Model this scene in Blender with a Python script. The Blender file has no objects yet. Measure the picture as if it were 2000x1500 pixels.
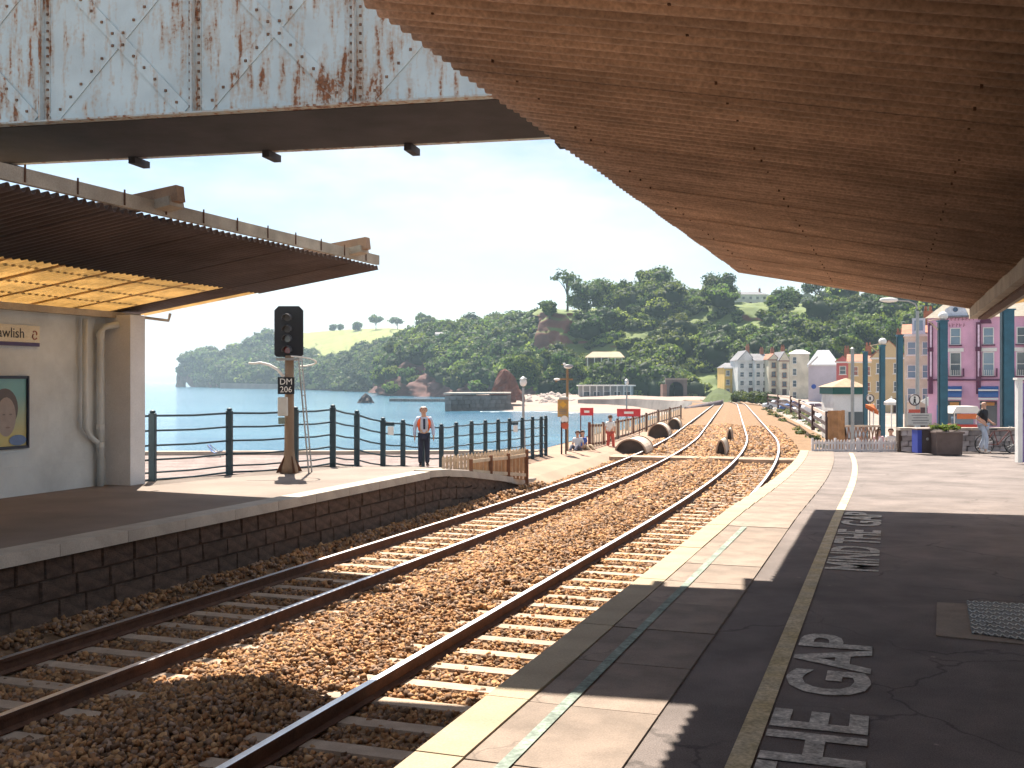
import bpy, math, random
import numpy as np
from mathutils import Vector, Matrix
R = math.radians
SC = bpy.context.scene
COL = SC.collection
random.seed(7)
RNG = np.random.default_rng(7)

# ------------------------------------------------------------------ camera
F, HZ, CH = 2100.0, 745.0, 1.95          # focal length in photo pixels, horizon row, eye height over the platform
cam = bpy.data.cameras.new('camera')
cam.sensor_width = 36.0
cam.lens = F / 2000.0 * 36.0
cam.shift_y = (HZ - 750.0) / 2000.0
cam.clip_start, cam.clip_end = 0.05, 40000.0
camo = bpy.data.objects.new('camera', cam)
COL.objects.link(camo)
camo.location = (0, 0, CH)
camo.rotation_euler = (R(90), 0, 0)
SC.camera = camo

# ------------------------------------------------------------------ sky and sun
SUN = Vector((-0.1535, 0.69, 1.0)).normalized()
W = bpy.data.worlds.new('World')
SC.world = W
W.use_nodes = True
nt = W.node_tree
nt.nodes.clear()
wo = nt.nodes.new('ShaderNodeOutputWorld')
bg = nt.nodes.new('ShaderNodeBackground')
sky = nt.nodes.new('ShaderNodeTexSky')
sky.sky_type = 'NISHITA'
sky.sun_disc = False
sky.sun_elevation = math.asin(SUN.z)
sky.sun_rotation = math.atan2(SUN.x, SUN.y)
sky.air_density, sky.dust_density, sky.ozone_density = 1.0, 0.6, 1.6
tc = nt.nodes.new('ShaderNodeTexCoord')
mp = nt.nodes.new('ShaderNodeMapping')
mp.inputs['Scale'].default_value = (1.0, 1.0, 3.2)
nz = nt.nodes.new('ShaderNodeTexNoise')
nz.inputs['Scale'].default_value = 3.1
nz.inputs['Detail'].default_value = 8
nz.inputs['Roughness'].default_value = 0.58
rp = nt.nodes.new('ShaderNodeValToRGB')
rp.color_ramp.elements[0].position = 0.43
rp.color_ramp.elements[1].position = 0.60
mx = nt.nodes.new('ShaderNodeMixRGB')
mx.inputs['Color2'].default_value = (6.6, 6.85, 7.0, 1)
nt.links.new(tc.outputs['Generated'], mp.inputs['Vector'])
nt.links.new(mp.outputs[0], nz.inputs['Vector'])
nt.links.new(nz.outputs['Fac'], rp.inputs['Fac'])
nt.links.new(rp.outputs['Color'], mx.inputs['Fac'])
nt.links.new(sky.outputs[0], mx.inputs['Color1'])
nt.links.new(mx.outputs[0], bg.inputs['Color'])
bg.inputs['Strength'].default_value = 0.05
nt.links.new(bg.outputs[0], wo.inputs['Surface'])

sl = bpy.data.lights.new('sun', 'SUN')
sl.energy = 5.0
sl.angle = R(0.53)
sl.color = (1.0, 0.91, 0.78)
so = bpy.data.objects.new('sun', sl)
COL.objects.link(so)
so.rotation_euler = SUN.to_track_quat('Z', 'Y').to_euler()
so.location = (0, 0, 60)

vs = SC.view_settings
SC.display_settings.display_device = 'sRGB'
vs.view_transform = 'Standard'
vs.look = 'None'
vs.gamma = 1.0
vs.use_curve_mapping = False
vs.exposure = 1.58
try:
    SC.cycles.use_denoising = True
    SC.cycles.use_adaptive_sampling = True
    SC.cycles.adaptive_threshold = 0.025
    SC.cycles.max_bounces = 8
    SC.cycles.diffuse_bounces = 4
    SC.cycles.transparent_max_bounces = 12
    SC.cycles.volume_bounces = 0
    SC.cycles.sample_clamp_indirect = 8
except Exception:
    pass

# ------------------------------------------------------------------ coordinates
TH = math.atan(740.0 / F)                 # the line leaves the camera this far to its right
SN, CS = math.sin(TH), math.cos(TH)


def at(px, py, d):
    """photo pixel at a known distance (metres ahead) -> point"""
    return Vector(((px - 1000) * d / F, d, CH - (py - HZ) * d / F))


def gr(px, py, z):
    """photo pixel on a level surface -> point"""
    d = F * (CH - z) / (py - HZ)
    return Vector(((px - 1000) * d / F, d, z))


def shift(s):
    if s < 20:
        return 0.0
    if s < 58:
        return -0.0018 * (s - 20) ** 2
    r = -0.0018 * 38 ** 2 - 0.1368 * (s - 58)
    if s > 176:
        r -= 0.0005 * (s - 176) ** 2
    return r


def slope(s):
    if s < 20:
        return 0.0
    if s < 58:
        return -0.0036 * (s - 20)
    return -0.1368 - (0.001 * (s - 176) if s > 176 else 0)


def SL(s, l, z=0.0):
    return Vector((SN * s + CS * l, CS * s - SN * l, z))


def SC_(s, l, z=0.0):
    """along the curving line: s metres along, l metres right of the straight reference, z up"""
    return SL(s, l + shift(s), z)


def to_sl(p):
    return (SN * p[0] + CS * p[1], CS * p[0] - SN * p[1])


def heading(s):
    """z rotation so that local +Y runs along the line"""
    return -(TH + math.atan(slope(s)))


def zrail(s):
    return -0.87 if s < 50 else -0.87 - 2.65 * (s - 50) / 330.0


def zright(s):
    return 0.0 if s < 16 else -0.019 * (s - 16)


def zleft(s):
    return float(np.interp(s, [21.5, 23.2, 26.2, 27.9, 29.4], [0, -0.1, -0.32, -0.6, -0.74]))


# ------------------------------------------------------------------ mesh helpers
class MB:
    def __init__(self):
        self.v, self.f = [], []

    def add(self, vs_, fs):
        b = len(self.v)
        self.v += [tuple(p) for p in vs_]
        self.f += [tuple(i + b for i in f) for f in fs]
        return self

    def box(self, c, size, rz=0.0, taper=1.0):
        x, y, z = size[0] / 2, size[1] / 2, size[2] / 2
        ca, sa = math.cos(rz), math.sin(rz)
        vs_ = []
        for k, (dx, dy, dz) in enumerate([(-x, -y, -z), (x, -y, -z), (x, y, -z), (-x, y, -z), (-x, -y, z), (x, -y, z), (x, y, z), (-x, y, z)]):
            t = taper if k > 3 else 1.0
            dx, dy = dx * t, dy * t
            vs_.append((c[0] + dx * ca - dy * sa, c[1] + dx * sa + dy * ca, c[2] + dz))
        return self.add(vs_, [(3, 2, 1, 0), (4, 5, 6, 7), (0, 1, 5, 4), (1, 2, 6, 5), (2, 3, 7, 6), (3, 0, 4, 7)])

    def bar(self, p0, p1, w, h, up=(0, 0, 1)):
        p0, p1 = Vector(p0), Vector(p1)
        t = (p1 - p0).normalized()
        u = Vector(up)
        s = t.cross(u)
        if s.length < 1e-4:
            s = t.cross(Vector((1, 0, 0)))
        s.normalize()
        u = s.cross(t).normalized()
        s, u = s * w / 2, u * h / 2
        return self.add([p0 - s - u, p0 + s - u, p0 + s + u, p0 - s + u, p1 - s - u, p1 + s - u, p1 + s + u, p1 - s + u],
                        [(0, 1, 2, 3), (7, 6, 5, 4), (4, 5, 1, 0), (5, 6, 2, 1), (6, 7, 3, 2), (7, 4, 0, 3)])

    def tube(self, pts, r, n=8, r1=None):
        pts = [Vector(p) for p in pts]
        m = len(pts)
        r1 = r if r1 is None else r1
        b, vs_, fs = None, [], []
        for i, p in enumerate(pts):
            t = (pts[min(i + 1, m - 1)] - pts[max(i - 1, 0)]).normalized()
            if b is None:
                a = Vector((0, 0, 1)) if abs(t.z) < 0.9 else Vector((1, 0, 0))
                b = t.cross(a).normalized()
            b = (b - t * b.dot(t)).normalized()
            c = t.cross(b)
            rr = r + (r1 - r) * i / max(1, m - 1)
            for k in range(n):
                q = 2 * math.pi * k / n
                vs_.append(p + (b * math.cos(q) + c * math.sin(q)) * rr)
        for i in range(m - 1):
            for k in range(n):
                fs.append((i * n + k, i * n + (k + 1) % n, (i + 1) * n + (k + 1) % n, (i + 1) * n + k))
        fs.append(tuple(range(n))[::-1])
        fs.append(tuple((m - 1) * n + k for k in range(n)))
        return self.add(vs_, fs)

    def lathe(self, c, prof, n=12):
        vs_, fs = [], []
        for r, z in prof:
            for k in range(n):
                q = 2 * math.pi * k / n
                vs_.append((c[0] + r * math.cos(q), c[1] + r * math.sin(q), c[2] + z))
        for i in range(len(prof) - 1):
            for k in range(n):
                fs.append((i * n + k, i * n + (k + 1) % n, (i + 1) * n + (k + 1) % n, (i + 1) * n + k))
        fs.append(tuple(range(n))[::-1])
        fs.append(tuple((len(prof) - 1) * n + k for k in range(n)))
        return self.add(vs_, fs)

    def prism(self, poly, off):
        """closed polygon (3D points) extruded by a vector"""
        n = len(poly)
        off = Vector(off)
        a = [Vector(p) for p in poly]
        b = [p + off for p in a]
        return self.add(a + b, [tuple(range(n))[::-1], tuple(range(n, 2 * n))] +
                        [(i, (i + 1) % n, n + (i + 1) % n, n + i) for i in range(n)])

    def sheet(self, rows):
        """grid of points"""
        m, n = len(rows), len(rows[0])
        return self.add([p for r in rows for p in r],
                        [(i * n + k, i * n + k + 1, (i + 1) * n + k + 1, (i + 1) * n + k) for i in range(m - 1) for k in range(n - 1)])

    def ball(self, c, r, n=8, m=6):
        prof = [(max(1e-3, r[0] * math.sin(math.pi * i / m)), i) for i in range(m + 1)]
        vs_, fs = [], []
        for i in range(m + 1):
            q = math.pi * i / m
            for k in range(n):
                a = 2 * math.pi * k / n
                vs_.append((c[0] + r[0] * math.sin(q) * math.cos(a), c[1] + r[1] * math.sin(q) * math.sin(a), c[2] - r[2] * math.cos(q)))
        for i in range(m):
            for k in range(n):
                fs.append((i * n + k, i * n + (k + 1) % n, (i + 1) * n + (k + 1) % n, (i + 1) * n + k))
        return self.add(vs_, fs)

    def mesh(self, name, smooth=False):
        me = bpy.data.meshes.new(name)
        me.from_pydata(self.v, [], self.f)
        if smooth:
            me.polygons.foreach_set('use_smooth', [True] * len(me.polygons))
        me.update()
        return me

    def build(self, name, mat, parent=None, smooth=False, bevel=0.0):
        o = put(self.mesh(name, smooth), name, mat, parent)
        if bevel:
            md = o.modifiers.new('bevel', 'BEVEL')
            md.width = bevel
            md.segments = 2
            md.limit_method = 'ANGLE'
        return o


def put(me, name, mat, parent=None, loc=None, rz=0.0):
    o = bpy.data.objects.new(name, me)
    COL.objects.link(o)
    if mat is not None and not me.materials:
        me.materials.append(mat)
    if parent is not None:
        o.parent = parent
        if parent.type == 'EMPTY':
            o.matrix_parent_inverse = Matrix.Translation(-parent.location)
    if loc is not None:
        o.location = loc
    if rz:
        o.rotation_euler = (0, 0, rz)
    return o


def np_mesh(name, v, f, tint=None, smooth=False):
    v = np.asarray(v, dtype=np.float32)
    f = np.asarray(f, dtype=np.int32)
    n, k = f.shape
    me = bpy.data.meshes.new(name)
    me.vertices.add(len(v))
    me.vertices.foreach_set('co', v.ravel())
    me.loops.add(n * k)
    me.loops.foreach_set('vertex_index', f.ravel())
    me.polygons.add(n)
    me.polygons.foreach_set('loop_start', np.arange(0, n * k, k, dtype=np.int32))
    me.polygons.foreach_set('loop_total', np.full(n, k, dtype=np.int32))
    if smooth:
        me.polygons.foreach_set('use_smooth', np.ones(n, dtype=bool))
    if tint is not None:
        a = me.attributes.new('tint', 'FLOAT_COLOR', 'FACE')
        c = np.ones((n, 4), dtype=np.float32)
        c[:, :3] = tint
        a.data.foreach_set('color', c.ravel())
    me.update()
    me.validate()
    return me


def thing(name, label, cat, loc=(0, 0, 0), group=None):
    o = bpy.data.objects.new(name, None)
    o.empty_display_size = 0.2
    COL.objects.link(o)
    o.location = loc
    o['label'] = label
    o['category'] = cat
    if group:
        o['group'] = group
    return o


def tag(o, label, cat, group=None, kind=None):
    o['label'] = label
    o['category'] = cat
    if group:
        o['group'] = group
    if kind:
        o['kind'] = kind
    return o


def struct(o, label=None, kind='structure'):
    o['kind'] = kind
    if label:
        o['label'] = label
    return o


# ------------------------------------------------------------------ materials
def newmat(name):
    m = bpy.data.materials.new(name)
    m.use_nodes = True
    t = m.node_tree
    b = t.nodes['Principled BSDF']
    return m, t, b


def noise(t, scale, detail=5, vec=None, rough=0.55, sc=None):
    n = t.nodes.new('ShaderNodeTexNoise')
    n.inputs['Scale'].default_value = scale
    n.inputs['Detail'].default_value = detail
    n.inputs['Roughness'].default_value = rough
    c = t.nodes.new('ShaderNodeTexCoord')
    if sc is not None:
        m0 = t.nodes.new('ShaderNodeMapping')          # x across the line, y along it
        m0.inputs['Rotation'].default_value = (0, 0, TH)
        mpn = t.nodes.new('ShaderNodeMapping')
        mpn.inputs['Scale'].default_value = sc
        t.links.new(c.outputs['Object'], m0.inputs['Vector'])
        t.links.new(m0.outputs[0], mpn.inputs['Vector'])
        t.links.new(mpn.outputs[0], n.inputs['Vector'])
    else:
        t.links.new(c.outputs['Object'], n.inputs['Vector'])
    return n


def ramp(t, src, p0, p1, c0=(0, 0, 0, 1), c1=(1, 1, 1, 1)):
    r = t.nodes.new('ShaderNodeValToRGB')
    r.color_ramp.elements[0].position, r.color_ramp.elements[1].position = p0, p1
    r.color_ramp.elements[0].color, r.color_ramp.elements[1].color = c0, c1
    t.links.new(src, r.inputs['Fac'])
    return r


def mixc(t, fac, a, b, mode='MIX'):
    m = t.nodes.new('ShaderNodeMixRGB')
    m.blend_type = mode
    for key, x in (('Fac', fac), ('Color1', a), ('Color2', b)):
        if isinstance(x, (int, float)):
            m.inputs[key].default_value = x
        elif isinstance(x, (tuple, list)):
            m.inputs[key].default_value = (x[0], x[1], x[2], 1)
        else:
            t.links.new(x, m.inputs[key])
    return m


MATS = {}


def M(name, col, rough=0.8, var=0.18, scale=4.0, bump=0.0, bscale=40.0, metal=0.0, spec=0.3, rnd=0.0, col2=None, sc=None, fine=0.12, fscale=60.0, blot=None):
    if name in MATS:
        return MATS[name]
    m, t, b = newmat(name)
    n = noise(t, scale, 6, sc=sc)
    hi = col2 or tuple(min(1, c * (1 + var)) for c in col)
    lo = tuple(c * (1 - var) for c in col)
    r = ramp(t, n.outputs['Fac'], 0.3, 0.7, lo + (1,), tuple(hi) + (1,))
    out = r.outputs['Color']
    if fine:
        n2 = noise(t, fscale, 3)
        r2 = ramp(t, n2.outputs['Fac'], 0.3, 0.7, (1 - fine,) * 3 + (1,), (1 + fine,) * 3 + (1,))
        out = mixc(t, 1.0, out, r2.outputs['Color'], 'MULTIPLY').outputs[0]
    if blot:
        nb_ = noise(t, blot[0], 6, rough=0.65)
        rb_ = ramp(t, nb_.outputs['Fac'], 0.38, 0.6, (1 - blot[1],) * 3 + (1,), (1.03,) * 3 + (1,))
        out = mixc(t, 1.0, out, rb_.outputs['Color'], 'MULTIPLY').outputs[0]
    if rnd:
        oi = t.nodes.new('ShaderNodeObjectInfo')
        r3 = ramp(t, oi.outputs['Random'], 0.0, 1.0, (1 - rnd,) * 3 + (1,), (1 + rnd,) * 3 + (1,))
        out = mixc(t, 1.0, out, r3.outputs['Color'], 'MULTIPLY').outputs[0]
    t.links.new(out, b.inputs['Base Color'])
    b.inputs['Roughness'].default_value = rough
    b.inputs['Metallic'].default_value = metal
    b.inputs['Specular IOR Level'].default_value = spec
    if bump:
        n3 = noise(t, bscale, 6)
        bp = t.nodes.new('ShaderNodeBump')
        bp.inputs['Strength'].default_value = bump
        bp.inputs['Distance'].default_value = 0.02
        t.links.new(n3.outputs['Fac'], bp.inputs['Height'])
        t.links.new(bp.outputs[0], b.inputs['Normal'])
    MATS[name] = m
    return m


def wear(m, crack=0.7, gum=2.2, dark=0.55):
    """cracks and trodden-in spots over a paved surface"""
    t = m.node_tree
    b = t.nodes['Principled BSDF']
    src = b.inputs['Base Color'].links[0].from_socket
    c = t.nodes.new('ShaderNodeTexCoord')
    nw = noise(t, 1.6, 4)
    wv_ = t.nodes.new('ShaderNodeMixRGB')
    wv_.blend_type = 'ADD'
    wv_.inputs['Fac'].default_value = 0.5
    t.links.new(c.outputs['Object'], wv_.inputs['Color1'])
    t.links.new(nw.outputs['Color'], wv_.inputs['Color2'])
    v1 = t.nodes.new('ShaderNodeTexVoronoi')
    v1.feature = 'DISTANCE_TO_EDGE'
    v1.inputs['Scale'].default_value = crack
    t.links.new(wv_.outputs[0], v1.inputs['Vector'])
    nm_ = noise(t, 0.5, 3)
    mk_ = ramp(t, nm_.outputs['Fac'], 0.48, 0.56)
    r1 = ramp(t, v1.outputs['Distance'], 0.002, 0.012, (dark,) * 3 + (1,), (1, 1, 1, 1))
    c1 = mixc(t, mk_.outputs[0], (1, 1, 1), r1.outputs[0])
    v2 = t.nodes.new('ShaderNodeTexVoronoi')
    v2.inputs['Scale'].default_value = gum
    t.links.new(c.outputs['Object'], v2.inputs['Vector'])
    r2 = ramp(t, v2.outputs['Distance'], 0.03, 0.05, (1.7, 1.68, 1.66, 1), (1, 1, 1, 1))
    a = mixc(t, 1.0, src, c1.outputs[0], 'MULTIPLY')
    a2 = mixc(t, 1.0, a.outputs[0], r2.outputs[0], 'MULTIPLY')
    t.links.new(a2.outputs[0], b.inputs['Base Color'])


def tinted(name, rough=0.85, trans=0.0, spec=0.2, var=0.25, scale=0.3):
    """colour from the faces' own tint (each stone, each leaf)"""
    m, t, b = newmat(name)
    a = t.nodes.new('ShaderNodeAttribute')
    a.attribute_name = 'tint'
    n = noise(t, scale, 3)
    r = ramp(t, n.outputs['Fac'], 0.3, 0.7, (1 - var,) * 3 + (1,), (1 + var,) * 3 + (1,))
    c = mixc(t, 1.0, a.outputs['Color'], r.outputs['Color'], 'MULTIPLY')
    t.links.new(c.outputs[0], b.inputs['Base Color'])
    b.inputs['Roughness'].default_value = rough
    b.inputs['Specular IOR Level'].default_value = spec
    if trans:
        tr = t.nodes.new('ShaderNodeBsdfTranslucent')
        t.links.new(c.outputs[0], tr.inputs['Color'])
        ms = t.nodes.new('ShaderNodeMixShader')
        ms.inputs[0].default_value = trans
        t.links.new(b.outputs[0], ms.inputs[1])
        t.links.new(tr.outputs[0], ms.inputs[2])
        t.links.new(ms.outputs[0], t.nodes['Material Output'].inputs['Surface'])
    return m


def rusty(name, paint, rust=(0.23, 0.085, 0.03), amount=0.5, drip=0.16):
    m, t, b = newmat(name)
    n1 = noise(t, 0.9, 5)
    n2 = noise(t, 11.0, 6, sc=(1, 1, drip))
    n3 = noise(t, 26.0, 5)
    a = t.nodes.new('ShaderNodeMath'); a.operation = 'MULTIPLY_ADD'
    a.inputs[1].default_value = 0.55
    t.links.new(n1.outputs['Fac'], a.inputs[0]); t.links.new(n2.outputs['Fac'], a.inputs[2])
    a2 = t.nodes.new('ShaderNodeMath'); a2.operation = 'MULTIPLY_ADD'
    a2.inputs[1].default_value = 0.34
    t.links.new(n3.outputs['Fac'], a2.inputs[0]); t.links.new(a.outputs[0], a2.inputs[2])
    hf_ = t.nodes.new('ShaderNodeMath'); hf_.operation = 'MULTIPLY'; hf_.inputs[1].default_value = 0.5
    t.links.new(a2.outputs[0], hf_.inputs[0])
    lo = 0.565 - 0.1 * amount
    r = ramp(t, hf_.outputs[0], lo, lo + 0.04)
    st = ramp(t, hf_.outputs[0], lo - 0.07, lo + 0.01)
    n4 = noise(t, 2.5, 5)
    pv = ramp(t, n4.outputs['Fac'], 0.3, 0.7, tuple(c * 0.86 for c in paint) + (1,), tuple(min(1, c * 1.06) for c in paint) + (1,))
    rv = ramp(t, n3.outputs['Fac'], 0.3, 0.7, tuple(c * 0.45 for c in rust) + (1,), tuple(c * 1.5 for c in rust) + (1,))
    s = mixc(t, 0.5, pv.outputs[0], (0.46, 0.27, 0.12))
    c0 = mixc(t, st.outputs[0], pv.outputs[0], s.outputs[0])
    c = mixc(t, r.outputs[0], c0.outputs[0], rv.outputs[0])
    t.links.new(c.outputs[0], b.inputs['Base Color'])
    b.inputs['Roughness'].default_value = 0.6
    bp = t.nodes.new('ShaderNodeBump'); bp.inputs['Strength'].default_value = 0.35; bp.inputs['Distance'].default_value = 0.01
    t.links.new(a2.outputs[0], bp.inputs['Height']); t.links.new(bp.outputs[0], b.inputs['Normal'])
    return m


def translucent(name, col, frac=0.6):
    m, t, b = newmat(name)
    n = noise(t, 3.0, 5)
    r = ramp(t, n.outputs['Fac'], 0.3, 0.7, tuple(c * 0.8 for c in col) + (1,), tuple(min(1, c * 1.1) for c in col) + (1,))
    tr = t.nodes.new('ShaderNodeBsdfTranslucent')
    ms = t.nodes.new('ShaderNodeMixShader')
    ms.inputs[0].default_value = frac
    t.links.new(r.outputs[0], tr.inputs['Color']); t.links.new(r.outputs[0], b.inputs['Base Color'])
    t.links.new(b.outputs[0], ms.inputs[1]); t.links.new(tr.outputs[0], ms.inputs[2])
    t.links.new(ms.outputs[0], t.nodes['Material Output'].inputs['Surface'])
    b.inputs['Roughness'].default_value = 0.5
    return m


def glass_pane(name, col=(0.05, 0.07, 0.09)):
    m, t, b = newmat(name)
    b.inputs['Base Color'].default_value = col + (1,)
    b.inputs['Roughness'].default_value = 0.06
    b.inputs['Specular IOR Level'].default_value = 0.8
    return m


def plain(name, col, rough=0.6, metal=0.0, spec=0.4):
    return M(name, col, rough, 0.1, 6.0, metal=metal, spec=spec, fine=0.05)


def text_mesh(txt, width=None, height=None, depth=0.004, bold=0.0):
    c = bpy.data.curves.new('lettering', 'FONT')
    c.body = txt
    c.extrude = depth / 2
    c.offset = bold
    c.resolution_u = 3
    o = bpy.data.objects.new('lettering', c)
    COL.objects.link(o)
    dg = bpy.context.evaluated_depsgraph_get()
    me = bpy.data.meshes.new_from_object(o.evaluated_get(dg))
    bpy.data.objects.remove(o)
    bpy.data.curves.remove(c)
    n = len(me.vertices)
    a = np.empty(n * 3, dtype=np.float32)
    me.vertices.foreach_get('co', a)
    a = a.reshape(-1, 3)
    lo, hi = a.min(0), a.max(0)
    a[:, :2] -= lo[:2]
    sx = width / (hi[0] - lo[0]) if width else None
    sy = height / (hi[1] - lo[1]) if height else None
    sx, sy = sx or sy, sy or sx
    a[:, 0] *= sx
    a[:, 1] *= sy
    me.vertices.foreach_set('co', a.ravel())
    me.update()
    return me


def put_text(me, name, mat, parent, origin, right, up):
    """lay a lettering mesh on a plane: origin is its lower-left corner"""
    right, up = Vector(right).normalized(), Vector(up).normalized()
    n = right.cross(up)
    mt = Matrix((right, up, n)).transposed().to_4x4()
    mt.translation = Vector(origin)
    me.transform(mt)
    return put(me, name, mat, parent)
# ------------------------------------------------------------------ shared materials
m_asphalt = M('asphalt', (0.178, 0.148, 0.138), 0.9, 0.25, 0.6, bump=0.45, bscale=130, fine=0.34, fscale=110, blot=(1.7, 0.22))
wear(m_asphalt)
m_slab = M('slab_concrete', (0.235, 0.183, 0.148), 0.85, 0.14, 1.2, bump=0.2, bscale=60, rnd=0.12, fine=0.16, fscale=90, blot=(2.6, 0.22))
wear(m_slab, 1.1, 1.7, 0.7)
m_coping = M('coping_paint', (0.325, 0.26, 0.175), 0.8, 0.16, 2.5, bump=0.15, bscale=50, rnd=0.06, fine=0.14, fscale=70)
m_coping_l = M('coping_white', (0.40, 0.36, 0.31), 0.8, 0.16, 2.5, bump=0.15, bscale=50, rnd=0.08)
m_line = M('line_paint', (0.56, 0.44, 0.22), 0.75, 0.12, 3.0, fine=0.3, fscale=45, col2=(0.58, 0.50, 0.35), blot=(5.0, 0.25))
m_lineg = M('green_paint', (0.215, 0.265, 0.225), 0.8, 0.2, 3.0, fine=0.35, fscale=30, blot=(4.0, 0.3))
m_mark = M('marking_paint', (0.56, 0.53, 0.48), 0.85, 0.18, 6.0, fine=0.4, fscale=45, blot=(9.0, 0.4))
m_sleeper = M('sleeper_concrete', (0.36, 0.27, 0.20), 0.9, 0.2, 5.0, bump=0.2, bscale=50, rnd=0.12)
m_rust = M('rail_rust', (0.10, 0.045, 0.025), 0.8, 0.3, 8.0, bump=0.2, bscale=60, fine=0.2)
m_steel = M('rail_top', (0.82, 0.81, 0.82), 0.36, 0.12, 3.0, metal=0.9, fine=0.06)
m_bed = M('trackbed', (0.20, 0.12, 0.065), 0.95, 0.3, 3.0, bump=0.8, bscale=18, fine=0.3, fscale=14)
m_stone = M('wall_stone', (0.085, 0.056, 0.042), 0.95, 0.4, 3.0, bump=0.8, bscale=14, rnd=0.12, fine=0.25, fscale=25)
m_mortar = M('wall_mortar', (0.08, 0.054, 0.042), 0.95, 0.2, 6.0)
m_path = M('path', (0.30, 0.20, 0.145), 0.95, 0.15, 0.8, bump=0.1, bscale=40)
m_render = M('white_render', (0.64, 0.67, 0.67), 0.85, 0.1, 0.9, bump=0.15, bscale=40, fine=0.05, blot=(0.8, 0.16))
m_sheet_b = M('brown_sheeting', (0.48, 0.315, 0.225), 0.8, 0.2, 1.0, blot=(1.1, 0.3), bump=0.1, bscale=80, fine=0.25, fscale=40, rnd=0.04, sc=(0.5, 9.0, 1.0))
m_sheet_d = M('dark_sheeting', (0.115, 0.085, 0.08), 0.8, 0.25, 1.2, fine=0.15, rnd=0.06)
m_yellow = translucent('amber_sheeting', (0.74, 0.58, 0.34), 0.55)
m_conc = M('concrete', (0.38, 0.33, 0.27), 0.9, 0.25, 2.0, bump=0.3, bscale=30)
m_iron = M('iron_blue', (0.02, 0.045, 0.06), 0.5, 0.25, 6.0, spec=0.5)
m_colblue = M('column_blue', (0.035, 0.12, 0.17), 0.5, 0.2, 3.0, spec=0.5)
m_dark = plain('dark_metal', (0.02, 0.02, 0.022), 0.5)
m_white = M('white_paint', (0.78, 0.77, 0.74), 0.6, 0.06, 3.0)
m_wood = M('weathered_wood', (0.36, 0.19, 0.09), 0.85, 0.25, 4.0, bump=0.2, bscale=30, rnd=0.15)
m_woodp = M('pale_picket', (0.55, 0.44, 0.32), 0.8, 0.18, 5.0, rnd=0.1)
m_girder = rusty('girder_paint', (0.58, 0.69, 0.72), amount=0.34)
m_girder_s = rusty('stiffener_paint', (0.54, 0.61, 0.62), amount=0.55)
m_gal = plain('galvanised', (0.35, 0.36, 0.36), 0.5, 0.6)

# ------------------------------------------------------------------ trackbed (one sheet following the line)
S_TR = [-32, -16, -8, 0, 4, 8, 12, 16, 20, 24, 28, 32, 36, 40, 45, 50, 58, 66, 75, 85, 100, 120, 140, 160, 176, 200, 230, 260, 300, 340, 380, 410]
rows = []
for s in S_TR:
    z = zrail(s) - 0.19
    a, b_ = (-9.26, -2.36)
    ea = 0.2 if s < 28 else -0.02
    if s > 29:
        a = -12.6
    if s > 38:
        b_ = -0.2
    rows.append([SC_(s, l, z + dz) for l, dz in ((a, ea), (-8.85, 0.0), (-6.3, 0.0), (-5.9, 0.04), (-5.4, 0.0), (-2.9, 0.0), (b_, -0.03))])
o = MB().sheet(rows).build('trackbed', m_bed)
struct(o, 'brown ballast bed under the two railway tracks')

# ballast stones: real pieces, one mass
def stones(n_target, smin, smax, size, keep=1.0):
    n = n_target
    s = RNG.uniform(smin, smax, n)
    l = RNG.uniform(-9.2, -2.42, n)
    k = np.round(s / 0.65) * 0.65
    on = np.abs(s - k) < 0.13
    in_a = (l > -9.05) & (l < -6.6)
    in_b = (l > -5.1) & (l < -2.6)
    rails = [-8.55, -7.11, -4.62, -3.19]
    near = np.zeros(n, bool)
    for r in rails:
        near |= np.abs(l - r) < 0.07
    ok = ~near & ~((in_a | in_b) & on & (RNG.random(n) > 0.05))
    ok &= ~((((l > -8.5) & (l < -7.15)) | ((l > -4.57) & (l < -3.2))) & (RNG.random(n) > 0.8))
    s, l = s[ok], l[ok]
    sh = np.array([shift(x) for x in s])
    zr_ = np.array([zrail(x) for x in s])
    mid = np.exp(-((l + 5.86) / 0.55) ** 2) * 0.10
    out = np.exp(-((l + 5.86) / 1.0) ** 2) * 0.03
    inner = ((l > -8.6) & (l < -7.0)) | ((l > -4.7) & (l < -3.1))
    heap = np.clip((-8.8 - l) / 0.45, 0, 1) * 0.22 * (s < 29)
    z = zr_ - 0.175 + heap + mid + out + RNG.uniform(-0.025, 0.02, len(s)) - inner * 0.012
    x = SN * s + CS * (l + sh)
    y = CS * s - SN * (l + sh)
    return np.stack([x, y, z], 1), np.full(len(s), size) * RNG.uniform(0.6, 1.35, len(s))

P, Z = [], []
for n_, a, b_, sz in ((40000, 5.0, 13.0, 0.027), (40000, 13.0, 24.0, 0.034), (22000, 24.0, 44.0, 0.055), (15000, 44.0, 78.0, 0.085)):
    p, z = stones(n_, a, b_, sz)
    P.append(p); Z.append(z)
P, Z = np.concatenate(P), np.concatenate(Z)
n = len(P)
base = np.array([(-1, -1, -1), (1, -1, -1), (1, 1, -1), (-1, 1, -1), (-1, -1, 1), (1, -1, 1), (1, 1, 1), (-1, 1, 1)], float) * 0.75
v = base[None] * RNG.uniform(0.55, 1.2, (n, 1, 3)) * (1 + RNG.uniform(-0.4, 0.4, (n, 8, 3)))
ang = RNG.uniform(0, 6.28, (n, 3))
def rot(v, a, i, j):
    c, s = np.cos(a)[:, None], np.sin(a)[:, None]
    vi, vj = v[:, :, i].copy(), v[:, :, j].copy()
    v[:, :, i], v[:, :, j] = vi * c - vj * s, vi * s + vj * c
for q, (i, j) in enumerate(((0, 1), (1, 2), (0, 2))):
    rot(v, ang[:, q], i, j)
v = v * Z[:, None, None] + P[:, None, :]
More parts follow.
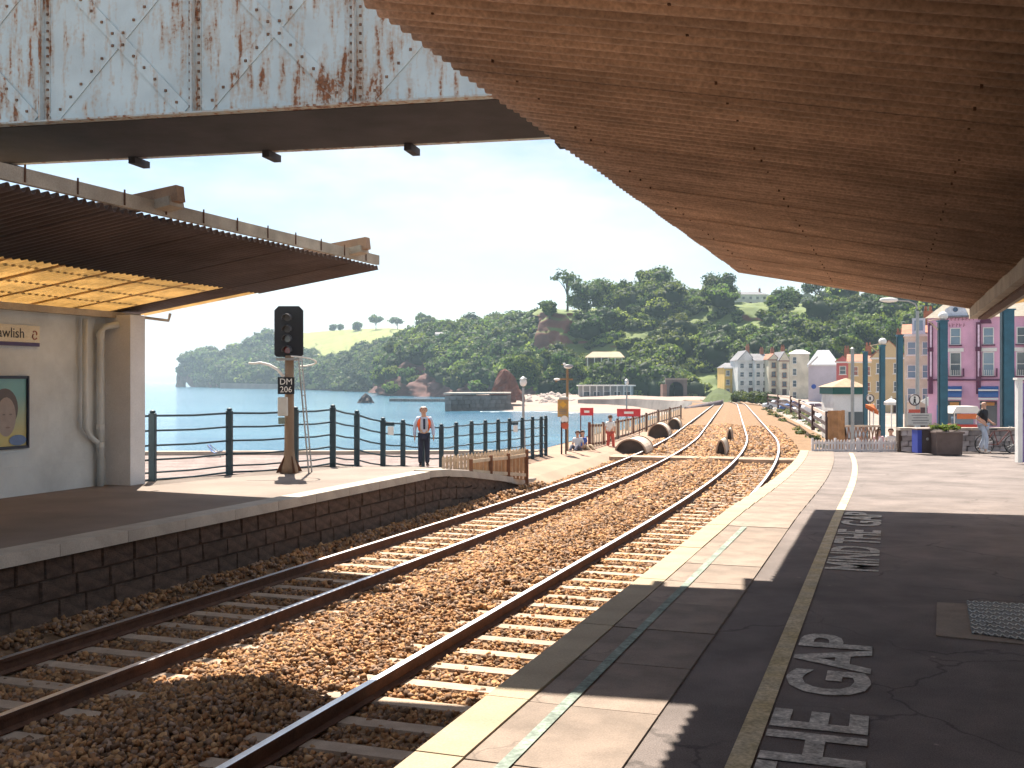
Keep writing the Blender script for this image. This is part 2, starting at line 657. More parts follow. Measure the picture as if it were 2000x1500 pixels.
fc = np.array([(3, 2, 1, 0), (4, 5, 6, 7), (0, 1, 5, 4), (1, 2, 6, 5), (2, 3, 7, 6), (3, 0, 4, 7)])
f = (fc[None] + (np.arange(n) * 8)[:, None, None]).reshape(-1, 4)
cols = np.array([(0.36, 0.19, 0.085), (0.28, 0.14, 0.065), (0.42, 0.245, 0.12), (0.17, 0.10, 0.06), (0.30, 0.20, 0.14)])
tint = cols[RNG.integers(0, 5, n)] * RNG.uniform(0.7, 1.15, (n, 1))
me = np_mesh('ballast', v.reshape(-1, 3), f, np.repeat(tint, 6, 0))
o = put(me, 'ballast', tinted('ballast_stone', 0.9, var=0.15, scale=1.0))
struct(o, 'loose orange-brown ballast stones between and beside the rails', 'stuff')

# tracks
prof = [(-0.065, -0.16), (0.065, -0.16), (0.065, -0.148), (0.012, -0.128), (0.012, -0.045), (0.036, -0.036), (0.036, -0.002), (0.03, 0.0),
        (-0.03, 0.0), (-0.036, -0.002), (-0.036, -0.036), (-0.012, -0.045), (-0.012, -0.128), (-0.065, -0.148)]
S_RAIL = list(np.arange(-30, 2, 4.0)) + list(np.arange(2, 60, 2.0)) + list(np.arange(60, 180, 5.0)) + list(np.arange(180, 401, 10.0))
slp = MB()
slp.add([(-1.25, -0.13, -0.2), (1.25, -0.13, -0.2), (1.25, 0.13, -0.2), (-1.25, 0.13, -0.2), (-1.25, -0.1, 0), (1.25, -0.1, 0), (1.25, 0.1, 0), (-1.25, 0.1, 0)],
        [(3, 2, 1, 0), (4, 5, 6, 7), (0, 1, 5, 4), (1, 2, 6, 5), (2, 3, 7, 6), (3, 0, 4, 7)])
me_sl = slp.mesh('sleeper')
clip = MB()
clip.box((0, 0, 0.018), (0.16, 0.10, 0.036))
me_clip = clip.mesh('rail_clip')
for nm, rl, lab in (('railway_track', (-8.55, -7.11), 'railway track nearer the sea, its near stretch shaded by the dark canopy'),
                    ('railway_track', (-4.62, -3.19), 'railway track running close beside the wide right-hand platform')):
    t = thing(nm, lab, 'railway track', SC_(10, sum(rl) / 2, -1.03))
    for l in rl:
        mb = MB()
        rows = [[SC_(s, l + a, zrail(s) + b_) for a, b_ in prof + prof[:1]] for s in S_RAIL]
        mb.sheet(rows)
        ro = mb.build('rail', m_rust, t)
        ro.data.materials.append(m_steel)
        npf = len(prof)
        for i, pl in enumerate(ro.data.polygons):
            if i % npf in (6, 7, 8):
                pl.material_index = 1
    for k in range(-12, 105):
        s = k * 0.65
        lc = sum(rl) / 2
        put(me_sl, 'sleeper', m_sleeper, t, SC_(s, lc + random.uniform(-.02, .02), zrail(s) - 0.158 + random.uniform(-.008, .004)), heading(s) + random.uniform(-.006, .006))

# timber foot crossing over both tracks
t = thing('track_crossing', 'timber board crossing laid over both tracks near the platform ends', 'crossing', SC_(41, -6, -0.95))
for i, (l0, l1) in enumerate(((-9.3, -8.64), (-8.46, -7.2), (-7.02, -4.71), (-4.53, -3.28), (-3.1, -2.55))):
    for j in range(3):
        s = 40.2 + j * 0.36
        mb = MB()
        mb.box(((l0 + l1) / 2, 0, 0), (l1 - l0, 0.34, 0.16))
        m_ = mb.mesh('plank')
        put(m_, 'plank', M('crossing_wood', (0.42, 0.30, 0.22), 0.9, 0.25, 3.0, rnd=0.12), t, SC_(s, 0, -0.955 + random.uniform(-.01, .01)), heading(s))

# ------------------------------------------------------------------ right platform
YE = 36.4


def s_end(l):
    return (YE + SN * l) / CS


def grid_right(l_list, z_off=0.0, s0=-30.0, n=60):
    rows = []
    for l in l_list:
        se = s_end(l)
        rows.append([SC_(s, l, zright(s) + z_off) if l < 3 else SL(s, l + shift(s) * max(0, (9 - l) / 6), zright(s) + z_off) for s in np.linspace(s0, se, n)])
    return rows


o = MB().sheet(grid_right([-2.0, -1.28, 0, 1.5, 3, 5, 9])).build('platform', m_asphalt)
struct(o, 'wide asphalt platform beside the nearer track')
plat_r = o
# body of the platform below the coping
mb = MB()
rows = [[SC_(s, l, zright(s) + z) for l, z in ((-2.30, -1.3), (-2.30, -0.14), (-2.0, -0.14))] for s in np.linspace(-30, 37.8, 36)]
mb.sheet(rows)
put(mb.mesh('platform_wall'), 'platform_wall', m_stone, plat_r)
PITCH = 1.05
slab, cop = MB(), MB()
slab.box((0.395, 0, -0.05), (0.79, PITCH - 0.012, 0.12))
cop.box((0.135, 0, -0.064), (0.27, PITCH - 0.008, 0.16))
me_s, me_c = slab.mesh('paving_slab'), cop.mesh('coping_stone')
for k in range(-10, 37):
    s = k * PITCH + 0.4
    if s > 37.6:
        break
    dz = random.uniform(-.003, .004)
    p1, p2 = SC_(s, -2.064, zright(s) + 0.004 + dz), SC_(s, -2.34, zright(s) + 0.006 + random.uniform(-.002, .003))
    for me_, nm, mt, p in ((me_s, 'paving_slab', m_slab, p1), (me_c, 'coping_stone', m_coping, p2)):
        put(me_, nm, mt, plat_r, p, heading(s))


def ribbon(l0, l1, s0, s1, z, n=40, zf=zright):
    return [[SC_(s, l, zf(s) + z) for l in (l0, l1)] for s in np.linspace(s0, s1, n)]


o = MB().sheet(ribbon(-0.79, -0.665, -2, 36.9, 0.008)).build('platform_line', m_line)
struct(o, 'cream-yellow safety line painted along the wide platform')
o = MB().sheet(ribbon(-1.87, -1.80, -2, 14.5, 0.0225)).build('green_line', m_lineg)
struct(o, 'faded green line painted on the pale platform slabs')
# painted warning, read by someone facing the track
rt, up = (SN, CS, 0), (-CS, SN, 0)
for words in ((('MIND', 3.2, 1.7), ('THE', 5.15, 1.42), ('GAP', 6.93, 1.67)), (('MIND', 11.6, 1.7), ('THE', 13.5, 1.3), ('GAP', 15.2, 1.6))):
    for w_, s0, wd in words:
        me = text_mesh(w_, wd, 0.53, 0.002, 0.028)
        o = put_text(me, 'platform_lettering', m_mark, None, SL(s0, -0.12, zright(s0) + 0.007), rt, up)
        struct(o, 'worn painted platform words reading %s' % w_)
# drain cover in its concrete surround
t = thing('drain_cover', 'chequered metal drain cover set in a pale concrete surround on the shaded platform', 'drain cover', gr(1950, 1215, 0))
q = [gr(1830, 1178, 0), gr(2080, 1190, 0), gr(2080, 1268, 0), gr(1828, 1243, 0)]
MB().prism([p + Vector((0, 0, 0.001)) for p in (q[3], q[2], q[1], q[0])], (0, 0, 0.008)).build('surround', M('surround', (0.27, 0.22, 0.18), 0.9), t)
a, b_, c_, d_ = [gr(px, py, 0) + Vector((0, 0, 0.013)) for px, py in ((1887, 1177), (2070, 1187), (2070, 1264), (1898, 1240))]
MB().prism([d_, c_, b_, a], (0, 0, 0.004)).build('cover_frame', m_dark, t)
for half in range(2):
    mb = MB()
    for u in np.linspace(0.03, 0.97, 22):
        for w in np.linspace(0.06, 0.94, 5):
            ww = half * 0.5 + w * 0.5
            p = a.lerp(b_, u).lerp(d_.lerp(c_, u), ww)
            e = (b_ - a) * 0.016
            g = (d_ - a) * 0.035
            sg = 1 if (int(u * 24) + int(w * 6)) % 2 else -1
            mb.bar(p - e + g * sg + Vector((0, 0, 0.004)), p + e - g * sg + Vector((0, 0, 0.004)), 0.012, 0.008)
    mb.build('cover_plate', m_gal, t)['kind'] = 'stuff'

# ------------------------------------------------------------------ left platform
LE = -9.27


def zedge(s):
    return float(np.interp(s, [21.5, 23.2, 26.2, 27.9, 29.4], [0, -0.15, -0.52, -0.77, -0.86]))


def edge_l(s):
    return LE - (0.0 if s < 22 else 0.03 * (s - 22))


SLv = [-30, -15, -6, 0, 6, 10, 14, 17, 19, 20.5, 21.5, 22.3, 23.2, 24.5, 26.2, 27.0, 27.9, 28.6, 29.4]
rows = [[SL(s, edge_l(s) + shift(s) - 0.05 - w * (5.2 if s < 17.3 else 3.6), zedge(s) if w < 0.1 else zleft(s) * 0.75 + zedge(s) * 0.25 if w < 0.3 else zleft(s)) for w in (0, 0.25, 0.5, 0.75, 1.0)] for s in SLv]
o = MB().sheet([r[::-1] for r in rows]).build('platform', M('asphalt_left', (0.21, 0.17, 0.145), 0.9, 0.2, 0.7, bump=0.2, bscale=100, fine=0.2, fscale=120))
struct(o, 'narrow asphalt platform by the sea railing')
plat_l = o
rows = [[SL(s, edge_l(s) + shift(s) - 0.09, z) for z in (zedge(s) - 0.1, -1.3)] for s in SLv]
put(MB().sheet(rows).mesh('wall_backing'), 'wall_backing', m_mortar, plat_l)
# coping and stone facing, piece by piece
cl = MB(); cl.box((-0.17, 0, -0.055), (0.38, 1.19, 0.15))
me_cl = cl.mesh('coping_stone')
k = 0
s = 0.0
while s < 29.0:
    ds = 0.5
    tilt = math.atan2(zedge(s + ds) - zedge(s - ds), 2 * ds)
    o = put(me_cl, 'coping_stone', m_coping_l, plat_l, SL(s, edge_l(s) + shift(s), zedge(s) + 0.012), heading(s))
    o.rotation_euler = (tilt, 0, heading(s))
    s += 1.2
blk = []
for q in range(4):
    mb = MB()
    w = 0.07
    pts = []
    for (x, z) in ((-.5, -.5), (.5, -.5), (.5, .5), (-.5, .5)):
        pts.append((0, x * 0.995 + random.uniform(-.012, .012), z * 0.985 + random.uniform(-.02, .02)))
    fr = [(0.028 + random.uniform(-.012, .012), p[1] * 0.95, p[2] * 0.9) for p in pts]
    mb.add(pts + fr, [(4, 5, 6, 7), (0, 1, 5, 4), (1, 2, 6, 5), (2, 3, 7, 6), (3, 0, 4, 7)])
    blk.append(mb.mesh('wall_stone'))
for row_ in range(4):
    s = 3.0 + row_ * 0.23
    while s < 26.5:
        wd = random.choice((0.45, 0.6, 0.75, 0.52))
        zt = zedge(s) - 0.13 - row_ * 0.255
        if zt < -1.0:
            s += wd
            continue
        o = put(blk[random.randrange(4)], 'wall_stone', m_stone, plat_l, SL(s + wd / 2, edge_l(s) + shift(s) - 0.088, zt - 0.125), heading(s))
        o.scale = (1.0, wd * 0.97, 0.245)
        s += wd
# small white marker plate on the platform wall
p = gr(213, 1152, -0.95)
mk = thing('track_marker', 'small white marker plate standing in ballast below the platform coping', 'marker', (p.x, p.y, -1.05))
MB().box((p.x, p.y, p.z + 0.08), (0.075, 0.02, 0.21), -TH).build('plate', m_white, mk, bevel=0.004)
MB().box((p.x, p.y + 0.02, p.z - 0.02), (0.03, 0.02, 0.3), -TH).build('stake', m_rust, mk)
for zz in (0.03, 0.11):
    MB().box((p.x - 0.004, p.y - 0.012, p.z + zz), (0.04, 0.004, 0.03), -TH).build('marking', m_rust, mk)
# ------------------------------------------------------------------ helpers for the station
def s_at(px, l):
    """where the sight line through a photo column meets the line of offset l"""
    k = (px - 1000) / F
    return (CS * l + k * SN * l) / (k * CS - SN)


def corrugated(s0, s1, la, za, lb, zb_, pitch=0.146, amp=0.034, per=10, z_off=0.0, nl=3):
    m = max(2, int(round((s1 - s0) / pitch * per)) + 1)
    rows = []
    for i in range(nl):
        u = i / (nl - 1)
        rows.append([SL(s, la + (lb - la) * u, za + (zb_ - za) * u + z_off + amp * math.tanh(1.7 * math.cos(2 * math.pi * s / pitch)) / 0.935) for s in np.linspace(s0, s1, m)])
    mb = MB().sheet(rows)
    return mb


def add_sheet(parent, name, mat, *a, **k):
    o = corrugated(*a, **k).build(name, mat, parent, smooth=True)
    md = o.modifiers.new('thick', 'SOLIDIFY')
    md.thickness = 0.007
    return o


SW = 7 * 0.146
# ------------------------------------------------------------------ right canopy (butterfly roof of corrugated sheets)
cr = thing('platform_canopy', 'huge brown corrugated canopy roof reaching overhead across the wide platform', 'canopy', SL(8, 1.4, 0))
s = 19.5
k = 0
while s > -24:
    dz = (k % 2) * 0.009
    add_sheet(cr, 'roof_sheet', m_sheet_b, s - SW, s + 0.03, -2.58, 3.93, 1.28, 3.19, z_off=dz)
    amber = s > 13 and k % 6 != 5
    add_sheet(cr, 'roof_sheet', m_yellow if amber else m_sheet_b, s - SW, s + 0.03, 1.55, 3.19, 4.9, 3.85, z_off=dz)
    s -= SW
    k += 1
bl = MB()
for l, z in ((-2.2, 3.857), (-0.9, 3.607), (0.4, 3.358)):
    for s in np.arange(-2, 19.4, 0.438):
        if (int(s * 7) + int(l * 3)) % 4:
            bl.box(SL(s + 0.02, l, z - 0.028), (0.014, 0.014, 0.02), -TH)
bl.build('hook_bolts', m_rust, cr)['kind'] = 'stuff'
MB().bar(SL(-24, 1.41, 3.10), SL(19.62, 1.41, 3.10), 0.34, 0.2).build('valley_gutter', m_conc, cr)
MB().bar(SL(-24, 1.41, 2.99), SL(19.2, 1.41, 2.99), 0.12, 0.05).build('gutter_lip', m_rust, cr)
for s in (-20.0, -12.3, -4.6, 3.0, 10.6):
    MB().bar(SL(s, 1.41, 0), SL(s, 1.41, 2.98), 0.2, 0.2, up=(CS, -SN, 0)).build('column', m_colblue, cr)
for s in (-19.8, -14.6, -9.4, -4.2, 1.0, 6.2, 11.4, 16.6):
    MB().bar(SL(s, -2.3, 4.04), SL(s, 1.3, 3.36), 0.12, 0.16).build('roof_beam', m_rust, cr)
    MB().bar(SL(s, 1.5, 3.36), SL(s, 4.8, 4.0), 0.12, 0.16).build('roof_beam', m_rust, cr)

# unseen main station building right of and behind the viewpoint, added to block sky light
sb = thing('station_building', 'unseen main station building behind the wide platform', 'building', SL(-8, 5, 0))
MB().prism([SL(-30, 5.0, -0.02), SL(8.5, 5.0, -0.02), SL(8.5, 13, -0.02), SL(-30, 13, -0.02)][::-1], (0, 0, 6.0)).build('wall', M('building_bounce', (0.62, 0.58, 0.52), 0.9, 0.2, 1.0), sb)  # wall made pale to bounce light back under the canopy
MB().prism([SL(-30.2, 4.9, 6.0), SL(8.7, 4.9, 6.0), SL(8.7, 13.1, 6.0), SL(-30.2, 13.1, 6.0)][::-1], (0, 0, 0.3)).build('roof', m_conc, sb)
for s in (-20.0, -12.0, -4.0, 4.0):
    dr_ = MB().prism([SL(s - 0.6, 4.99, 0.0), SL(s + 0.6, 4.99, 0.0), SL(s + 0.6, 4.99, 2.3), SL(s - 0.6, 4.99, 2.3)], SL(0, -0.06, 0)).build('door', m_colblue, sb)
    MB().box(SL(s + 0.4, 4.88, 1.05), (0.05, 0.05, 0.16)).build('handle', m_gal, dr_)
    wd_ = MB().prism([SL(s + 2.6, 4.99, 0.9), SL(s + 4.2, 4.99, 0.9), SL(s + 4.2, 4.99, 2.5), SL(s + 2.6, 4.99, 2.5)], SL(0, -0.06, 0)).build('window', m_white, sb)
    MB().prism([SL(s + 2.7, 4.92, 1.0), SL(s + 4.1, 4.92, 1.0), SL(s + 4.1, 4.92, 2.4), SL(s + 2.7, 4.92, 2.4)], SL(0, -0.02, 0)).build('pane', glass_pane('station_glass'), wd_)

# ------------------------------------------------------------------ left building
lb = thing('station_building', 'pale rendered station building under the dark canopy beside the sea railing', 'building', SL(13, -14, 0))
MB().prism([SL(-24, -14, -0.02), SL(16.6, -14, -0.02), SL(16.6, -19, -0.02), SL(-24, -19, -0.02)], (0, 0, 3.24)).build('wall', m_render, lb)
MB().prism([SL(16.6, -13.42, -0.02), SL(17.02, -13.42, -0.02), SL(17.02, -19, -0.02), SL(16.6, -19, -0.02)], (0, 0, 3.22)).build('end_pier', M('pier_render', (0.66, 0.66, 0.67), 0.85, 0.12, 1.0), lb)
MB().prism([SL(-24, -13.985, -0.02), SL(16.6, -13.985, -0.02), SL(16.6, -14.1, -0.02), SL(-24, -14.1, -0.02)], (0, 0, 0.52)).build('plinth', m_render, lb)
for s, r in ((15.93, 0.05), (16.33, 0.06)):
    top = 3.1 if r < 0.055 else 2.86
    pts = [SL(s, -13.88, 0.0), SL(s, -13.88, top)]
    if r < 0.055:
        pts = [SL(s + 0.32, -13.88, 0.82), SL(s + 0.16, -13.88, 0.92), SL(s, -13.88, 1.1), SL(s, -13.88, 3.1)]
    else:
        pts += [SL(s + 0.07, -13.84, 2.97), SL(s + 0.28, -13.7, 3.02)]
    dp = MB().tube(pts, r, 10).build('downpipe', m_render, lb, smooth=True)
    for z in (0.72, 1.05, 2.75):
        if r > 0.055:
            MB().lathe(SL(s, -13.88, z), [(0.075, 0), (0.08, 0.03), (0.08, 0.08), (0.07, 0.1)], 10).build('collar', m_render, dp)
MB().bar(SL(3, -13.82, 3.2), SL(17.3, -13.82, 3.2), 0.16, 0.11).build('gutter', m_conc, lb)
MB().tube([SL(17.05, -13.7, 3.2), SL(17.9, -13.55, 3.16), SL(17.95, -13.55, 3.3)], 0.03, 6).build('gutter_pipe', m_conc, lb)
MB().prism([SL(-24, -13.9, 3.215), SL(17.0, -13.9, 3.215), SL(17.0, -19.1, 3.215), SL(-24, -19.1, 3.215)], (0, 0, 0.06)).build('roof', m_conc, lb)

# name board
nb = thing('station_sign', 'white station name board with a purple lower edge on the pale wall', 'sign', SL(14.2, -13.98, 2.6))
s1 = s_at(78, -13.95)
MB().prism([SL(s1 - 1.5, -13.99, 2.62), SL(s1, -13.99, 2.62), SL(s1, -13.99, 2.91), SL(s1 - 1.5, -13.99, 2.91)], SL(0, 0.035, 0)).build('board', M('sign_white', (0.72, 0.66, 0.52), 0.6, 0.05, 3), nb)
MB().prism([SL(s1 - 1.5, -13.99, 2.555), SL(s1 - 0.01, -13.99, 2.555), SL(s1 - 0.01, -13.99, 2.617), SL(s1 - 1.5, -13.99, 2.617)], SL(0, 0.045, 0)).build('band', plain('sign_purple', (0.09, 0.07, 0.17)), nb)
sh_ = s_at(47, -13.95)
put_text(text_mesh('Dawlish', 0.74, None, 0.003), 'lettering', m_dark, nb, SL(sh_ - 0.74, -13.951, 2.69), (SN, CS, 0), (0, 0, 1))
em = MB()
ec = SL(s_at(68, -13.95), -13.95, 2.755)
for q0, q1, r, zc in ((-0.5, 2.6, 0.045, 0.02), (2.2, 5.8, 0.05, -0.03)):
    pts = [ec + Vector((SN * r * math.cos(q), CS * r * math.cos(q), zc + r * math.sin(q))) for q in np.linspace(q0, q1, 8)]
    em.tube(pts, 0.011, 5)
em.build('emblem', plain('emblem_red', (0.34, 0.13, 0.09)), nb)

# framed poster
pf = thing('poster', 'framed poster of a dark-haired face on a teal and yellow background', 'poster', SL(14, -13.98, 0.6))
sp = s_at(55, -13.95)
dpp = (SL(sp, -13.95)).y
zt, zb2 = CH + (745 - 737) * dpp / F, CH - (872 - 745) * dpp / F
wq = 1.05
m_pic, t_, b_n = newmat('poster_print')
tcn = t_.nodes.new('ShaderNodeTexCoord')
sx = t_.nodes.new('ShaderNodeSeparateXYZ')
t_.links.new(tcn.outputs['Generated'], sx.inputs[0])
rr = ramp(t_, sx.outputs['Z'], 0.15, 0.75, (0.55, 0.46, 0.16, 1), (0.16, 0.36, 0.36, 1))
t_.links.new(rr.outputs[0], b_n.inputs['Base Color'])
b_n.inputs['Roughness'].default_value = 0.35
MB().prism([SL(sp - wq, -13.99, zb2), SL(sp, -13.99, zb2), SL(sp, -13.99, zt), SL(sp - wq, -13.99, zt)], SL(0, 0.02, 0)).build('picture', m_pic, pf)
m_frame = plain('poster_frame', (0.012, 0.016, 0.04), 0.4)
for a, b_ in (((sp - wq, zb2), (sp, zb2)), ((sp - wq, zt), (sp, zt)), ((sp, zb2 - 0.025), (sp, zt + 0.025)), ((sp - wq, zb2 - 0.025), (sp - wq, zt + 0.025))):
    MB().bar(SL(a[0], -13.965, a[1]), SL(b_[0], -13.965, b_[1]), 0.045, 0.05).build('frame', m_frame, pf)
def disc(s, z, rs, rz_, off, mat, nm):
    pts = [SL(s + rs * math.cos(q), -13.968 + off, z + rz_ * math.sin(q)) for q in np.linspace(0, 6.283, 22)[:-1]]
    MB().prism(pts, SL(0, 0.002, 0)).build(nm, mat, pf)
disc(sp - 0.50, zb2 + 0.66, 0.29, 0.34, 0.0, plain('print_dark', (0.13, 0.11, 0.11)), 'printed_hair')
disc(sp - 0.47, zb2 + 0.52, 0.21, 0.33, 0.003, plain('print_skin', (0.36, 0.30, 0.27)), 'printed_face')
disc(sp - 0.22, zb2 + 0.12, 0.19, 0.09, 0.006, plain('print_blue', (0.16, 0.24, 0.42)), 'printed_coat')
for dx in (-0.06, 0.06):
    disc(sp - 0.45 + dx * 1.2, zb2 + 0.56, 0.03, 0.012, 0.006, plain('print_mid', (0.2, 0.17, 0.16)), 'printed_eye')
disc(sp - 0.44, zb2 + 0.34, 0.05, 0.014, 0.006, plain('print_red', (0.26, 0.19, 0.17)), 'printed_mouth')

# ------------------------------------------------------------------ left canopy
cl_ = thing('platform_canopy', 'dark corrugated canopy with amber skylight sheets over the pale building', 'canopy', SL(13, -14, 3.3))
s = 17.85
k = 0
ZS = (4.05 - 3.3) / (14 - 8.91)
while s > -20:
    dz = (k % 2) * 0.009
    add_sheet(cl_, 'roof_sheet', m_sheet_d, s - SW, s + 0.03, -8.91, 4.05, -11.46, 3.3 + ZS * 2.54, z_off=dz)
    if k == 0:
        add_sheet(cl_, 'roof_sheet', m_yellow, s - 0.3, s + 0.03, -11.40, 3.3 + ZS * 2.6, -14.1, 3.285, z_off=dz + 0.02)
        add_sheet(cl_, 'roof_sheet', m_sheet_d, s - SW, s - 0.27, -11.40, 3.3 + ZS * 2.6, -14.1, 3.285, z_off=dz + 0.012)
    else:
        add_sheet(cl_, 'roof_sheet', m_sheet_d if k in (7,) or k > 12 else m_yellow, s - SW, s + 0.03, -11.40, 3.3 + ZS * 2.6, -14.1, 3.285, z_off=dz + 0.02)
    s -= SW
    k += 1
MB().bar(SL(-20, -8.86, 4.17), SL(17.75, -8.86, 4.17), 0.07, 0.17).build('fascia', m_conc, cl_)
for s in (1.1, 6.3, 11.5, 16.7):
    MB().bar(SL(s, -8.52, 4.34), SL(s, -11.4, 3.98), 0.16, 0.2).build('roof_beam', M('beam_concrete', (0.34, 0.22, 0.15), 0.9, 0.3, 3.0, bump=0.4, bscale=25), cl_)
    MB().bar(SL(s + 0.02, -8.60, 4.24), SL(s + 0.02, -8.83, 4.2), 0.3, 0.12).build('beam_end', m_conc, cl_)
for s in np.arange(2.0, 17.5, 0.8):
    MB().bar(SL(s, -8.815, 4.1), SL(s, -8.815, 4.29), 0.02, 0.012, up=(CS, -SN, 0)).build('fascia_bracket', m_rust, cl_)
for l in (-11.9, -12.7, -13.4):
    MB().bar(SL(-20, l, 3.3 + ZS * (14 + l) + 0.075), SL(17.5, l, 3.3 + ZS * (14 + l) + 0.075), 0.05, 0.06).build('purlin', m_rust, cl_)

# ------------------------------------------------------------------ footbridge
BT = R(12.3)


def BR(u, w, z=0.0):
    """the footbridge's own frame: u through the bridge (11 = near face), w along it, z up"""
    if u < 3 and abs(w) < 1e-9 and z == 0:
        return Vector((math.sin(BT) * u, math.cos(BT) * u, 0))
    return Vector((-0.22 + math.sin(BT) * (u - 11.0) + math.cos(BT) * (w + 4.08), 11.67 + math.cos(BT) * (u - 11.0) - math.sin(BT) * (w + 4.08), z))


fb = thing('footbridge', 'rust-streaked pale blue steel footbridge girder crossing above both tracks', 'footbridge', BR(12, 5.0, 0))
ZB, S0, S1, L0, L1 = 5.05, 11.0, 13.0, -22.0, 6.0
def plate(s, zt_, zb_, nm='side_plate', th=0.02, a=L0, b=L1, m=m_girder):
    return MB().prism([BR(s, a, zb_), BR(s, b, zb_), BR(s, b, zt_), BR(s, a, zt_)], BR(th, 0, 0)).build(nm, m, fb)
near_pl = plate(S0 + 0.02, 6.93, ZB)
plate(S1 - 0.04, 6.93, ZB)
plate(S0 + 0.10, 7.42, 6.95, 'upper_panel')
plate(S1 - 0.12, 7.42, 6.95, 'upper_panel')
MB().prism([BR(S0, L0, 7.43), BR(S1, L0, 7.43), BR(S1, L1, 7.43), BR(S0, L1, 7.43)], (0, 0, 0.06)).build('roof', m_sheet_d, fb)
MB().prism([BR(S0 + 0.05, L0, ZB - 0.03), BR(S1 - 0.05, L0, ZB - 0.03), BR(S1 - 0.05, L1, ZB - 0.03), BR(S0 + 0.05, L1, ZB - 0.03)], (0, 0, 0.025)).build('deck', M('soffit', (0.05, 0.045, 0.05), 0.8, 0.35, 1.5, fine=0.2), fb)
MB().bar(BR(S0 - 0.02, L0, ZB - 0.012), BR(S0 - 0.02, L1, ZB - 0.012), 0.16, 0.02).build('bottom_flange', m_girder_s, fb)
MB().bar(BR(S1 + 0.02, L0, ZB - 0.012), BR(S1 + 0.02, L1, ZB - 0.012), 0.16, 0.02).build('bottom_flange', m_girder_s, fb)
MB().prism([BR(S1 + 0.12, -2.9, ZB - 0.02), BR(S1 + 0.68, -2.9, ZB - 0.02), BR(S1 + 0.68, L1, ZB - 0.02), BR(S1 + 0.12, L1, ZB - 0.02)], (0, 0, 1.9)).build('landing', m_girder, fb)
riv = MB()
PAN = 1.97
ls = [-9.58 + PAN * i for i in range(-6, 8)]
for l in ls:
    MB().prism([BR(S0 + 0.018, l - 0.08, ZB + 0.002), BR(S0 + 0.018, l + 0.08, ZB + 0.002), BR(S0 + 0.018, l + 0.08, 6.9), BR(S0 + 0.018, l - 0.08, 6.9)], BR(-0.012, 0, 0)).build('stiffener', m_girder_s, fb)
    MB().prism([BR(S0 + 0.004, l - 0.012, ZB + 0.003), BR(S0 + 0.004, l + 0.012, ZB + 0.003), BR(S0 + 0.004, l + 0.012, 6.88), BR(S0 + 0.004, l - 0.012, 6.88)], BR(-0.09, 0, 0)).build('stiffener_rib', m_girder_s, fb)
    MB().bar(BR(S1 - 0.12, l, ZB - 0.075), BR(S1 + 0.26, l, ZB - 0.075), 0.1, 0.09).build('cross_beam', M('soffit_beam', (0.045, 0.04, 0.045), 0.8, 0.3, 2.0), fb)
    for z in np.arange(ZB + 0.08, 6.85, 0.1):
        for dl in (-0.055, 0.055):
            p = BR(S0 + 0.002, l + dl, z)
            riv.box(p, (0.026, 0.026, 0.026), -BT)
    # crossed flat bars of the panel, with a gusset at the crossing
    for q, (za, zb_) in enumerate(((ZB + 0.03, 6.86), (6.86, ZB + 0.03))):
        a, b_ = BR(S0 + 0.012 - q * 0.006, l + 0.12, za), BR(S0 + 0.012 - q * 0.006, l + PAN - 0.12, zb_)
        MB().bar(a, b_, 0.012, 0.15, up=(0, 0, 1)).build('cross_brace', m_girder, fb)
        for u in np.linspace(0.06, 0.94, 12):
            riv.box(a.lerp(b_, u) + BR(-0.008, 0, 0), (0.028, 0.028, 0.028), -BT)
riv.build('rivets', M('rivet', (0.20, 0.12, 0.08), 0.7, 0.4, 5.0), near_pl)['kind'] = 'stuff'
for l in (-16.5, 5.2):
    for s in (S0 + 0.3, S1 - 0.3):
        MB().bar(BR(s, l, 0), BR(s, l, ZB - 0.03), 0.22, 0.22, up=(CS, -SN, 0)).build('column', m_girder_s, fb)

# ------------------------------------------------------------------ railing along the sea side
posts = [(150, 20.0, 0.0), (298, 21.0, 0.0), (448, 22.75, 0.0), (577, 23.9, 0.0), (650, 25.0, 0.02), (697, 26.5, -0.15), (748, 27.5, -0.36), (787, 28.5, -0.45), (825, 29.3, -0.55),
         (862, 30.0, -0.62), (891, 31.2, -0.62), (921, 32.3, -0.62), (948, 33.3, -0.63), (973, 34.3, -0.64), (995, 35.3, -0.65), (1020, 36.4, -0.65), (1040, 37.5, -0.66), (1057, 38.5, -0.68), (1066, 39.2, -0.68)]
PP = [Vector(((px - 1000) * d / F, d, z)) for px, d, z in posts]
rl = thing('sea_railing', 'dark blue-green iron railing between the platform and the sea', 'railing', PP[4])
for p in PP:
    po = MB().box((p.x, p.y, p.z + 0.62), (0.13, 0.13, 1.42)).build('post', m_iron, rl, bevel=0.012)
    MB().lathe((p.x, p.y, p.z + 1.332), [(0.05, 0), (0.065, 0.02), (0.05, 0.05), (0.01, 0.06)], 8).build('cap', m_iron, po)
for h, r in ((1.28, 0.024), (0.99, 0.022), (0.70, 0.022), (0.42, 0.022), (0.17, 0.02), (0.03, 0.024)):
    pts = []
    for i in range(len(PP) - 1):
        for u in (0, 0.5):
            q = PP[i].lerp(PP[i + 1], u)
            pts.append(q + Vector((0, 0, h - (0.02 if u else 0))))
    pts.append(PP[-1] + Vector((0, 0, h)))
    MB().tube(pts, r, 6).build('rail_bar', m_iron, rl)
for i in (6, 14):
    p = PP[i]
    MB().box((p.x + 0.16, p.y, p.z + 1.22), (0.26, 0.1, 0.09)).build('lamp_bracket', m_iron, rl)
    MB().box((p.x + 0.2, p.y - 0.02, p.z + 1.05), (0.14, 0.12, 0.22)).build('lamp_head', m_white, rl)

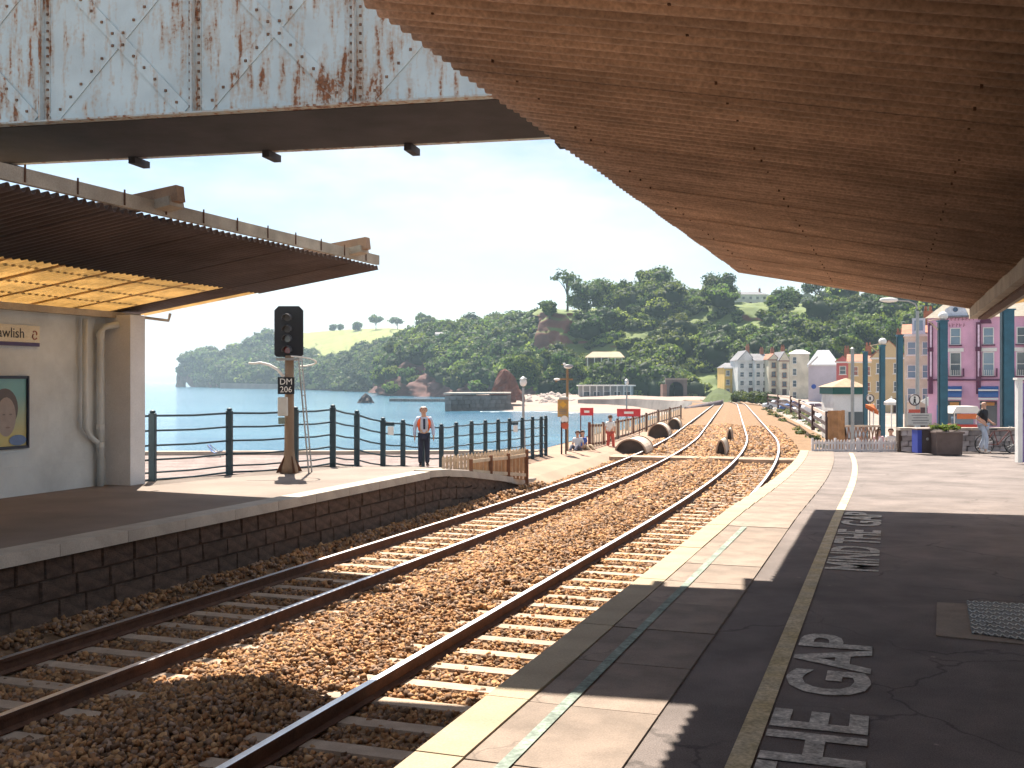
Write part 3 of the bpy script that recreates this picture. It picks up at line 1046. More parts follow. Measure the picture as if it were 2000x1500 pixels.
# ------------------------------------------------------------------ colour-light signal
b0 = gr(565, 924, 0)
sg = thing('railway_signal', 'tall black-headed railway colour-light signal on a brown post by the railing', 'signal', b0)
X, Y = b0.x, b0.y
m_post = M('signal_post', (0.27, 0.19, 0.13), 0.8, 0.3, 3.0, sc=(1, 1, 0.2), bump=0.2, bscale=30)
MB().lathe((X, Y, 0), [(0.20, 0.0), (0.18, 0.12), (0.125, 0.3), (0.105, 0.55), (0.1, 1.5), (0.095, 2.5)], 14).build('post', m_post, sg, smooth=True)
for q in range(4):
    a = q * 1.57 + 0.6
    MB().prism([(X + 0.09 * math.cos(a), Y + 0.09 * math.sin(a), 0.42), (X + 0.09 * math.cos(a), Y + 0.09 * math.sin(a), 0.02), (X + 0.3 * math.cos(a), Y + 0.3 * math.sin(a), 0.02)],
               (-0.02 * math.sin(a), 0.02 * math.cos(a), 0)).build('foot_bracket', m_rust, sg)
hz0, hz1, hw, ch = 2.47, 3.55, 0.305, 0.09
poly = [(X - hw + ch, hz1), (X - hw, hz1 - ch), (X - hw, hz0 + ch * .6), (X - hw + ch * .6, hz0), (X + hw - ch * .6, hz0), (X + hw, hz0 + ch * .6), (X + hw, hz1 - ch), (X + hw - ch, hz1)]
hd = MB().prism([(x, Y - 0.06, z) for x, z in poly][::-1], (0, 0.04, 0)).build('backboard', plain('signal_black', (0.016, 0.018, 0.024), 0.55), sg)
MB().box((X, Y + 0.12, 3.0), (0.34, 0.28, 0.95)).build('lamp_case', MATS['signal_black'], sg, bevel=0.02)
for z, mt in ((3.30, 'g'), (3.06, 'y'), (2.86, 'y'), (2.62, 'r')):
    lens = MB().tube([(X - 0.02, Y - 0.06, z), (X - 0.02, Y - 0.085, z)], 0.075, 14).build('lens', glass_pane('lens_red', (0.20, 0.03, 0.03)) if mt == 'r' else glass_pane('lens_grey', (0.12, 0.13, 0.14)), hd)
    arc = [(X - 0.02 + 0.095 * math.cos(q), z + 0.095 * math.sin(q)) for q in np.linspace(-0.3, math.pi + 0.3, 12)]
    mb = MB()
    mb.sheet([[(x, Y - 0.062, zz) for x, zz in arc], [(x, Y - 0.25, zz - 0.02) for x, zz in arc]])
    ho = mb.build('hood', plain('hood_grey', (0.10, 0.10, 0.11), 0.4), hd)
    md = ho.modifiers.new('thick', 'SOLIDIFY'); md.thickness = 0.006
MB().box((X, Y, 2.42), (0.5, 0.34, 0.05)).build('platform_bracket', m_gal, sg)
# plate DM 206
plt = MB().box((X - 0.04, Y - 0.13, 1.86), (0.35, 0.02, 0.36)).build('number_plate', MATS['signal_black'], sg)
put_text(text_mesh('DM', 0.25, 0.125, 0.004), 'lettering', m_white, plt, (X - 0.165, Y - 0.143, 1.885), (1, 0, 0), (0, 0, 1))
put_text(text_mesh('206', 0.25, 0.125, 0.004), 'lettering', m_white, plt, (X - 0.165, Y - 0.143, 1.72), (1, 0, 0), (0, 0, 1))
bx = MB().box((X - 0.1, Y - 0.17, 1.42), (0.2, 0.14, 0.4)).build('telephone_box', plain('box_grey', (0.55, 0.55, 0.52)), sg, bevel=0.02)
MB().box((X - 0.13, Y - 0.16, 1.12), (0.12, 0.12, 0.14)).build('junction_box', plain('box_green', (0.2, 0.25, 0.22)), sg, bevel=0.01)
# ladder on the right, with a hoop guard, and the lamp arm on the left
lx0, lx1 = X + 0.42, X + 0.2
for dy in (-0.02, 0.32):
    MB().tube([(lx0, Y + dy, 0), (lx1, Y + dy, 2.45)], 0.018, 6).build('ladder_rail', m_gal, sg)
for z in np.arange(0.25, 2.4, 0.28):
    x = lx0 + (lx1 - lx0) * z / 2.45
    MB().tube([(x, Y - 0.02, z), (x, Y + 0.32, z)], 0.011, 5).build('rung', m_gal, sg)
hoop = [(X + 0.05 + 0.5 * math.sin(q) * 1.0, Y + 0.1 - 0.42 * math.cos(q), 2.38 - 0.1 * math.cos(q) * (-1)) for q in np.linspace(0.1, 3.04, 14)]
MB().tube(hoop, 0.017, 6).build('hoop_guard', m_white, sg)
MB().tube([(X - 0.1, Y - 0.1, 2.05), (X - 0.22, Y - 0.1, 2.2), (X - 0.4, Y - 0.1, 2.3), (X - 0.6, Y - 0.1, 2.35), (X - 0.72, Y - 0.1, 2.33), (X - 0.84, Y - 0.1, 2.34)], 0.034, 8, 0.02).build('lamp_arm', m_white, sg, smooth=True)

# ------------------------------------------------------------------ fences on the platform ramp
pk = thing('picket_fence', 'pale timber picket fence on the platform ramp behind the railway worker', 'fence', at(930, 915, 28.5))
a, b_ = at(866, 905, 27.6), at(1026, 905, 31.0)
zt0 = 0.06
n = 26
for i in range(n):
    u = i / (n - 1)
    p = a.lerp(b_, u)
    g = -0.62
    w = 0.075
    mb = MB()
    mb.prism([(p.x - w / 2, p.y, g), (p.x + w / 2, p.y, g), (p.x + w / 2, p.y, zt0 - 0.07), (p.x, p.y, zt0), (p.x - w / 2, p.y, zt0 - 0.07)], (0.003, 0.02, 0))
    mb.build('picket', m_woodp, pk)
for z in (-0.1, -0.45):
    MB().bar(Vector((a.x, a.y + 0.05, z)), Vector((b_.x, b_.y + 0.05, z)), 0.03, 0.09).build('fence_rail', m_woodp, pk)
bf = thing('timber_fence', 'orange-brown boarded fence panel with pale rails at the foot of the ramp', 'fence', at(1000, 935, 28.5))
ps = [at(920, 925, 26.6), at(959, 931, 27.5), at(993, 934, 28.4), at(1029, 939, 29.3)]
tops = [0.03, 0.06, 0.05, 0.1]
for p, tz in zip(ps, tops):
    MB().box((p.x, p.y, (p.z - 0.1 + tz) / 2), (0.09, 0.09, tz - p.z + 0.1)).build('fence_post', M('post_wood', (0.17, 0.075, 0.04), 0.85, 0.25, 4), bf)
for i in range(3):
    p, q = ps[i], ps[i + 1]
    for j in range(5):
        u0, u1 = (j + 0.04) / 5, (j + 0.96) / 5
        e0, e1 = p.lerp(q, u0), p.lerp(q, u1)
        MB().prism([(e0.x, e0.y + 0.05, e0.z), (e1.x, e1.y + 0.05, e1.z), (e1.x, e1.y + 0.05, tops[i] - 0.06), (e0.x, e0.y + 0.05, tops[i] - 0.06)], (0.0, 0.02, 0)).build('board', m_wood, bf)
    for zf in (0.18, 0.82):
        za = p.z + (tops[i] - p.z) * zf
        zb_ = q.z + (tops[i + 1] - q.z) * zf
        MB().bar((p.x, p.y + 0.02, za), (q.x, q.y + 0.02, zb_), 0.03, 0.085).build('fence_rail', m_woodp, bf)
# ------------------------------------------------------------------ sea, sea wall, beach
ZSEA = -5.55
m_sea, t, b = newmat('sea_water')
n1 = noise(t, 0.7, 4, sc=(0.4, 1.0, 1.0), rough=0.6)
n2 = noise(t, 0.09, 3, sc=(0.3, 1.0, 1.0))
n3 = noise(t, 2.6, 2)
ad = t.nodes.new('ShaderNodeMath'); ad.operation = 'MULTIPLY_ADD'; ad.inputs[1].default_value = 1.6
t.links.new(n2.outputs['Fac'], ad.inputs[0]); t.links.new(n1.outputs['Fac'], ad.inputs[2])
ad2 = t.nodes.new('ShaderNodeMath'); ad2.operation = 'MULTIPLY_ADD'; ad2.inputs[1].default_value = 0.08
t.links.new(n3.outputs['Fac'], ad2.inputs[0]); t.links.new(ad.outputs[0], ad2.inputs[2])
bp = t.nodes.new('ShaderNodeBump'); bp.inputs['Strength'].default_value = 0.4; bp.inputs['Distance'].default_value = 0.7
t.links.new(ad2.outputs[0], bp.inputs['Height']); t.links.new(bp.outputs[0], b.inputs['Normal'])
n4 = noise(t, 0.05, 6, sc=(0.15, 1.0, 1.0), rough=0.7)
rc = ramp(t, n4.outputs['Fac'], 0.35, 0.65, (0.03, 0.115, 0.20, 1), (0.075, 0.20, 0.29, 1))
t.links.new(rc.outputs[0], b.inputs['Base Color'])
b.inputs['Roughness'].default_value = 0.12
b.inputs['IOR'].default_value = 1.33
b.inputs['Specular IOR Level'].default_value = 0.28
xs = [-9000, -3000, -1000, -400, -150, -60, 0, 100, 300, 1000, 4000]
ys = [20, 45, 80, 150, 260, 400, 700, 1200, 2200, 5000, 11000]
o = MB().sheet([[(x, y, ZSEA) for x in xs] for y in ys]).build('sea', m_sea)
struct(o, 'pale blue sea with sunlit ripples')

# promenade behind the railing, then the wall down to the water
m_prom = M('promenade_stone', (0.20, 0.155, 0.145), 0.95, 0.3, 1.2, bump=0.5, bscale=12, fine=0.25, fscale=10)
near = [Vector((-40, 6, 0))] + [Vector((p.x - 0.25, p.y + 0.15, 0)) for p in PP] + [Vector((4.5, 47, 0))]
rows = []
for u in np.linspace(0, 1, 8):
    r = []
    for p in near:
        d1 = 46.5 + 0.05 * p.x
        r.append((p.x - (2.0 * u), p.y + (d1 - p.y) * u, -0.98 - 0.2 * u))
    rows.append(r)
o = MB().sheet([r[::-1] for r in rows]).build('promenade', m_prom)
struct(o, 'dark stony promenade below the railing')
edge = rows[-1]
MB().sheet([[(p[0], p[1], p[2]) for p in edge], [(p[0] + 0.2, p[1] + 1.2, -7) for p in edge]]).build('sea_wall', m_prom)['kind'] = 'structure'
for i in range(len(edge) - 1):
    if i % 1 == 0:
        pass
cb = MB()
cb.sheet([[(p[0], p[1] - 0.35, p[2]) for p in edge], [(p[0], p[1] - 0.35, p[2] + 0.16) for p in edge], [(p[0], p[1] + 0.1, p[2] + 0.16) for p in edge], [(p[0], p[1] + 0.1, p[2] - 0.3) for p in edge]])
struct(cb.build('promenade_kerb', M('kerb_stone', (0.42, 0.34, 0.27), 0.9, 0.2, 1.0)))
rows = [[(p.x - 0.1, p.y - 0.05, z) for p in PP] for z in (-0.02, -1.3)]
rows = [[(p.x - 0.08, p.y, p.z - 0.02) for p in PP], [(p.x - 0.08, p.y + 0.05, -1.4) for p in PP]]
struct(MB().sheet(rows).build('retaining_wall', m_prom))
# path at the foot of the ramp, beyond the sea-side platform
rows = []
for s in np.linspace(27.0, 60, 14):
    rows.append([SC_(s, l, -0.75 - (0.006 * max(0, s - 40)) - dz) for l, dz in ((-12.4, 0), (-11.3, 0), (-10.3, 0.02), (-9.7, 0.1), (-9.15, 0.31))])
o = MB().sheet(rows).build('path', m_path)
struct(o, 'pinkish path beside the seaward track beyond the ramp')
rows = [[SC_(s, -12.4, z) for s in np.linspace(36, 62, 10)] for z in (-0.76, -3.2)]
struct(MB().sheet(rows).build('path_wall', m_prom))

# beach with the breakwater
m_sand = M('sand', (0.29, 0.215, 0.18), 0.95, 0.15, 0.15, bump=0.2, bscale=3, fine=0.15, fscale=3)
rows = []
for px in np.linspace(930, 1420, 26):
    col = []
    for u in np.linspace(0, 1, 8):
        d = (268 - 0.17 * max(0, px - 1050)) + u * 75
        z = ZSEA - 0.25 + 3.6 * u ** 1.2 + 0.12 * math.sin(px * 0.05 + u * 9)
        col.append(((px - 1000) * d / F, d, z))
    rows.append(col)
o = MB().sheet(rows).build('beach', m_sand, smooth=True)
struct(o, 'pink sand and shingle beach under the wooded cliff')
rows = []
for px in np.linspace(938, 1130, 60):
    d = 268 - 0.17 * max(0, px - 1050)
    w = 1.2 + 0.9 * math.sin(px * 0.21) + 0.6 * math.sin(px * 0.53 + 1)
    o_ = 1.5 * math.sin(px * 0.09)
    rows.append([((px - 1000) * (d + q) / F, d + q, ZSEA + 0.05) for q in (-2.2 + o_ - max(0.2, w), -1.6 + o_)])
struct(MB().sheet(rows).build('surf', M('foam', (0.75, 0.77, 0.78), 0.9, 0.2, 0.6)), 'thin white surf along the pink beach', 'stuff')
m_block = M('block_stone', (0.19, 0.17, 0.16), 0.95, 0.3, 0.4, bump=0.5, bscale=1.5, rnd=0.2)
bw = thing('breakwater', 'grey masonry breakwater projecting into the sea before the beach', 'breakwater', at(905, 803, 272))
p0, p1 = at(869, 803, 272), at(968, 803, 280)
ztop = CH - 25 * 272 / F
MB().prism([(p0.x, p0.y, ZSEA - 1), (p1.x + 4, p1.y + 2, ZSEA - 1), (p1.x + 4, p1.y + 14, ZSEA - 1), (p0.x + 1, p0.y + 14, ZSEA - 1)], (0, 0, ztop - ZSEA + 0.6)).build('core', m_block, bw)
for r_ in range(4):
    x = p0.x
    while x < p1.x + 3:
        w = random.uniform(1.0, 1.9)
        zc = ZSEA + 0.2 + r_ * 1.02
        u = (x - p0.x) / (p1.x - p0.x)
        MB().box((x + w / 2, p0.y + (p1.y - p0.y) * u * 0.95 + 0.1 - random.uniform(0, .12), zc), (w * 0.95, 0.7, 0.96)).build('stone_block', m_block, bw)
        x += w
MB().prism([(p0.x - 0.3, p0.y - 0.5, ztop), (p1.x + 4, p1.y + 1, ztop), (p1.x + 4, p1.y + 14.5, ztop), (p0.x + 0.6, p0.y + 14.5, ztop)], (0, 0, 0.35)).build('cap', M('cap_stone', (0.42, 0.38, 0.33), 0.9, 0.2, 0.5), bw)
gy = thing('groyne', 'long low dark groyne lying in the water left of the breakwater', 'groyne', at(815, 784, 400))
a, b_ = at(762, 784, 404), at(900, 784, 396)
for i in range(10):
    q0, q1 = a.lerp(b_, i / 10 + 0.004), a.lerp(b_, (i + 0.96) / 10)
    MB().bar((q0.x, q0.y, ZSEA + 0.25), (q1.x, q1.y, ZSEA + 0.25), 2.2, 1.5 + random.uniform(-.2, .2)).build('stone_block', m_block, gy)


def rock_mesh(rx, ry, rz_, seed, n=14, m=9, peak=1.0):
    rg = np.random.default_rng(seed)
    ph = rg.uniform(0, 6.28, 12)
    mb = MB()
    rows = []
    for i in range(m + 1):
        u = i / m
        rad = (1 - u) ** peak
        row = []
        for k in range(n + 1):
            q = 2 * math.pi * (k % n) / n
            w = 1 + 0.16 * math.sin(3 * q + ph[0] + u * 3) + 0.1 * math.sin(7 * q + ph[1] - u * 6) + 0.06 * math.sin(13 * q + u * 17 + ph[2])
            row.append((rx * rad * w * math.cos(q), ry * rad * w * math.sin(q), rz_ * (u + 0.04 * math.sin(5 * q + ph[3]) * (1 - u))))
        rows.append(row)
    return mb.sheet(rows)


m_red = M('red_rock', (0.15, 0.062, 0.045), 0.95, 0.35, 0.25, bump=0.9, bscale=0.6, fine=0.3, fscale=0.9)
m_redfar = M('red_cliff', (0.10, 0.045, 0.04), 0.95, 0.4, 0.05, bump=0.9, bscale=0.25, fine=0.35, fscale=0.2)
mb = rock_mesh(5.0, 4.5, 9.2, 3, 22, 12, 0.62)
o = put(mb.mesh('rock_stack'), 'rock_stack', m_red, None, at(986, 784, 300))
tag(o, 'pointed dark red rock standing on the beach by the breakwater', 'rock')
mb = rock_mesh(3.6, 3, 4.4, 5, 16, 8, 0.8)
o = put(mb.mesh('sea_rock'), 'sea_rock', M('wet_rock', (0.05, 0.04, 0.045), 0.7, 0.3, 0.5), None, (at(714, 787, 375).x, 375, ZSEA - 0.9))
tag(o, 'small dark rock alone in the open water', 'rock')
for i in range(60):
    px = random.uniform(1032, 1145)
    u = random.uniform(0.45, 0.98)
    d = 268 + u * 75
    z = ZSEA - 0.25 + 3.6 * u ** 1.2
    r_ = random.uniform(0.6, 1.7)
    o = put(rock_mesh(r_, r_, r_ * 0.9, i + 20, 8, 4, 0.6).mesh('boulder'), 'boulder', M('pale_boulder', (0.36, 0.30, 0.27), 0.9, 0.3, 0.6, rnd=0.4), None, ((px - 1000) * d / F, d, z - 0.25))
    tag(o, 'pale boulder among many strewn on the back of the pink beach', 'boulder', 'boulders along the back of the beach')

# ------------------------------------------------------------------ hills
def vnoise(p, sc, seed, oct_=4):
    rg = np.random.default_rng(seed)
    out = np.zeros(len(p))
    a = 1.0
    for k in range(oct_):
        for q in range(3):
            d = rg.normal(size=3)
            d /= np.linalg.norm(d)
            out += a * np.sin(p @ d / sc * 6.28 + rg.uniform(0, 6.28)) / 3
        sc /= 2.1
        a *= 0.55
    return out


def hill_grid(cols, nx, ny):
    pxs = np.array([c[0] for c in cols], float)
    py = np.array([[r[0] for r in c[1]] for c in cols], float)
    dd = np.array([[r[1] for r in c[1]] for c in cols], float)
    nr = py.shape[1]
    X = np.linspace(pxs[0], pxs[-1], nx)
    T = np.linspace(0, nr - 1, ny)
    A = np.array([np.interp(X, pxs, py[:, r]) for r in range(nr)])
    D = np.array([np.interp(X, pxs, dd[:, r]) for r in range(nr)])
    AA = np.array([np.interp(T, range(nr), A[:, i]) for i in range(nx)])      # nx, ny
    DD = np.array([np.interp(T, range(nr), D[:, i]) for i in range(nx)])
    PX = np.repeat(X[:, None], ny, 1)
    return PX, AA, DD


def hill(name, cols, nx, ny, amp, sc, seed, mat, label):
    PX, PY, DD = hill_grid(cols, nx, ny)
    V = np.stack([(PX - 1000) * DD / F, DD, CH - (PY - HZ) * DD / F], -1).reshape(-1, 3)
    nz_ = vnoise(V, sc, seed)
    V[:, 1] -= nz_ * amp
    V[:, 0] += vnoise(V, sc * 0.6, seed + 50) * amp * 1.2
    V[:, 2] += nz_ * amp * 0.35
    idx = np.arange(nx * ny).reshape(nx, ny)
    f = np.stack([idx[:-1, :-1], idx[1:, :-1], idx[1:, 1:], idx[:-1, 1:]], -1).reshape(-1, 4)
    o = put(np_mesh(name, V, f, smooth=True), name, mat)
    struct(o, label)
    return (PX, PY, V.reshape(nx, ny, 3))


# leaf clumps ---------------------------------------------------------------
m_leaf = tinted('leaves', 0.7, 0.38, 0.25, 0.25, 0.05)
GREENS = np.array([(0.075, 0.13, 0.026), (0.115, 0.17, 0.03), (0.05, 0.098, 0.028), (0.145, 0.19, 0.036), (0.08, 0.125, 0.036)])


def clumps(C, Rr, per, leaf, seed, green=GREENS, squash=0.8, tone=1.0, full=False, base=None):
    """C (n,3) centres, Rr (n,) radii: leaf quads spread over lumpy balls"""
    rg = np.random.default_rng(seed)
    n = len(C)
    d = rg.normal(size=(n, per, 3))
    if not full:
        d[:, :, 2] = np.abs(d[:, :, 2]) * 1.0 - 0.25 * np.abs(rg.normal(size=(n, per)))
    d /= np.linalg.norm(d, axis=2, keepdims=True)
    rad = Rr[:, None, None] * (0.72 + 0.38 * rg.random((n, per, 1)))
    pos = C[:, None, :] + d * rad * np.array([1, 1, squash])
    nor = d + rg.normal(size=d.shape) * 0.55
    nor /= np.linalg.norm(nor, axis=2, keepdims=True)
    a = np.cross(nor, rg.normal(size=d.shape))
    a /= np.linalg.norm(a, axis=2, keepdims=True) + 1e-6
    b = np.cross(nor, a)
    L = leaf * (0.6 + 0.8 * rg.random((n, per, 1)))
    if np.ndim(leaf):
        L = L.reshape(n, per, 1)
    q = np.stack([pos - a * L * 0.5, pos + b * L * 0.42, pos + a * L * 0.5, pos - b * L * 0.42], 2).reshape(-1, 3)
    f = np.arange(n * per * 4).reshape(-1, 4)
    if base is None:
        base = green[rg.integers(0, len(green), n)] * rg.uniform(0.6, 1.4, (n, 1)) * tone
    tint = (base[:, None, :] * rg.uniform(0.7, 1.3, (n, per, 1))).reshape(-1, 3)
    return q, f, tint


def cores(C, Rr, tone=1.0, green=(0.03, 0.055, 0.018), squash=0.8):  # the darker green paints shade into the gaps between leaves
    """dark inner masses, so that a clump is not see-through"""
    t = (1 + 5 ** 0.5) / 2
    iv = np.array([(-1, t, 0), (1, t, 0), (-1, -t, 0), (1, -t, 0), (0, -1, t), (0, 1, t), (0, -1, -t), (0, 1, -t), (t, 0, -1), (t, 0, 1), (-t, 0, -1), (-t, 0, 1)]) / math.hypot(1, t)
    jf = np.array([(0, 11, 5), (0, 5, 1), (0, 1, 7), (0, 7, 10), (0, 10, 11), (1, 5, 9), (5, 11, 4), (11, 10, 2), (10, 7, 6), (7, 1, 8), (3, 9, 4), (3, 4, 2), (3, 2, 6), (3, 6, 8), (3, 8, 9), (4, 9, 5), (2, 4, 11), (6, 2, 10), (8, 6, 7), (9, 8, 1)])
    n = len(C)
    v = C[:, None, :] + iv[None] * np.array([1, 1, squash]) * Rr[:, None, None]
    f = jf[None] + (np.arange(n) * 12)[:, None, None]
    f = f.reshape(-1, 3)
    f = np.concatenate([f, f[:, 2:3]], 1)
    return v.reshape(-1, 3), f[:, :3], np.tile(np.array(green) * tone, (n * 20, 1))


def quads_and_tris(name, parts, mat):
    """parts: list of (v, f, tint); triangles become quads with a middle point on an edge left out by using tri meshes joined"""
    V, Fq, Tq, off = [], [], [], 0
    for v, f, t in parts:
        if f.shape[1] == 3:
            mid = (v[f[:, 0]] + v[f[:, 2]]) / 2
            k = len(v)
            f = np.concatenate([f, (np.arange(len(f)) + k)[:, None]], 1)
            v = np.concatenate([v, mid])
        V.append(v); Fq.append(f + off); Tq.append(t); off += len(v)
    return np_mesh(name, np.concatenate(V), np.concatenate(Fq), np.concatenate(Tq))


SUBK = 8


def scrub(name, grid, n, rmin, rmax, per, leaf, seed, keep, label, tone=1.0, green=GREENS, lift=0.3):
    PX, PY, V = grid
    nx, ny = PX.shape
    rg = np.random.default_rng(seed)
    i = rg.uniform(0, nx - 1.001, n); j = rg.uniform(0, ny - 1.001, n)
    i0, j0 = i.astype(int), j.astype(int)
    u, w = (i - i0)[:, None], (j - j0)[:, None]
    P = (V[i0, j0] * (1 - u) * (1 - w) + V[i0 + 1, j0] * u * (1 - w) + V[i0, j0 + 1] * (1 - u) * w + V[i0 + 1, j0 + 1] * u * w)
    px = PX[i0, j0]; py = PY[i0, j0]
    ok = np.array([keep(a, b) for a, b in zip(px, py)]) > rg.random(n)
    P = P[ok]
    Rr = rg.uniform(rmin, rmax, len(P))
    P[:, 2] += Rr * lift
    # each lump is a bush or small tree of its own tone, built of several leafy knobs
    k = len(P)
    lump = green[rg.integers(0, len(green), k)] * rg.uniform(0.45, 1.65, (k, 1)) * tone
    dv = rg.normal(size=(k, SUBK, 3))
    dv[:, :, 2] = np.abs(dv[:, :, 2]) * 0.9
    dv /= np.linalg.norm(dv, axis=2, keepdims=True)
    dv[:, 0] = (0, 0, 1)
    C2 = (P[:, None, :] + dv * Rr[:, None, None] * np.array([0.78, 0.78, 0.62])).reshape(-1, 3)
    R2 = (Rr[:, None] * rg.uniform(0.34, 0.52, (k, SUBK))).reshape(-1)
    b2 = (lump[:, None, :] * rg.uniform(0.85, 1.15, (k, SUBK, 1))).reshape(-1, 3)
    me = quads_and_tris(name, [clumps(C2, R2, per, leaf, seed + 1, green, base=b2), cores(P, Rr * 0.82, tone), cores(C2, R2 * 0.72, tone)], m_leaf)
    o = put(me, name, m_leaf)
    struct(o, label, 'stuff')
    return o


m_grass = M('hill_grass', (0.15, 0.19, 0.05), 0.95, 0.2, 0.03, fine=0.2, fscale=0.3)
m_field = M('field_grass', (0.19, 0.215, 0.06), 0.95, 0.12, 0.02, fine=0.08, fscale=0.08)
m_earth = M('hill_earth', (0.075, 0.085, 0.03), 0.95, 0.35, 0.06, bump=0.5, bscale=0.5)

# far headland
cols = [(366, [(756, 1480), (712, 1495), (712, 1560)]), (381, [(756, 1430), (708, 1450), (708, 1560)]), (402, [(756, 1400), (702, 1430), (701, 1540)]), (429, [(757, 1330), (720, 1360), (698, 1480)]),
        (459, [(758, 1250), (730, 1270), (687, 1430)]), (485, [(758, 1180), (735, 1200), (686, 1400)]), (507, [(758, 1150), (735, 1170), (668, 1350)]), (520, [(758, 1120), (735, 1150), (664, 1330)]),
        (545, [(759, 1090), (738, 1120), (668, 1300)]), (600, [(760, 1050), (738, 1080), (690, 1250)]), (650, [(761, 1000), (740, 1040), (715, 1200)])]
g_far = hill('headland', cols, 70, 24, 6, 60, 11, m_redfar, 'hazy wooded headland running out to sea')
scrub('headland_wood', g_far, 560, 7, 15, 20, 2.9, 12, lambda a, b: (0.0 if a < 385 else 1.0) if b > 738 and a < 520 else (1.0 if b < 745 else 0.15), 'dark trees covering the far headland', 0.85)
mb = rock_mesh(7, 8, 29, 9, 14, 10, 0.28)
o = put(mb.mesh('sea_stack'), 'sea_stack', m_redfar, None, (at(353, 755, 1500).x, 1500, ZSEA - 1))
tag(o, 'dark sea stack standing off the tip of the far headland', 'rock')
# sea wall under the headland
cols = [(430, [(759, 1180), (748, 1182)]), (590, [(763, 1000), (751, 1002)]), (720, [(768, 800), (752, 802)])]
hill('sea_wall', cols, 20, 3, 0.5, 20, 13, M('far_wall', (0.20, 0.16, 0.14), 0.9, 0.3, 0.05), 'railway sea wall below the far cliffs')
# distant land on the horizon
cols = [(-200, [(746, 8000), (739, 8100), (738, 9000)]), (150, [(746, 8000), (736, 8100), (735, 9000)]), (320, [(746, 8000), (731, 8100), (730, 9000)]), (420, [(746, 8000), (729, 8100), (728, 9000)]), (700, [(746, 8000), (729, 8100), (728, 9000)])]
hill('distant_land', cols, 30, 6, 10, 400, 14, m_earth, 'thin blue distant coast on the horizon')

# field hill
cols = [(560, [(760, 1010), (715, 1060), (690, 1120), (655, 1300), (655, 1500)]), (600, [(760, 960), (725, 1000), (694, 1060), (651, 1300), (652, 1500)]), (630, [(760, 900), (735, 930), (716, 980), (647, 1280), (648, 1500)]),
        (675, [(765, 820), (735, 860), (706, 930), (645, 1250), (646, 1500)]), (720, [(767, 760), (725, 800), (687, 880), (643, 1200), (644, 1500)]), (760, [(768, 720), (715, 760), (680, 840), (642, 1150), (643, 1400)]),
        (800, [(770, 680), (700, 720), (668, 790), (645, 1050), (645, 1300)]), (850, [(772, 650), (690, 690), (655, 760), (645, 950), (645, 1200)]), (900, [(772, 640), (690, 680), (655, 750), (645, 900), (645, 1200)])]
g_fld = hill('field_hill', cols, 70, 40, 3, 90, 15, m_field, 'bright green field on the hill above the far cliffs')
def kf(a, b):
    lim = np.interp(a, [560, 600, 630, 675, 720, 760, 800, 900], [685, 697, 718, 706, 686, 681, 667, 655])
    return 1.0 if b > lim + 1 else 0.0
scrub('field_hedges', g_fld, 1100, 4, 9, 18, 2.1, 16, kf, 'bushes on the slope below the green field', 1.0, np.array([(0.06, 0.10, 0.03), (0.09, 0.125, 0.035), (0.05, 0.08, 0.03)]))

# wooded middle hill with red cliffs at its foot
cols = [(735, [(770, 600), (768, 610), (766, 620), (764, 640), (764, 700)]), (752, [(772, 575), (745, 590), (725, 600), (715, 620), (715, 690)]), (770, [(773, 560), (735, 572), (712, 590), (702, 620), (702, 690)]),
        (800, [(774, 545), (730, 560), (698, 580), (680, 620), (678, 690)]), (830, [(775, 530), (735, 545), (698, 570), (664, 620), (662, 690)]), (870, [(776, 510), (742, 525), (706, 550), (660, 610), (657, 690)]),
        (920, [(777, 490), (745, 505), (708, 530), (658, 590), (652, 690)]), (970, [(778, 460), (745, 475), (708, 500), (650, 560), (645, 680)]), (1010, [(779, 430), (745, 445), (706, 480), (645, 540), (640, 660)]), (1080, [(780, 410), (745, 425), (706, 460), (642, 530), (636, 640)])]
g_mid = hill('wooded_hill', cols, 80, 40, 4.5, 40, 17, m_redfar, 'hazy wooded hill with dark red cliffs at the water')
def km(a, b):
    cliff = np.interp(a, [735, 770, 800, 830, 860, 900, 960, 1080], [690, 690, 705, 720, 738, 745, 748, 752])
    gap = 1.0 if b < cliff else 0.06
    if 742 < a < 800 and b > 700:
        gap = 0.12
    return gap
scrub('hill_wood', g_mid, 900, 3.5, 8, 24, 1.5, 18, km, 'dense trees covering the wooded middle hill', 1.0)

# main hill above the town
tops = [(1045, 612), (1062, 603), (1100, 608), (1150, 606), (1225, 604), (1262, 598), (1300, 592), (1350, 590), (1430, 592), (1520, 596), (1600, 596), (1700, 590), (1800, 585), (1950, 580), (2150, 575)]
cols = []
for px, yt in tops:
    f_ = np.interp(px, [1045, 1090, 1250, 1400, 1650, 2150], [400, 388, 372, 360, 330, 300])
    c = [(782, f_ - 22), (752, f_ - 8), (722, f_ + 4), (700, f_ + 18), (672, f_ + 26), (648, f_ + 36), (634, f_ + 46), (yt + 6, f_ + 58), (yt, f_ + 80), (yt - 2, f_ + 200)]
    if px <= 1110:
        c = [(782, f_ - 10), (752, f_), (722, f_ + 8), (700, f_ + 14), (680, f_ + 20), (655, f_ + 22), (630, f_ + 24), (yt + 6, f_ + 27), (yt, f_ + 60), (yt - 2, f_ + 200)]
    cols.append((px, c))
m_hill, t_, b_n = newmat('hill_ground')
g1 = t_.nodes.new('ShaderNodeNewGeometry')
sp3 = t_.nodes.new('ShaderNodeSeparateXYZ')
t_.links.new(g1.outputs['Normal'], sp3.inputs[0])
rsl = ramp(t_, sp3.outputs['Z'], 0.44, 0.62)
nn = noise(t_, 0.12, 6)
ra = ramp(t_, nn.outputs['Fac'], 0.3, 0.7, (0.10, 0.036, 0.026, 1), (0.22, 0.085, 0.055, 1))
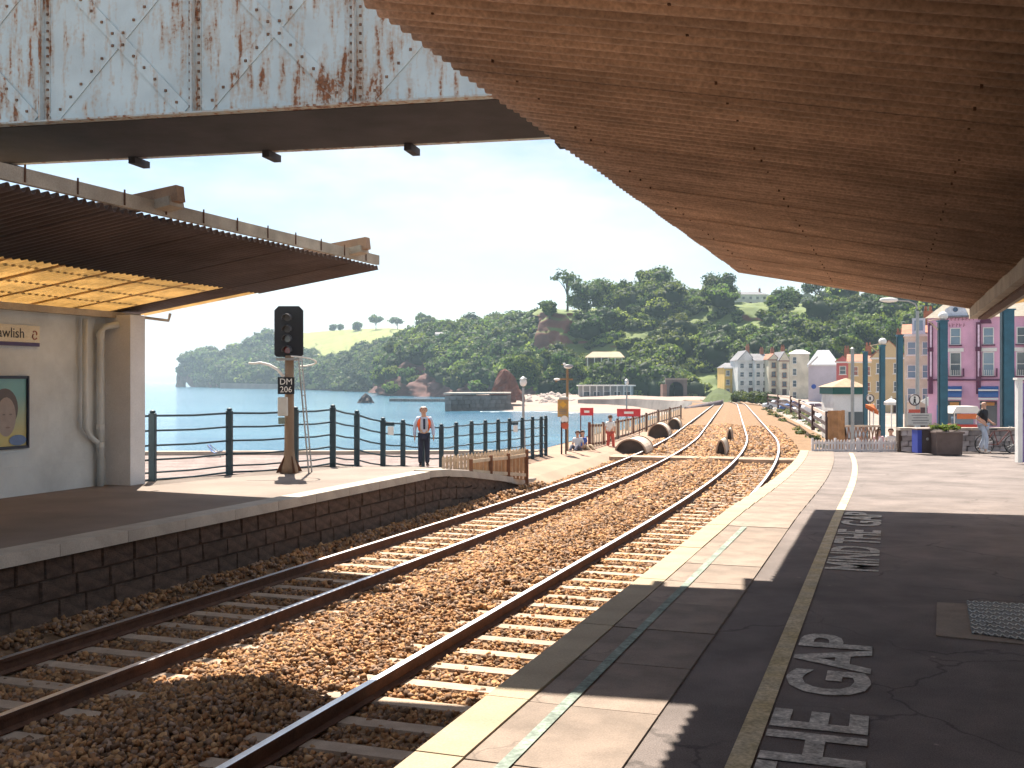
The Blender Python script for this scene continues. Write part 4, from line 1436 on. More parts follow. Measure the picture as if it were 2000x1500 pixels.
rb = ramp(t_, nn.outputs['Fac'], 0.3, 0.7, (0.075, 0.11, 0.028, 1), (0.14, 0.175, 0.045, 1))
mm = mixc(t_, rsl.outputs[0], ra.outputs[0], rb.outputs[0])
t_.links.new(mm.outputs[0], b_n.inputs['Base Color'])
b_n.inputs['Roughness'].default_value = 0.95
g_main = hill('hill', cols, 170, 80, 2.0, 24, 19, m_hill, 'steep green hill of terraces and red earth above the town')
def kmain(a, b):
    if a < 1122 and 604 < b < 698:
        return 0.0 if b < 690 else 0.3
    if 1100 < a < 1226 and 600 < b < 624:
        return 0.0
    y2 = np.interp(a, [1320, 1450, 1560, 1650], [631, 634, 640, 652])
    if 1320 < a < 1660 and -4 < b - y2 < 10:
        return 0.0
    if 1350 < a < 1430 and 655 < b < 690 and ((a * 7 + b * 3) % 5 < 2):
        return 0.3
    y3 = np.interp(a, [1190, 1330], [672, 634])
    if 1190 < a < 1330 and -5 < b - y3 < 13:
        return 0.0
    if b < 613 and (1424 < a < 1506 or 1553 < a < 1598):
        return 0.0
    if 1138 < a < 1224 and 684 < b < 712:
        return 0.0
    if 1300 < a < 1362 and 688 < b < 715:
        return 0.25
    if 1350 < a < 1440 and b > 740:
        return 0.1
    return 1.0
G_MAIN = np.array([(0.08, 0.13, 0.022), (0.13, 0.18, 0.028), (0.16, 0.20, 0.034), (0.05, 0.09, 0.024), (0.10, 0.145, 0.034)])
scrub('hillside_scrub', g_main, 2000, 1.3, 3.1, 20, 0.8, 21, kmain, 'dense scrub and ivy covering the terraced hill', 1.0, G_MAIN)
scrub('hillside_wood', g_main, 620, 4.2, 8.2, 34, 1.0, 41, lambda a, b: kmain(a, b) * (0.9 if b > 655 else 0.25) * (0.0 if (a < 1130 and b < 715) or (1118 < a < 1242 and 664 < b < 762) else 1.0) * (1.0 if kmain(a, b + 14) > 0.5 and kmain(a, b - 16) > 0.5 else 0.1), 'rounded small trees growing thickly on the lower hill', 1.0, G_MAIN, 0.45)

# ------------------------------------------------------------------ single trees
m_bark = M('bark', (0.07, 0.05, 0.04), 0.95, 0.3, 2.0)


def tree(name, label, px, ytop, ybase, wpx, d, seed, kind='round', tone=1.0, group='trees on the hill', per=None, leaf=None):
    rg = np.random.default_rng(seed)
    base = at(px, ybase, d)
    H = (ybase - ytop) * d / F
    Wd = wpx * d / F
    leaf = leaf or max(0.5, d * 0.0020)
    t_ = thing(name, label, 'tree', base, group)
    ctr_z = base.z + H * (0.46 if kind == 'round' else 0.78)
    mb = MB()
    mb.tube([base - Vector((0, 0, 1.5)), base + Vector((0.02 * H, 0, H * 0.3)), base + Vector((0, 0, H * 0.72))], 0.045 * H * 0.6 + 0.08, 7, 0.02 * H * 0.5 + 0.03)
    C, Rr = [], []
    k = 24 if kind == 'round' else 13
    for i in range(k):
        if kind == 'round':
            d3 = rg.normal(size=3); d3 /= np.linalg.norm(d3)
            rr = rg.uniform(0.3, 0.8)
            m_ = min(Wd / 2, H * 0.5)
            c = np.array([d3[0] * (Wd / 2) * rr, d3[1] * m_ * rr, d3[2] * H * 0.45 * rr])
            r_ = m_ * rg.uniform(0.3, 0.52)
        else:
            a = rg.uniform(0, 6.28); q = rg.uniform(0.15, 0.85)
            c = np.array([math.cos(a) * Wd / 2 * q, math.sin(a) * Wd / 2 * q, H * rg.uniform(-0.14, 0.12)])
            r_ = Wd / 2 * rg.uniform(0.2, 0.34)
        C.append(c + np.array([base.x, base.y, ctr_z])); Rr.append(r_)
        e = Vector(C[-1])
        st = base + Vector((0, 0, H * rg.uniform(0.3, 0.6)))
        mb.tube([st, st.lerp(e, 0.55) + Vector((0, 0, 0.04 * H)), e], 0.012 * H + 0.04, 5, 0.03)
    mb.build('trunk', m_bark, t_)
    C, Rr = np.array(C), np.array(Rr)
    C[:, 2] = np.minimum(C[:, 2], base.z + H - Rr * 0.75)
    sq = 0.8 if kind == 'round' else 0.5
    per = per or int(np.clip(14 * (np.mean(Rr) / leaf) ** 2, 40, 190))
    prt = [clumps(C, Rr, per, leaf, seed + 1, squash=sq, tone=tone, full=True)]
    # a loose outer scatter so that the outline is uneven
    pick = rg.integers(0, len(C), 20)
    dd = rg.normal(size=(20, 3)); dd[:, 2] = np.abs(dd[:, 2]) * 0.8
    dd /= np.linalg.norm(dd, axis=1, keepdims=True)
    C2 = C[pick] + dd * Rr[pick][:, None] * 0.9
    prt.append(clumps(C2, np.full(20, leaf * 1.3), 9, leaf * 0.9, seed + 2, tone=tone * 1.05))
    if kind == 'round':
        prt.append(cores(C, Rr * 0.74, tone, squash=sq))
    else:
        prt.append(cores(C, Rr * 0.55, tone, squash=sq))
    put(quads_and_tris('crown', prt, m_leaf), 'crown', m_leaf, t_)
    return t_


TREES = [  # name, label, px, top, base, width, depth, kind, tone
    ('pine_tree', 'slim windswept pine at the seaward end of the hilltop', 1108, 526, 606, 54, 462, 'pine', 0.9),
    ('broadleaf_tree', 'large rounded hilltop tree just right of the slim pine', 1168, 529, 618, 150, 455, 'round', 1.4),
    ('broadleaf_tree', 'smaller dark tree tucked between the two largest hilltop trees', 1225, 545, 616, 92, 452, 'round', 0.9),
    ('broadleaf_tree', 'tallest hilltop tree with a broad dark crown', 1294, 509, 614, 134, 450, 'round', 1.15),
    ('pine_tree', 'flat dark pine crown rising from the tallest hilltop tree', 1268, 514, 602, 70, 458, 'pine', 0.8),
    ('broadleaf_tree', 'low round tree at the foot of the tallest hilltop tree', 1258, 566, 626, 60, 440, 'round', 1.0),
    ('broadleaf_tree', 'dark hilltop tree seen just below the canopy corner', 1404, 521, 604, 80, 440, 'round', 0.85),
    ('broadleaf_tree', 'lighter round tree in front of the dark tree under the canopy corner', 1394, 552, 602, 66, 432, 'round', 1.2),
    ('broadleaf_tree', 'small bushy tree left of the white villa', 1358, 570, 604, 46, 432, 'round', 1.0),
    ('broadleaf_tree', 'round green tree in front of the white villa', 1528, 560, 612, 62, 415, 'round', 1.2),
    ('broadleaf_tree', 'dark tree between the white villa and the gabled cottage', 1546, 556, 600, 40, 430, 'round', 0.8),
    ('pine_tree', 'dark loose pine behind the gabled cottage on the hilltop', 1600, 546, 606, 70, 425, 'pine', 0.75),
    ('broadleaf_tree', 'large round tree right of the gabled cottage', 1618, 580, 634, 66, 400, 'round', 1.05),
    ('broadleaf_tree', 'dark tree on the skyline touching the canopy edge', 1652, 556, 606, 60, 415, 'round', 0.75),
    ('broadleaf_tree', 'dense dark tree below the canopy edge left of the street lamp', 1702, 566, 622, 70, 400, 'round', 0.75),
    ('broadleaf_tree', 'dark tree behind the silver street lamp head', 1752, 568, 630, 70, 390, 'round', 0.7),
    ('broadleaf_tree', 'pale green tree lower on the slope right of the terrace path', 1640, 604, 646, 46, 385, 'round', 1.15),
    ('broadleaf_tree', 'yellowish tree on the slope above the gabled roofs', 1672, 606, 640, 46, 375, 'round', 1.25),
    ('broadleaf_tree', 'broad olive tree above the red gable', 1690, 622, 668, 70, 340, 'round', 1.2),
    ('broadleaf_tree', 'grey-green tree above the cream house roofs', 1738, 618, 676, 74, 320, 'round', 1.1),
    ('broadleaf_tree', 'round tree directly behind the big lilac house', 1654, 648, 692, 56, 300, 'round', 1.15),
    ('broadleaf_tree', 'tall dark tree beside the shelter on the lower slope', 1245, 672, 762, 46, 372, 'round', 0.85),
    ('broadleaf_tree', 'spreading tree on the lower slope behind the red rock', 1022, 672, 772, 80, 385, 'round', 1.1),
    ('broadleaf_tree', 'dark spreading tree left of the hillside shelter', 1100, 670, 752, 72, 380, 'round', 0.95),
    ('broadleaf_tree', 'round bushy tree above the tunnel mouth', 1282, 716, 764, 54, 366, 'round', 1.0),
    ('broadleaf_tree', 'tree on the cliff edge above the bare red face', 1074, 588, 616, 36, 414, 'round', 0.8),
    ('broadleaf_tree', 'feathery pale tree leaning at the edge of the cliff', 1052, 602, 640, 30, 470, 'pine', 0.8),
    ('pine_tree', 'umbrella pine alone on the far field skyline', 734, 619, 644, 36, 1180, 'pine', 0.8),
    ('pine_tree', 'second umbrella pine right of the first on the field skyline', 776, 622, 645, 30, 1150, 'pine', 0.8),
    ('broadleaf_tree', 'small round tree left of the umbrella pines on the field skyline', 698, 628, 645, 20, 1220, 'round', 0.8),
    ('broadleaf_tree', 'tiny leftmost skyline tree above the field', 650, 634, 647, 10, 1270, 'round', 0.8),
    ('broadleaf_tree', 'tiny skyline tree second from the edge of the field', 664, 634, 646, 9, 1260, 'round', 0.8),
    ('broadleaf_tree', 'rounded skyline tree where the field meets the wood', 838, 615, 652, 60, 760, 'round', 0.95),
    ('pine_tree', 'thin pine crown at the top corner of the field', 826, 613, 648, 30, 790, 'pine', 0.8),
    ('broadleaf_tree', 'pale skyline tree over the white hillside houses', 920, 607, 652, 44, 720, 'round', 1.0),
    ('broadleaf_tree', 'broad dome-shaped skyline tree in the hazy wood', 972, 600, 650, 62, 690, 'round', 0.95),
    ('broadleaf_tree', 'right-hand partner of the dome-shaped skyline tree', 1008, 600, 648, 48, 680, 'round', 0.9),
    ('broadleaf_tree', 'low skyline tree left of the dome-shaped tree', 880, 622, 654, 46, 740, 'round', 0.95),
]
for i, (nm, lab, px, yt, yb, w, d, kind, tone) in enumerate(TREES):
    tree(nm, lab, px, yt, yb, w, d, 100 + i * 5, kind, tone)
# ------------------------------------------------------------------ town ground
def z_street(y):
    return float(np.interp(y, [36, 60, 90, 150, 250, 330], [-1.3, -2.0, -2.2, -1.9, -1.2, -0.6]))


rows = []
for y in [36.45, 38, 42, 48, 55, 65, 80, 100, 130, 165, 200, 240, 290, 340]:
    s = y / CS * 0.98
    for _ in range(4):
        s += (y - SC_(s, -0.2).y) / CS
    x0 = SC_(s, -0.25).x
    z0 = zrail(s) - 0.24
    zs = z_street(y)
    r = [(x0, y, z0), (x0 + 1.5, y, z0 + 0.12), (x0 + 3.2, y, (z0 + zs) / 2), (x0 + 5.5, y, zs)]
    r += [(x0 + k, y, zs + 0.002 * k) for k in (12, 25, 50, 90, 160)]
    rows.append(r)
m_street = M('street', (0.24, 0.20, 0.175), 0.95, 0.2, 0.3, fine=0.15, fscale=5)
struct(MB().sheet([r for r in rows]).build('street', m_street), 'town street and forecourt beyond the platform')
# grass embankment where the line swings away
mb = MB()
rows = []
for px in np.linspace(1372, 1445, 8):
    yb = np.interp(px, [1372, 1400, 1445], [786, 786, 787])
    yt = np.interp(px, [1372, 1385, 1400, 1415, 1430, 1445], [784, 768, 757, 760, 769, 776])
    rows.append([at(px, yb, 232), at(px, (yb + yt) / 2 - 2, 240), at(px, yt, 256), at(px, yt + 4, 275)])
struct(mb.sheet(rows).build('embankment', M('bank_grass', (0.05, 0.07, 0.016), 0.95, 0.2, 0.2, fine=0.25, fscale=1.5)), 'bright grass bank at the end of the visible track')

# ------------------------------------------------------------------ houses
m_glass = glass_pane('window_glass', (0.06, 0.08, 0.10))
m_glassb = glass_pane('window_glass_blue', (0.16, 0.24, 0.32))
m_slate = M('slate', (0.16, 0.16, 0.18), 0.8, 0.2, 0.8, fine=0.2, fscale=4)
m_tile = M('red_tile', (0.30, 0.13, 0.08), 0.85, 0.25, 0.8, fine=0.2, fscale=4)
m_trim = M('trim_white', (0.72, 0.71, 0.68), 0.6, 0.06, 1.0)


def window(parent, x, y, z, w, h, frame=m_trim, glass=m_glass, bars=True, sill=True, sillm=None):
    """window in a wall that faces the camera: x centre, y wall face, z sill height"""
    f = 0.09 * max(0.7, w)
    mb = MB()
    for cx, cz, sx_, sz in ((x - w / 2, z + h / 2, f, h + f), (x + w / 2, z + h / 2, f, h + f), (x, z, w, f), (x, z + h, w, f)):
        mb.box((cx, y - 0.03, cz), (sx_, 0.14, sz))
    if bars:
        mb.box((x, y - 0.02, z + h / 2), (w, 0.1, f * 0.7))
    wo_ = mb.build('window', frame, parent)
    MB().box((x, y - 0.005, z + h / 2), (w, 0.03, h)).build('pane', glass, wo_)
    if sill:
        MB().box((x, y - 0.1, z - f), (w * 1.35, 0.24, 0.1)).build('sill', sillm or frame, wo_)
    return wo_


def face(t_):
    """turn a front towards the open side, as the curving sea front does"""
    t_.rotation_euler = (0, 0, -math.atan2(t_.location.x, t_.location.y))


def house(name, label, px0, px1, ye, yb, d, wall, rows_, cols_, roof='gable', roofm=m_slate, deep=9.0, yr=None, ww=0.9, wh=1.5, chim=True, glass=m_glass, skip=(), trim=m_trim, cornice=True, cat='house', group='seafront houses', door=True):
    a, b = at(px0, yb, d), at(px1, yb, d)
    zb_ = min(a.z, z_street(min(d, 330)) if d < 330 else a.z) - 0.4
    ze = at(0, ye, d).z
    Wd = b.x - a.x
    t_ = thing(name, label, cat, ((a.x + b.x) / 2, d, zb_), group)
    MB().box(((a.x + b.x) / 2, d + deep / 2, (zb_ + ze) / 2), (Wd, deep, ze - zb_)).build('wall', wall, t_)
    zr_ = at(0, yr, d).z if yr else ze + 2.0
    o_ = 0.25
    if roof == 'gable':        # ridge parallel to the street
        ro = MB().prism([(a.x - o_, d - o_, ze + 0.003), (a.x - o_, d + deep / 2, zr_), (a.x - o_, d + deep + o_, ze + 0.003)], (Wd + 2 * o_, 0, 0)).build('roof', roofm, t_)
    elif roof == 'front':      # gable towards the sea
        ro = MB().prism([(a.x - o_, d - o_, ze + 0.003), (b.x + o_, d - o_, ze + 0.003), ((a.x + b.x) / 2, d - o_, zr_)], (0, deep + o_, 0)).build('roof', roofm, t_)
        MB().prism([(a.x, d - o_ - 0.03, ze + 0.01), (b.x, d - o_ - 0.03, ze + 0.01), ((a.x + b.x) / 2, d - o_ - 0.03, zr_ - 0.15)], (0, 0.02, 0)).build('gable_wall', wall, t_)
    elif roof == 'hip':
        i_ = min(Wd * 0.3, 2.5)
        vs_ = [(a.x - o_, d - o_, ze), (b.x + o_, d - o_, ze), (b.x + o_, d + deep, ze), (a.x - o_, d + deep, ze), (a.x + i_, d + deep / 2, zr_), (b.x - i_, d + deep / 2, zr_)]
        ro = MB().add(vs_, [(0, 1, 5, 4), (1, 2, 5), (2, 3, 4, 5), (3, 0, 4), (3, 2, 1, 0)]).build('roof', roofm, t_)
    else:
        ro = MB().box(((a.x + b.x) / 2, d + deep / 2, ze + 0.12), (Wd + 0.4, deep + 0.4, 0.24)).build('roof', roofm, t_)
    if cornice:
        MB().box(((a.x + b.x) / 2, d - 0.1, ze - 0.12), (Wd + 0.3, 0.3, 0.22)).build('cornice', trim, t_)
    if chim:
        ch_ = MB().box((a.x + Wd * 0.82, d + deep / 2, zr_ + 0.3), (0.8, 0.6, 1.8)).build('chimney', m_tile, ro)
        for q in (-0.2, 0.2):
            MB().lathe((a.x + Wd * 0.82 + q, d + deep / 2, zr_ + 1.2), [(0.11, 0), (0.13, 0.25), (0.1, 0.45)], 8).build('chimney_pot', m_tile, ro)
    st = (ze - zb_ - 0.5) / rows_
    for r_ in range(rows_):
        for c_ in range(cols_):
            if (r_, c_) in skip:
                continue
            x = a.x + Wd * (c_ + 0.5) / cols_
            if r_ == 0 and c_ == cols_ // 2 and door:
                dr = MB().box((x, d - 0.02, zb_ + 1.1), (1.0, 0.14, 2.2)).build('door', plain('door_dark', (0.08, 0.05, 0.05)), t_)
                MB().ball((x + 0.36, d - 0.12, zb_ + 1.05), (0.05, 0.05, 0.05), 6, 4).build('handle', m_gal, dr)
                continue
            window(t_, x, d, zb_ + st * r_ + st * 0.34, min(ww, Wd / cols_ * 0.55), min(wh, st * 0.55), trim, glass)
    if 1570 < px1:
        face(t_)
    return t_, a, b, ze, zb_


m_w1 = M('house_white', (0.72, 0.72, 0.72), 0.8, 0.08, 0.5, blot=(0.5, 0.15))
m_w2 = M('house_cream', (0.66, 0.60, 0.48), 0.8, 0.08, 0.5, blot=(0.5, 0.15))
m_w3 = M('house_ochre', (0.55, 0.42, 0.24), 0.8, 0.1, 0.5)
m_w4 = M('house_lilac', (0.56, 0.52, 0.58), 0.8, 0.08, 0.5, blot=(0.3, 0.14))
m_w5 = M('house_red', (0.48, 0.13, 0.13), 0.8, 0.1, 0.5)
m_w6 = M('house_brick', (0.33, 0.17, 0.12), 0.85, 0.15, 0.5)
m_pink = M('house_pink', (0.70, 0.39, 0.54), 0.8, 0.07, 0.5, blot=(0.6, 0.12))
m_yel = M('house_yellow', (0.66, 0.47, 0.17), 0.8, 0.1, 0.5)
house('house', 'low cream and yellow house at the seaward end of the white terrace', 1415, 1441, 718, 772, 262, m_yel, 3, 2, 'hip', m_slate, yr=708, chim=False)
house('house', 'tall white gabled house beside the yellow house', 1441, 1474, 704, 772, 256, m_w1, 4, 2, 'front', m_slate, yr=684)
house('house', 'white terrace house with bay windows next to the gabled one', 1474, 1501, 704, 772, 254, m_w1, 4, 2, 'gable', m_slate, yr=690)
t_, a, b, ze, zb_ = house('house', 'brown and cream bay-fronted house in the white terrace', 1501, 1521, 702, 774, 250, m_w2, 4, 1, 'front', m_tile, yr=690, trim=M('trim_brown', (0.25, 0.13, 0.11), 0.7))
house('house', 'second brown-trimmed bay house beside the cream block', 1522, 1542, 704, 775, 248, m_w2, 4, 1, 'front', m_slate, yr=686, trim=MATS['trim_brown'])
house('house', 'plain cream block between the bay houses and the lilac house', 1543, 1580, 690, 782, 212, m_w2, 4, 2, 'hip', m_w1, yr=682, ww=0.7, chim=False, skip=((0, 1), (1, 1), (2, 1), (3, 1)))
t_, a, b, ze, zb_ = house('house', 'big windowless lilac-grey house with a pale hipped roof', 1580, 1636, 712, 786, 190, m_w4, 3, 1, 'hip', M('pale_roof', (0.30, 0.31, 0.35), 0.8, 0.08, 0.4), yr=682, chim=False, skip=((0, 0), (1, 0), (2, 0)), door=False, deep=11)
MB().ball((a.x + 0.9, a.y - 0.06, at(0, 755, 190).z), (0.42, 0.06, 0.42), 12, 8).build('round_plaque', plain('plaque_blue', (0.03, 0.09, 0.38)), t_)
MB().bar((a.x - 0.2, a.y - 0.3, ze - 0.4), (a.x + 1.6, a.y - 0.3, ze + 1.4), 0.25, 0.3).build('bargeboard', m_trim, t_)
house('house', 'narrow crimson house tucked beside the lilac house', 1634, 1658, 706, 775, 168, m_w5, 3, 1, 'front', m_tile, yr=694, chim=True)
house('house', 'ochre house with a red tiled roof behind the blue columns', 1658, 1704, 706, 782, 150, m_w3, 3, 2, 'gable', m_tile, yr=690, glass=glass_pane('window_red', (0.25, 0.08, 0.06)))
house('house', 'brick and ochre house with a steep red roof beside the ochre one', 1704, 1768, 698, 790, 135, m_w3, 3, 2, 'front', m_tile, yr=664)
t_, a, b, ze, zb_ = house('house', 'tall cream house with stacked windows beside the pink hotel', 1768, 1822, 652, 812, 96, m_w2, 4, 2, 'gable', m_tile, yr=628, ww=1.0, wh=1.5, glass=m_glassb)
dm = MB().box((a.x + 1.2, a.y - 0.2, ze + 0.65), (1.1, 1.4, 1.4)).build('dormer', M('dormer_blue', (0.45, 0.52, 0.60), 0.7), t_)
MB().box((a.x + 1.2, a.y - 0.91, ze + 0.7), (0.7, 0.06, 0.9)).build('pane', m_glassb, dm)

# pink seafront hotel
D = 87.0
a, b = at(1822, 846, D), at(2120, 846, D)
ZB_, ZT = -2.4, at(0, 618, D).z
ht = thing('pink_hotel', 'pink hotel with dark purple downpipes and blue striped awnings', 'hotel', ((a.x + b.x) / 2, D, ZB_), 'seafront houses')
MB().box(((a.x + b.x) / 2, D + 5, (ZB_ + ZT) / 2), (b.x - a.x, 10, ZT - ZB_)).build('wall', m_pink, ht)
zr_ = at(0, 585, D).z
rf = MB().add([(a.x - 0.2, D - 0.2, ZT), (b.x, D - 0.2, ZT), (b.x, D + 10, ZT), (a.x - 0.2, D + 10, ZT), (a.x + 2.2, D + 3, zr_ + 0.8), (b.x, D + 3, zr_ + 0.8), (b.x, D + 7, zr_ + 0.8), (a.x + 2.2, D + 7, zr_ + 0.8)],
              [(0, 1, 5, 4), (1, 2, 6, 5), (2, 3, 7, 6), (3, 0, 4, 7), (4, 5, 6, 7), (3, 2, 1, 0)]).build('roof', M('roof_beige', (0.33, 0.29, 0.235), 0.85, 0.12, 0.6, fine=0.15, fscale=5), ht)
pd = at(1874, 612, D)
dmr = MB().prism([(pd.x - 0.95, D - 0.1, ZT + 0.15), (pd.x + 0.95, D - 0.1, ZT + 0.15), (pd.x + 0.75, D - 0.1, ZT + 0.75), (pd.x, D - 0.1, ZT + 1.15), (pd.x - 0.75, D - 0.1, ZT + 0.75)], (0, 2, 0)).build('dormer', M('dormer_white', (0.6, 0.64, 0.72), 0.7), rf)
m_purple = plain('trim_purple', (0.10, 0.02, 0.06), 0.5)
MB().tube([(pd.x, D - 0.16, ZT + 0.66), (pd.x, D - 0.1, ZT + 0.66)], 0.2, 14).build('round_window', glass_pane('round_glass', (0.02, 0.05, 0.12)), rf)
MB().box((pd.x, D - 0.22, ZT + 0.08), (2.4, 0.3, 0.14)).build('dormer_ledge', m_slate, rf)
ar = at(1929, 625, D)
MB().prism([(ar.x - 0.45, D - 0.12, ar.z - 0.25)] + [(ar.x + 0.45 * math.cos(q), D - 0.12, ar.z - 0.25 + 0.55 * math.sin(q)) for q in np.linspace(3.14, 0, 8)], (0, 0.1, 0)).build('arched_vent', m_purple, ht)
MB().box(((a.x + b.x) / 2, D - 0.12, at(0, 742, D).z), (b.x - a.x, 0.2, 0.13)).build('string_course', m_purple, ht)
for px in (1828, 1916, 2003):
    p = at(px, 700, D)
    dp = MB().box((p.x, D - 0.14, (at(0, 628, D).z + at(0, 770, D).z) / 2), (0.36, 0.12, (770 - 628) * D / F)).build('downpipe', m_purple, ht)
    MB().box((p.x + 0.02, D - 0.22, (at(0, 633, D).z + at(0, 735, D).z) / 2), (0.14, 0.05, (735 - 633) * D / F)).build('pipe_stripe', M('stripe_pink', (0.72, 0.55, 0.68), 0.6), dp)
    MB().box((p.x, D - 0.24, at(0, 681, D).z), (0.44, 0.1, 0.36)).build('pipe_bracket', m_purple, dp)
for px, gl in ((1874, m_glassb), (1934, m_glassb), (1994, m_glass), (2056, m_glass)):
    p = at(px, 672, D)
    window(ht, p.x, D, p.z, 0.75, 1.35, m_trim, gl, True, True, m_purple)
    p = at(px, 736, D)
    wn = window(ht, p.x, D, p.z + 0.1, 0.8, 1.9, m_trim, m_glass if px == 1874 else gl, True, True, m_purple)
    MB().box((p.x, D - 0.04, p.z + 2.22), (1.25, 0.12, 0.3)).build('lintel', m_trim, wn)
    for q in range(-3, 4):
        MB().box((p.x + q * 0.14, D - 0.3, p.z + 0.32), (0.03, 0.03, 0.5)).build('baluster', m_trim, wn)
    for q in (-1, 1):
        MB().box((p.x + q * 0.62, D - 0.28, p.z + 0.35), (0.13, 0.2, 0.7)).build('balcony_post', m_purple, wn)
for px, w_ in ((1872, 1.15), (1934, 1.5), (2000, 1.3)):
    p = at(px, 752, D)
    aw = thing_ = MB().prism([(p.x - w_ / 2, D - 0.05, p.z - 0.1), (p.x - w_ / 2, D - 0.75, p.z - 0.75), (p.x - w_ / 2, D - 0.75, p.z - 1.0), (p.x - w_ / 2, D - 0.05, p.z - 0.8)], (w_, 0, 0)).build('awning', plain('awning_blue', (0.05, 0.13, 0.34)), ht)
    MB().box((p.x, D - 0.52, p.z - 0.42), (w_ * 0.98, 0.3, 0.12)).build('awning_stripe', m_trim, aw)
    MB().box((p.x, D - 0.77, p.z - 1.12), (w_ * 0.98, 0.04, 0.14)).build('awning_valance', m_trim, aw)
    MB().box((p.x, D - 0.01, p.z - 2.3), (w_ * 0.85, 0.1, 2.0)).build('shop_window', m_glass, ht)
    MB().box((p.x, D - 0.05, p.z - 1.55), (w_ * 0.6, 0.06, 0.25)).build('window_sign', plain('sign_orange', (0.55, 0.25, 0.06)), ht)
# a faded name in brown strokes over the top windows, too worn to read
lt = MB()
for row_, (xa, xb, n_, dz) in enumerate(((1854, 1908, 9, 0.0), (1857, 1890, 6, -0.52))):
    for i in range(n_):
        px = xa + (xb - xa) * i / (n_ - 1)
        p = at(px, 624, D)
        ang = random.choice((-0.5, 0.4, 0.0))
        lt.bar((p.x - 0.05, D - 0.025, p.z + dz), (p.x - 0.05 + ang * 0.12, D - 0.025, p.z + dz + 0.3), 0.02, 0.05, up=(1, 0, 0))
        lt.bar((p.x - 0.05, D - 0.025, p.z + dz + 0.15), (p.x + 0.08, D - 0.025, p.z + dz + random.uniform(0.02, 0.28)), 0.02, 0.045)
lt.build('faded_lettering', plain('letter_brown', (0.30, 0.12, 0.16)), ht)
dq = at(1862, 800, D)
MB().box((dq.x - 0.55, D - 0.05, -1.2), (0.75, 0.16, 2.4)).build('door', plain('door_blue', (0.05, 0.28, 0.60)), ht)

face(ht)
# villas on the hilltop and the far hillside, the shelter, tunnel mouth, pavilion
house('villa', 'long white villa with a grey roof on the hilltop', 1432, 1500, 575, 598, 452, m_w1, 2, 5, 'hip', m_slate, yr=568, deep=8, group='hilltop villas', ww=1.2, wh=1.2)
house('villa', 'white gabled cottage with a terracotta roof on the hilltop', 1562, 1590, 582, 606, 428, m_w1, 2, 2, 'front', m_tile, yr=569, deep=7, group='hilltop villas', ww=1.0, wh=1.2)
for i, (x0, x1, lab) in enumerate(((850, 872, 'left white house in the hazy wood'), (874, 902, 'right white house in the hazy wood'))):
    house('villa', lab, x0, x1, 653, 663, 585 + i * 5, m_w1, 1, 3, 'gable', m_slate, yr=648, deep=7, group='white houses in the wood', chim=False, ww=1.1, wh=1.1)
D = 384
a, b = at(1142, 700, D), at(1220, 700, D)
sh = thing('hillside_shelter', 'long open shelter with a pale tan roof on the lower hillside', 'shelter', ((a.x + b.x) / 2, D, a.z - 3))
MB().box(((a.x + b.x) / 2, D + 2, a.z - 1.6), (b.x - a.x - 1.5, 3, 3.2)).build('wall', M('shelter_dark', (0.10, 0.09, 0.075), 0.9), sh)
MB().prism([(a.x, D - 0.8, a.z + 0.2), (b.x, D - 0.8, a.z + 0.2), (b.x - 1.5, D + 2.5, a.z + 2.2), (a.x + 3, D + 2.5, a.z + 2.2)], (0, 0.2, 0.25)).build('roof', M('shelter_roof', (0.52, 0.40, 0.28), 0.9, 0.15, 0.3), sh)
for k in range(6):
    MB().box((a.x + 1 + (b.x - a.x - 2) * k / 5, D - 0.5, a.z - 1.4), (0.3, 0.3, 3.3)).build('post', m_trim, sh)
D = 326
tn = thing('tunnel_portal', 'dark railway tunnel mouth in a stone portal at the foot of the hill', 'tunnel portal', at(1320, 776, D))
a, b = at(1300, 776, D), at(1342, 776, D)
cx, w2, zb_, zt_ = (a.x + b.x) / 2, (b.x - a.x) / 2, a.z - 1, at(0, 739, D).z
arc = [(cx + w2 * 0.66 * math.cos(q), zb_ + 3.6 + w2 * 0.66 * math.sin(q)) for q in np.linspace(0, math.pi, 14)]
outer = [(cx + w2, zb_), (cx + w2, zt_), (cx - w2, zt_), (cx - w2, zb_)]
poly = [(cx + w2 * 0.66, zb_)] + arc + [(cx - w2 * 0.66, zb_)] + [outer[3], outer[2], outer[1], outer[0]]
MB().prism([(x, D, z) for x, z in poly], (0, 1.5, 0)).build('portal_wall', M('portal_stone', (0.16, 0.13, 0.12), 0.95, 0.3, 0.5), tn)
rows = [[(x, y, z) for x, z in [(cx + w2 * 0.66, zb_)] + arc + [(cx - w2 * 0.66, zb_)]] for y in (D + 0.5, D + 30)]
MB().sheet(rows).build('tunnel_lining', M('tunnel_shade', (0.03, 0.028, 0.028), 0.95), tn)  # near-black colour carries the darkness inside the tunnel
MB().box((cx, D + 30, zb_ + 3), (w2 * 1.6, 0.2, 9)).build('tunnel_shade_cap', MATS['tunnel_shade'], tn)  # black cap added to stand in for the unlit depth beyond
MB().box((cx, D - 0.1, zt_ - 0.2), (w2 * 2.1, 0.6, 0.5)).build('parapet', M('portal_cap', (0.30, 0.25, 0.21), 0.9), tn)
MB().box((cx - w2 * 1.25, D - 1.5, zb_ + 2.2), (1.2, 5, 5.5)).build('wing_wall', M('wing_red', (0.34, 0.16, 0.11), 0.9, 0.2, 0.5), tn)
D = 322
a, b = at(1132, 780, D), at(1238, 780, D)
pv = thing('beach_pavilion', 'long low white beach pavilion at the back of the sand', 'pavilion', ((a.x + b.x) / 2, D, a.z))
z0 = a.z - 1
zt_ = at(0, 754, D).z
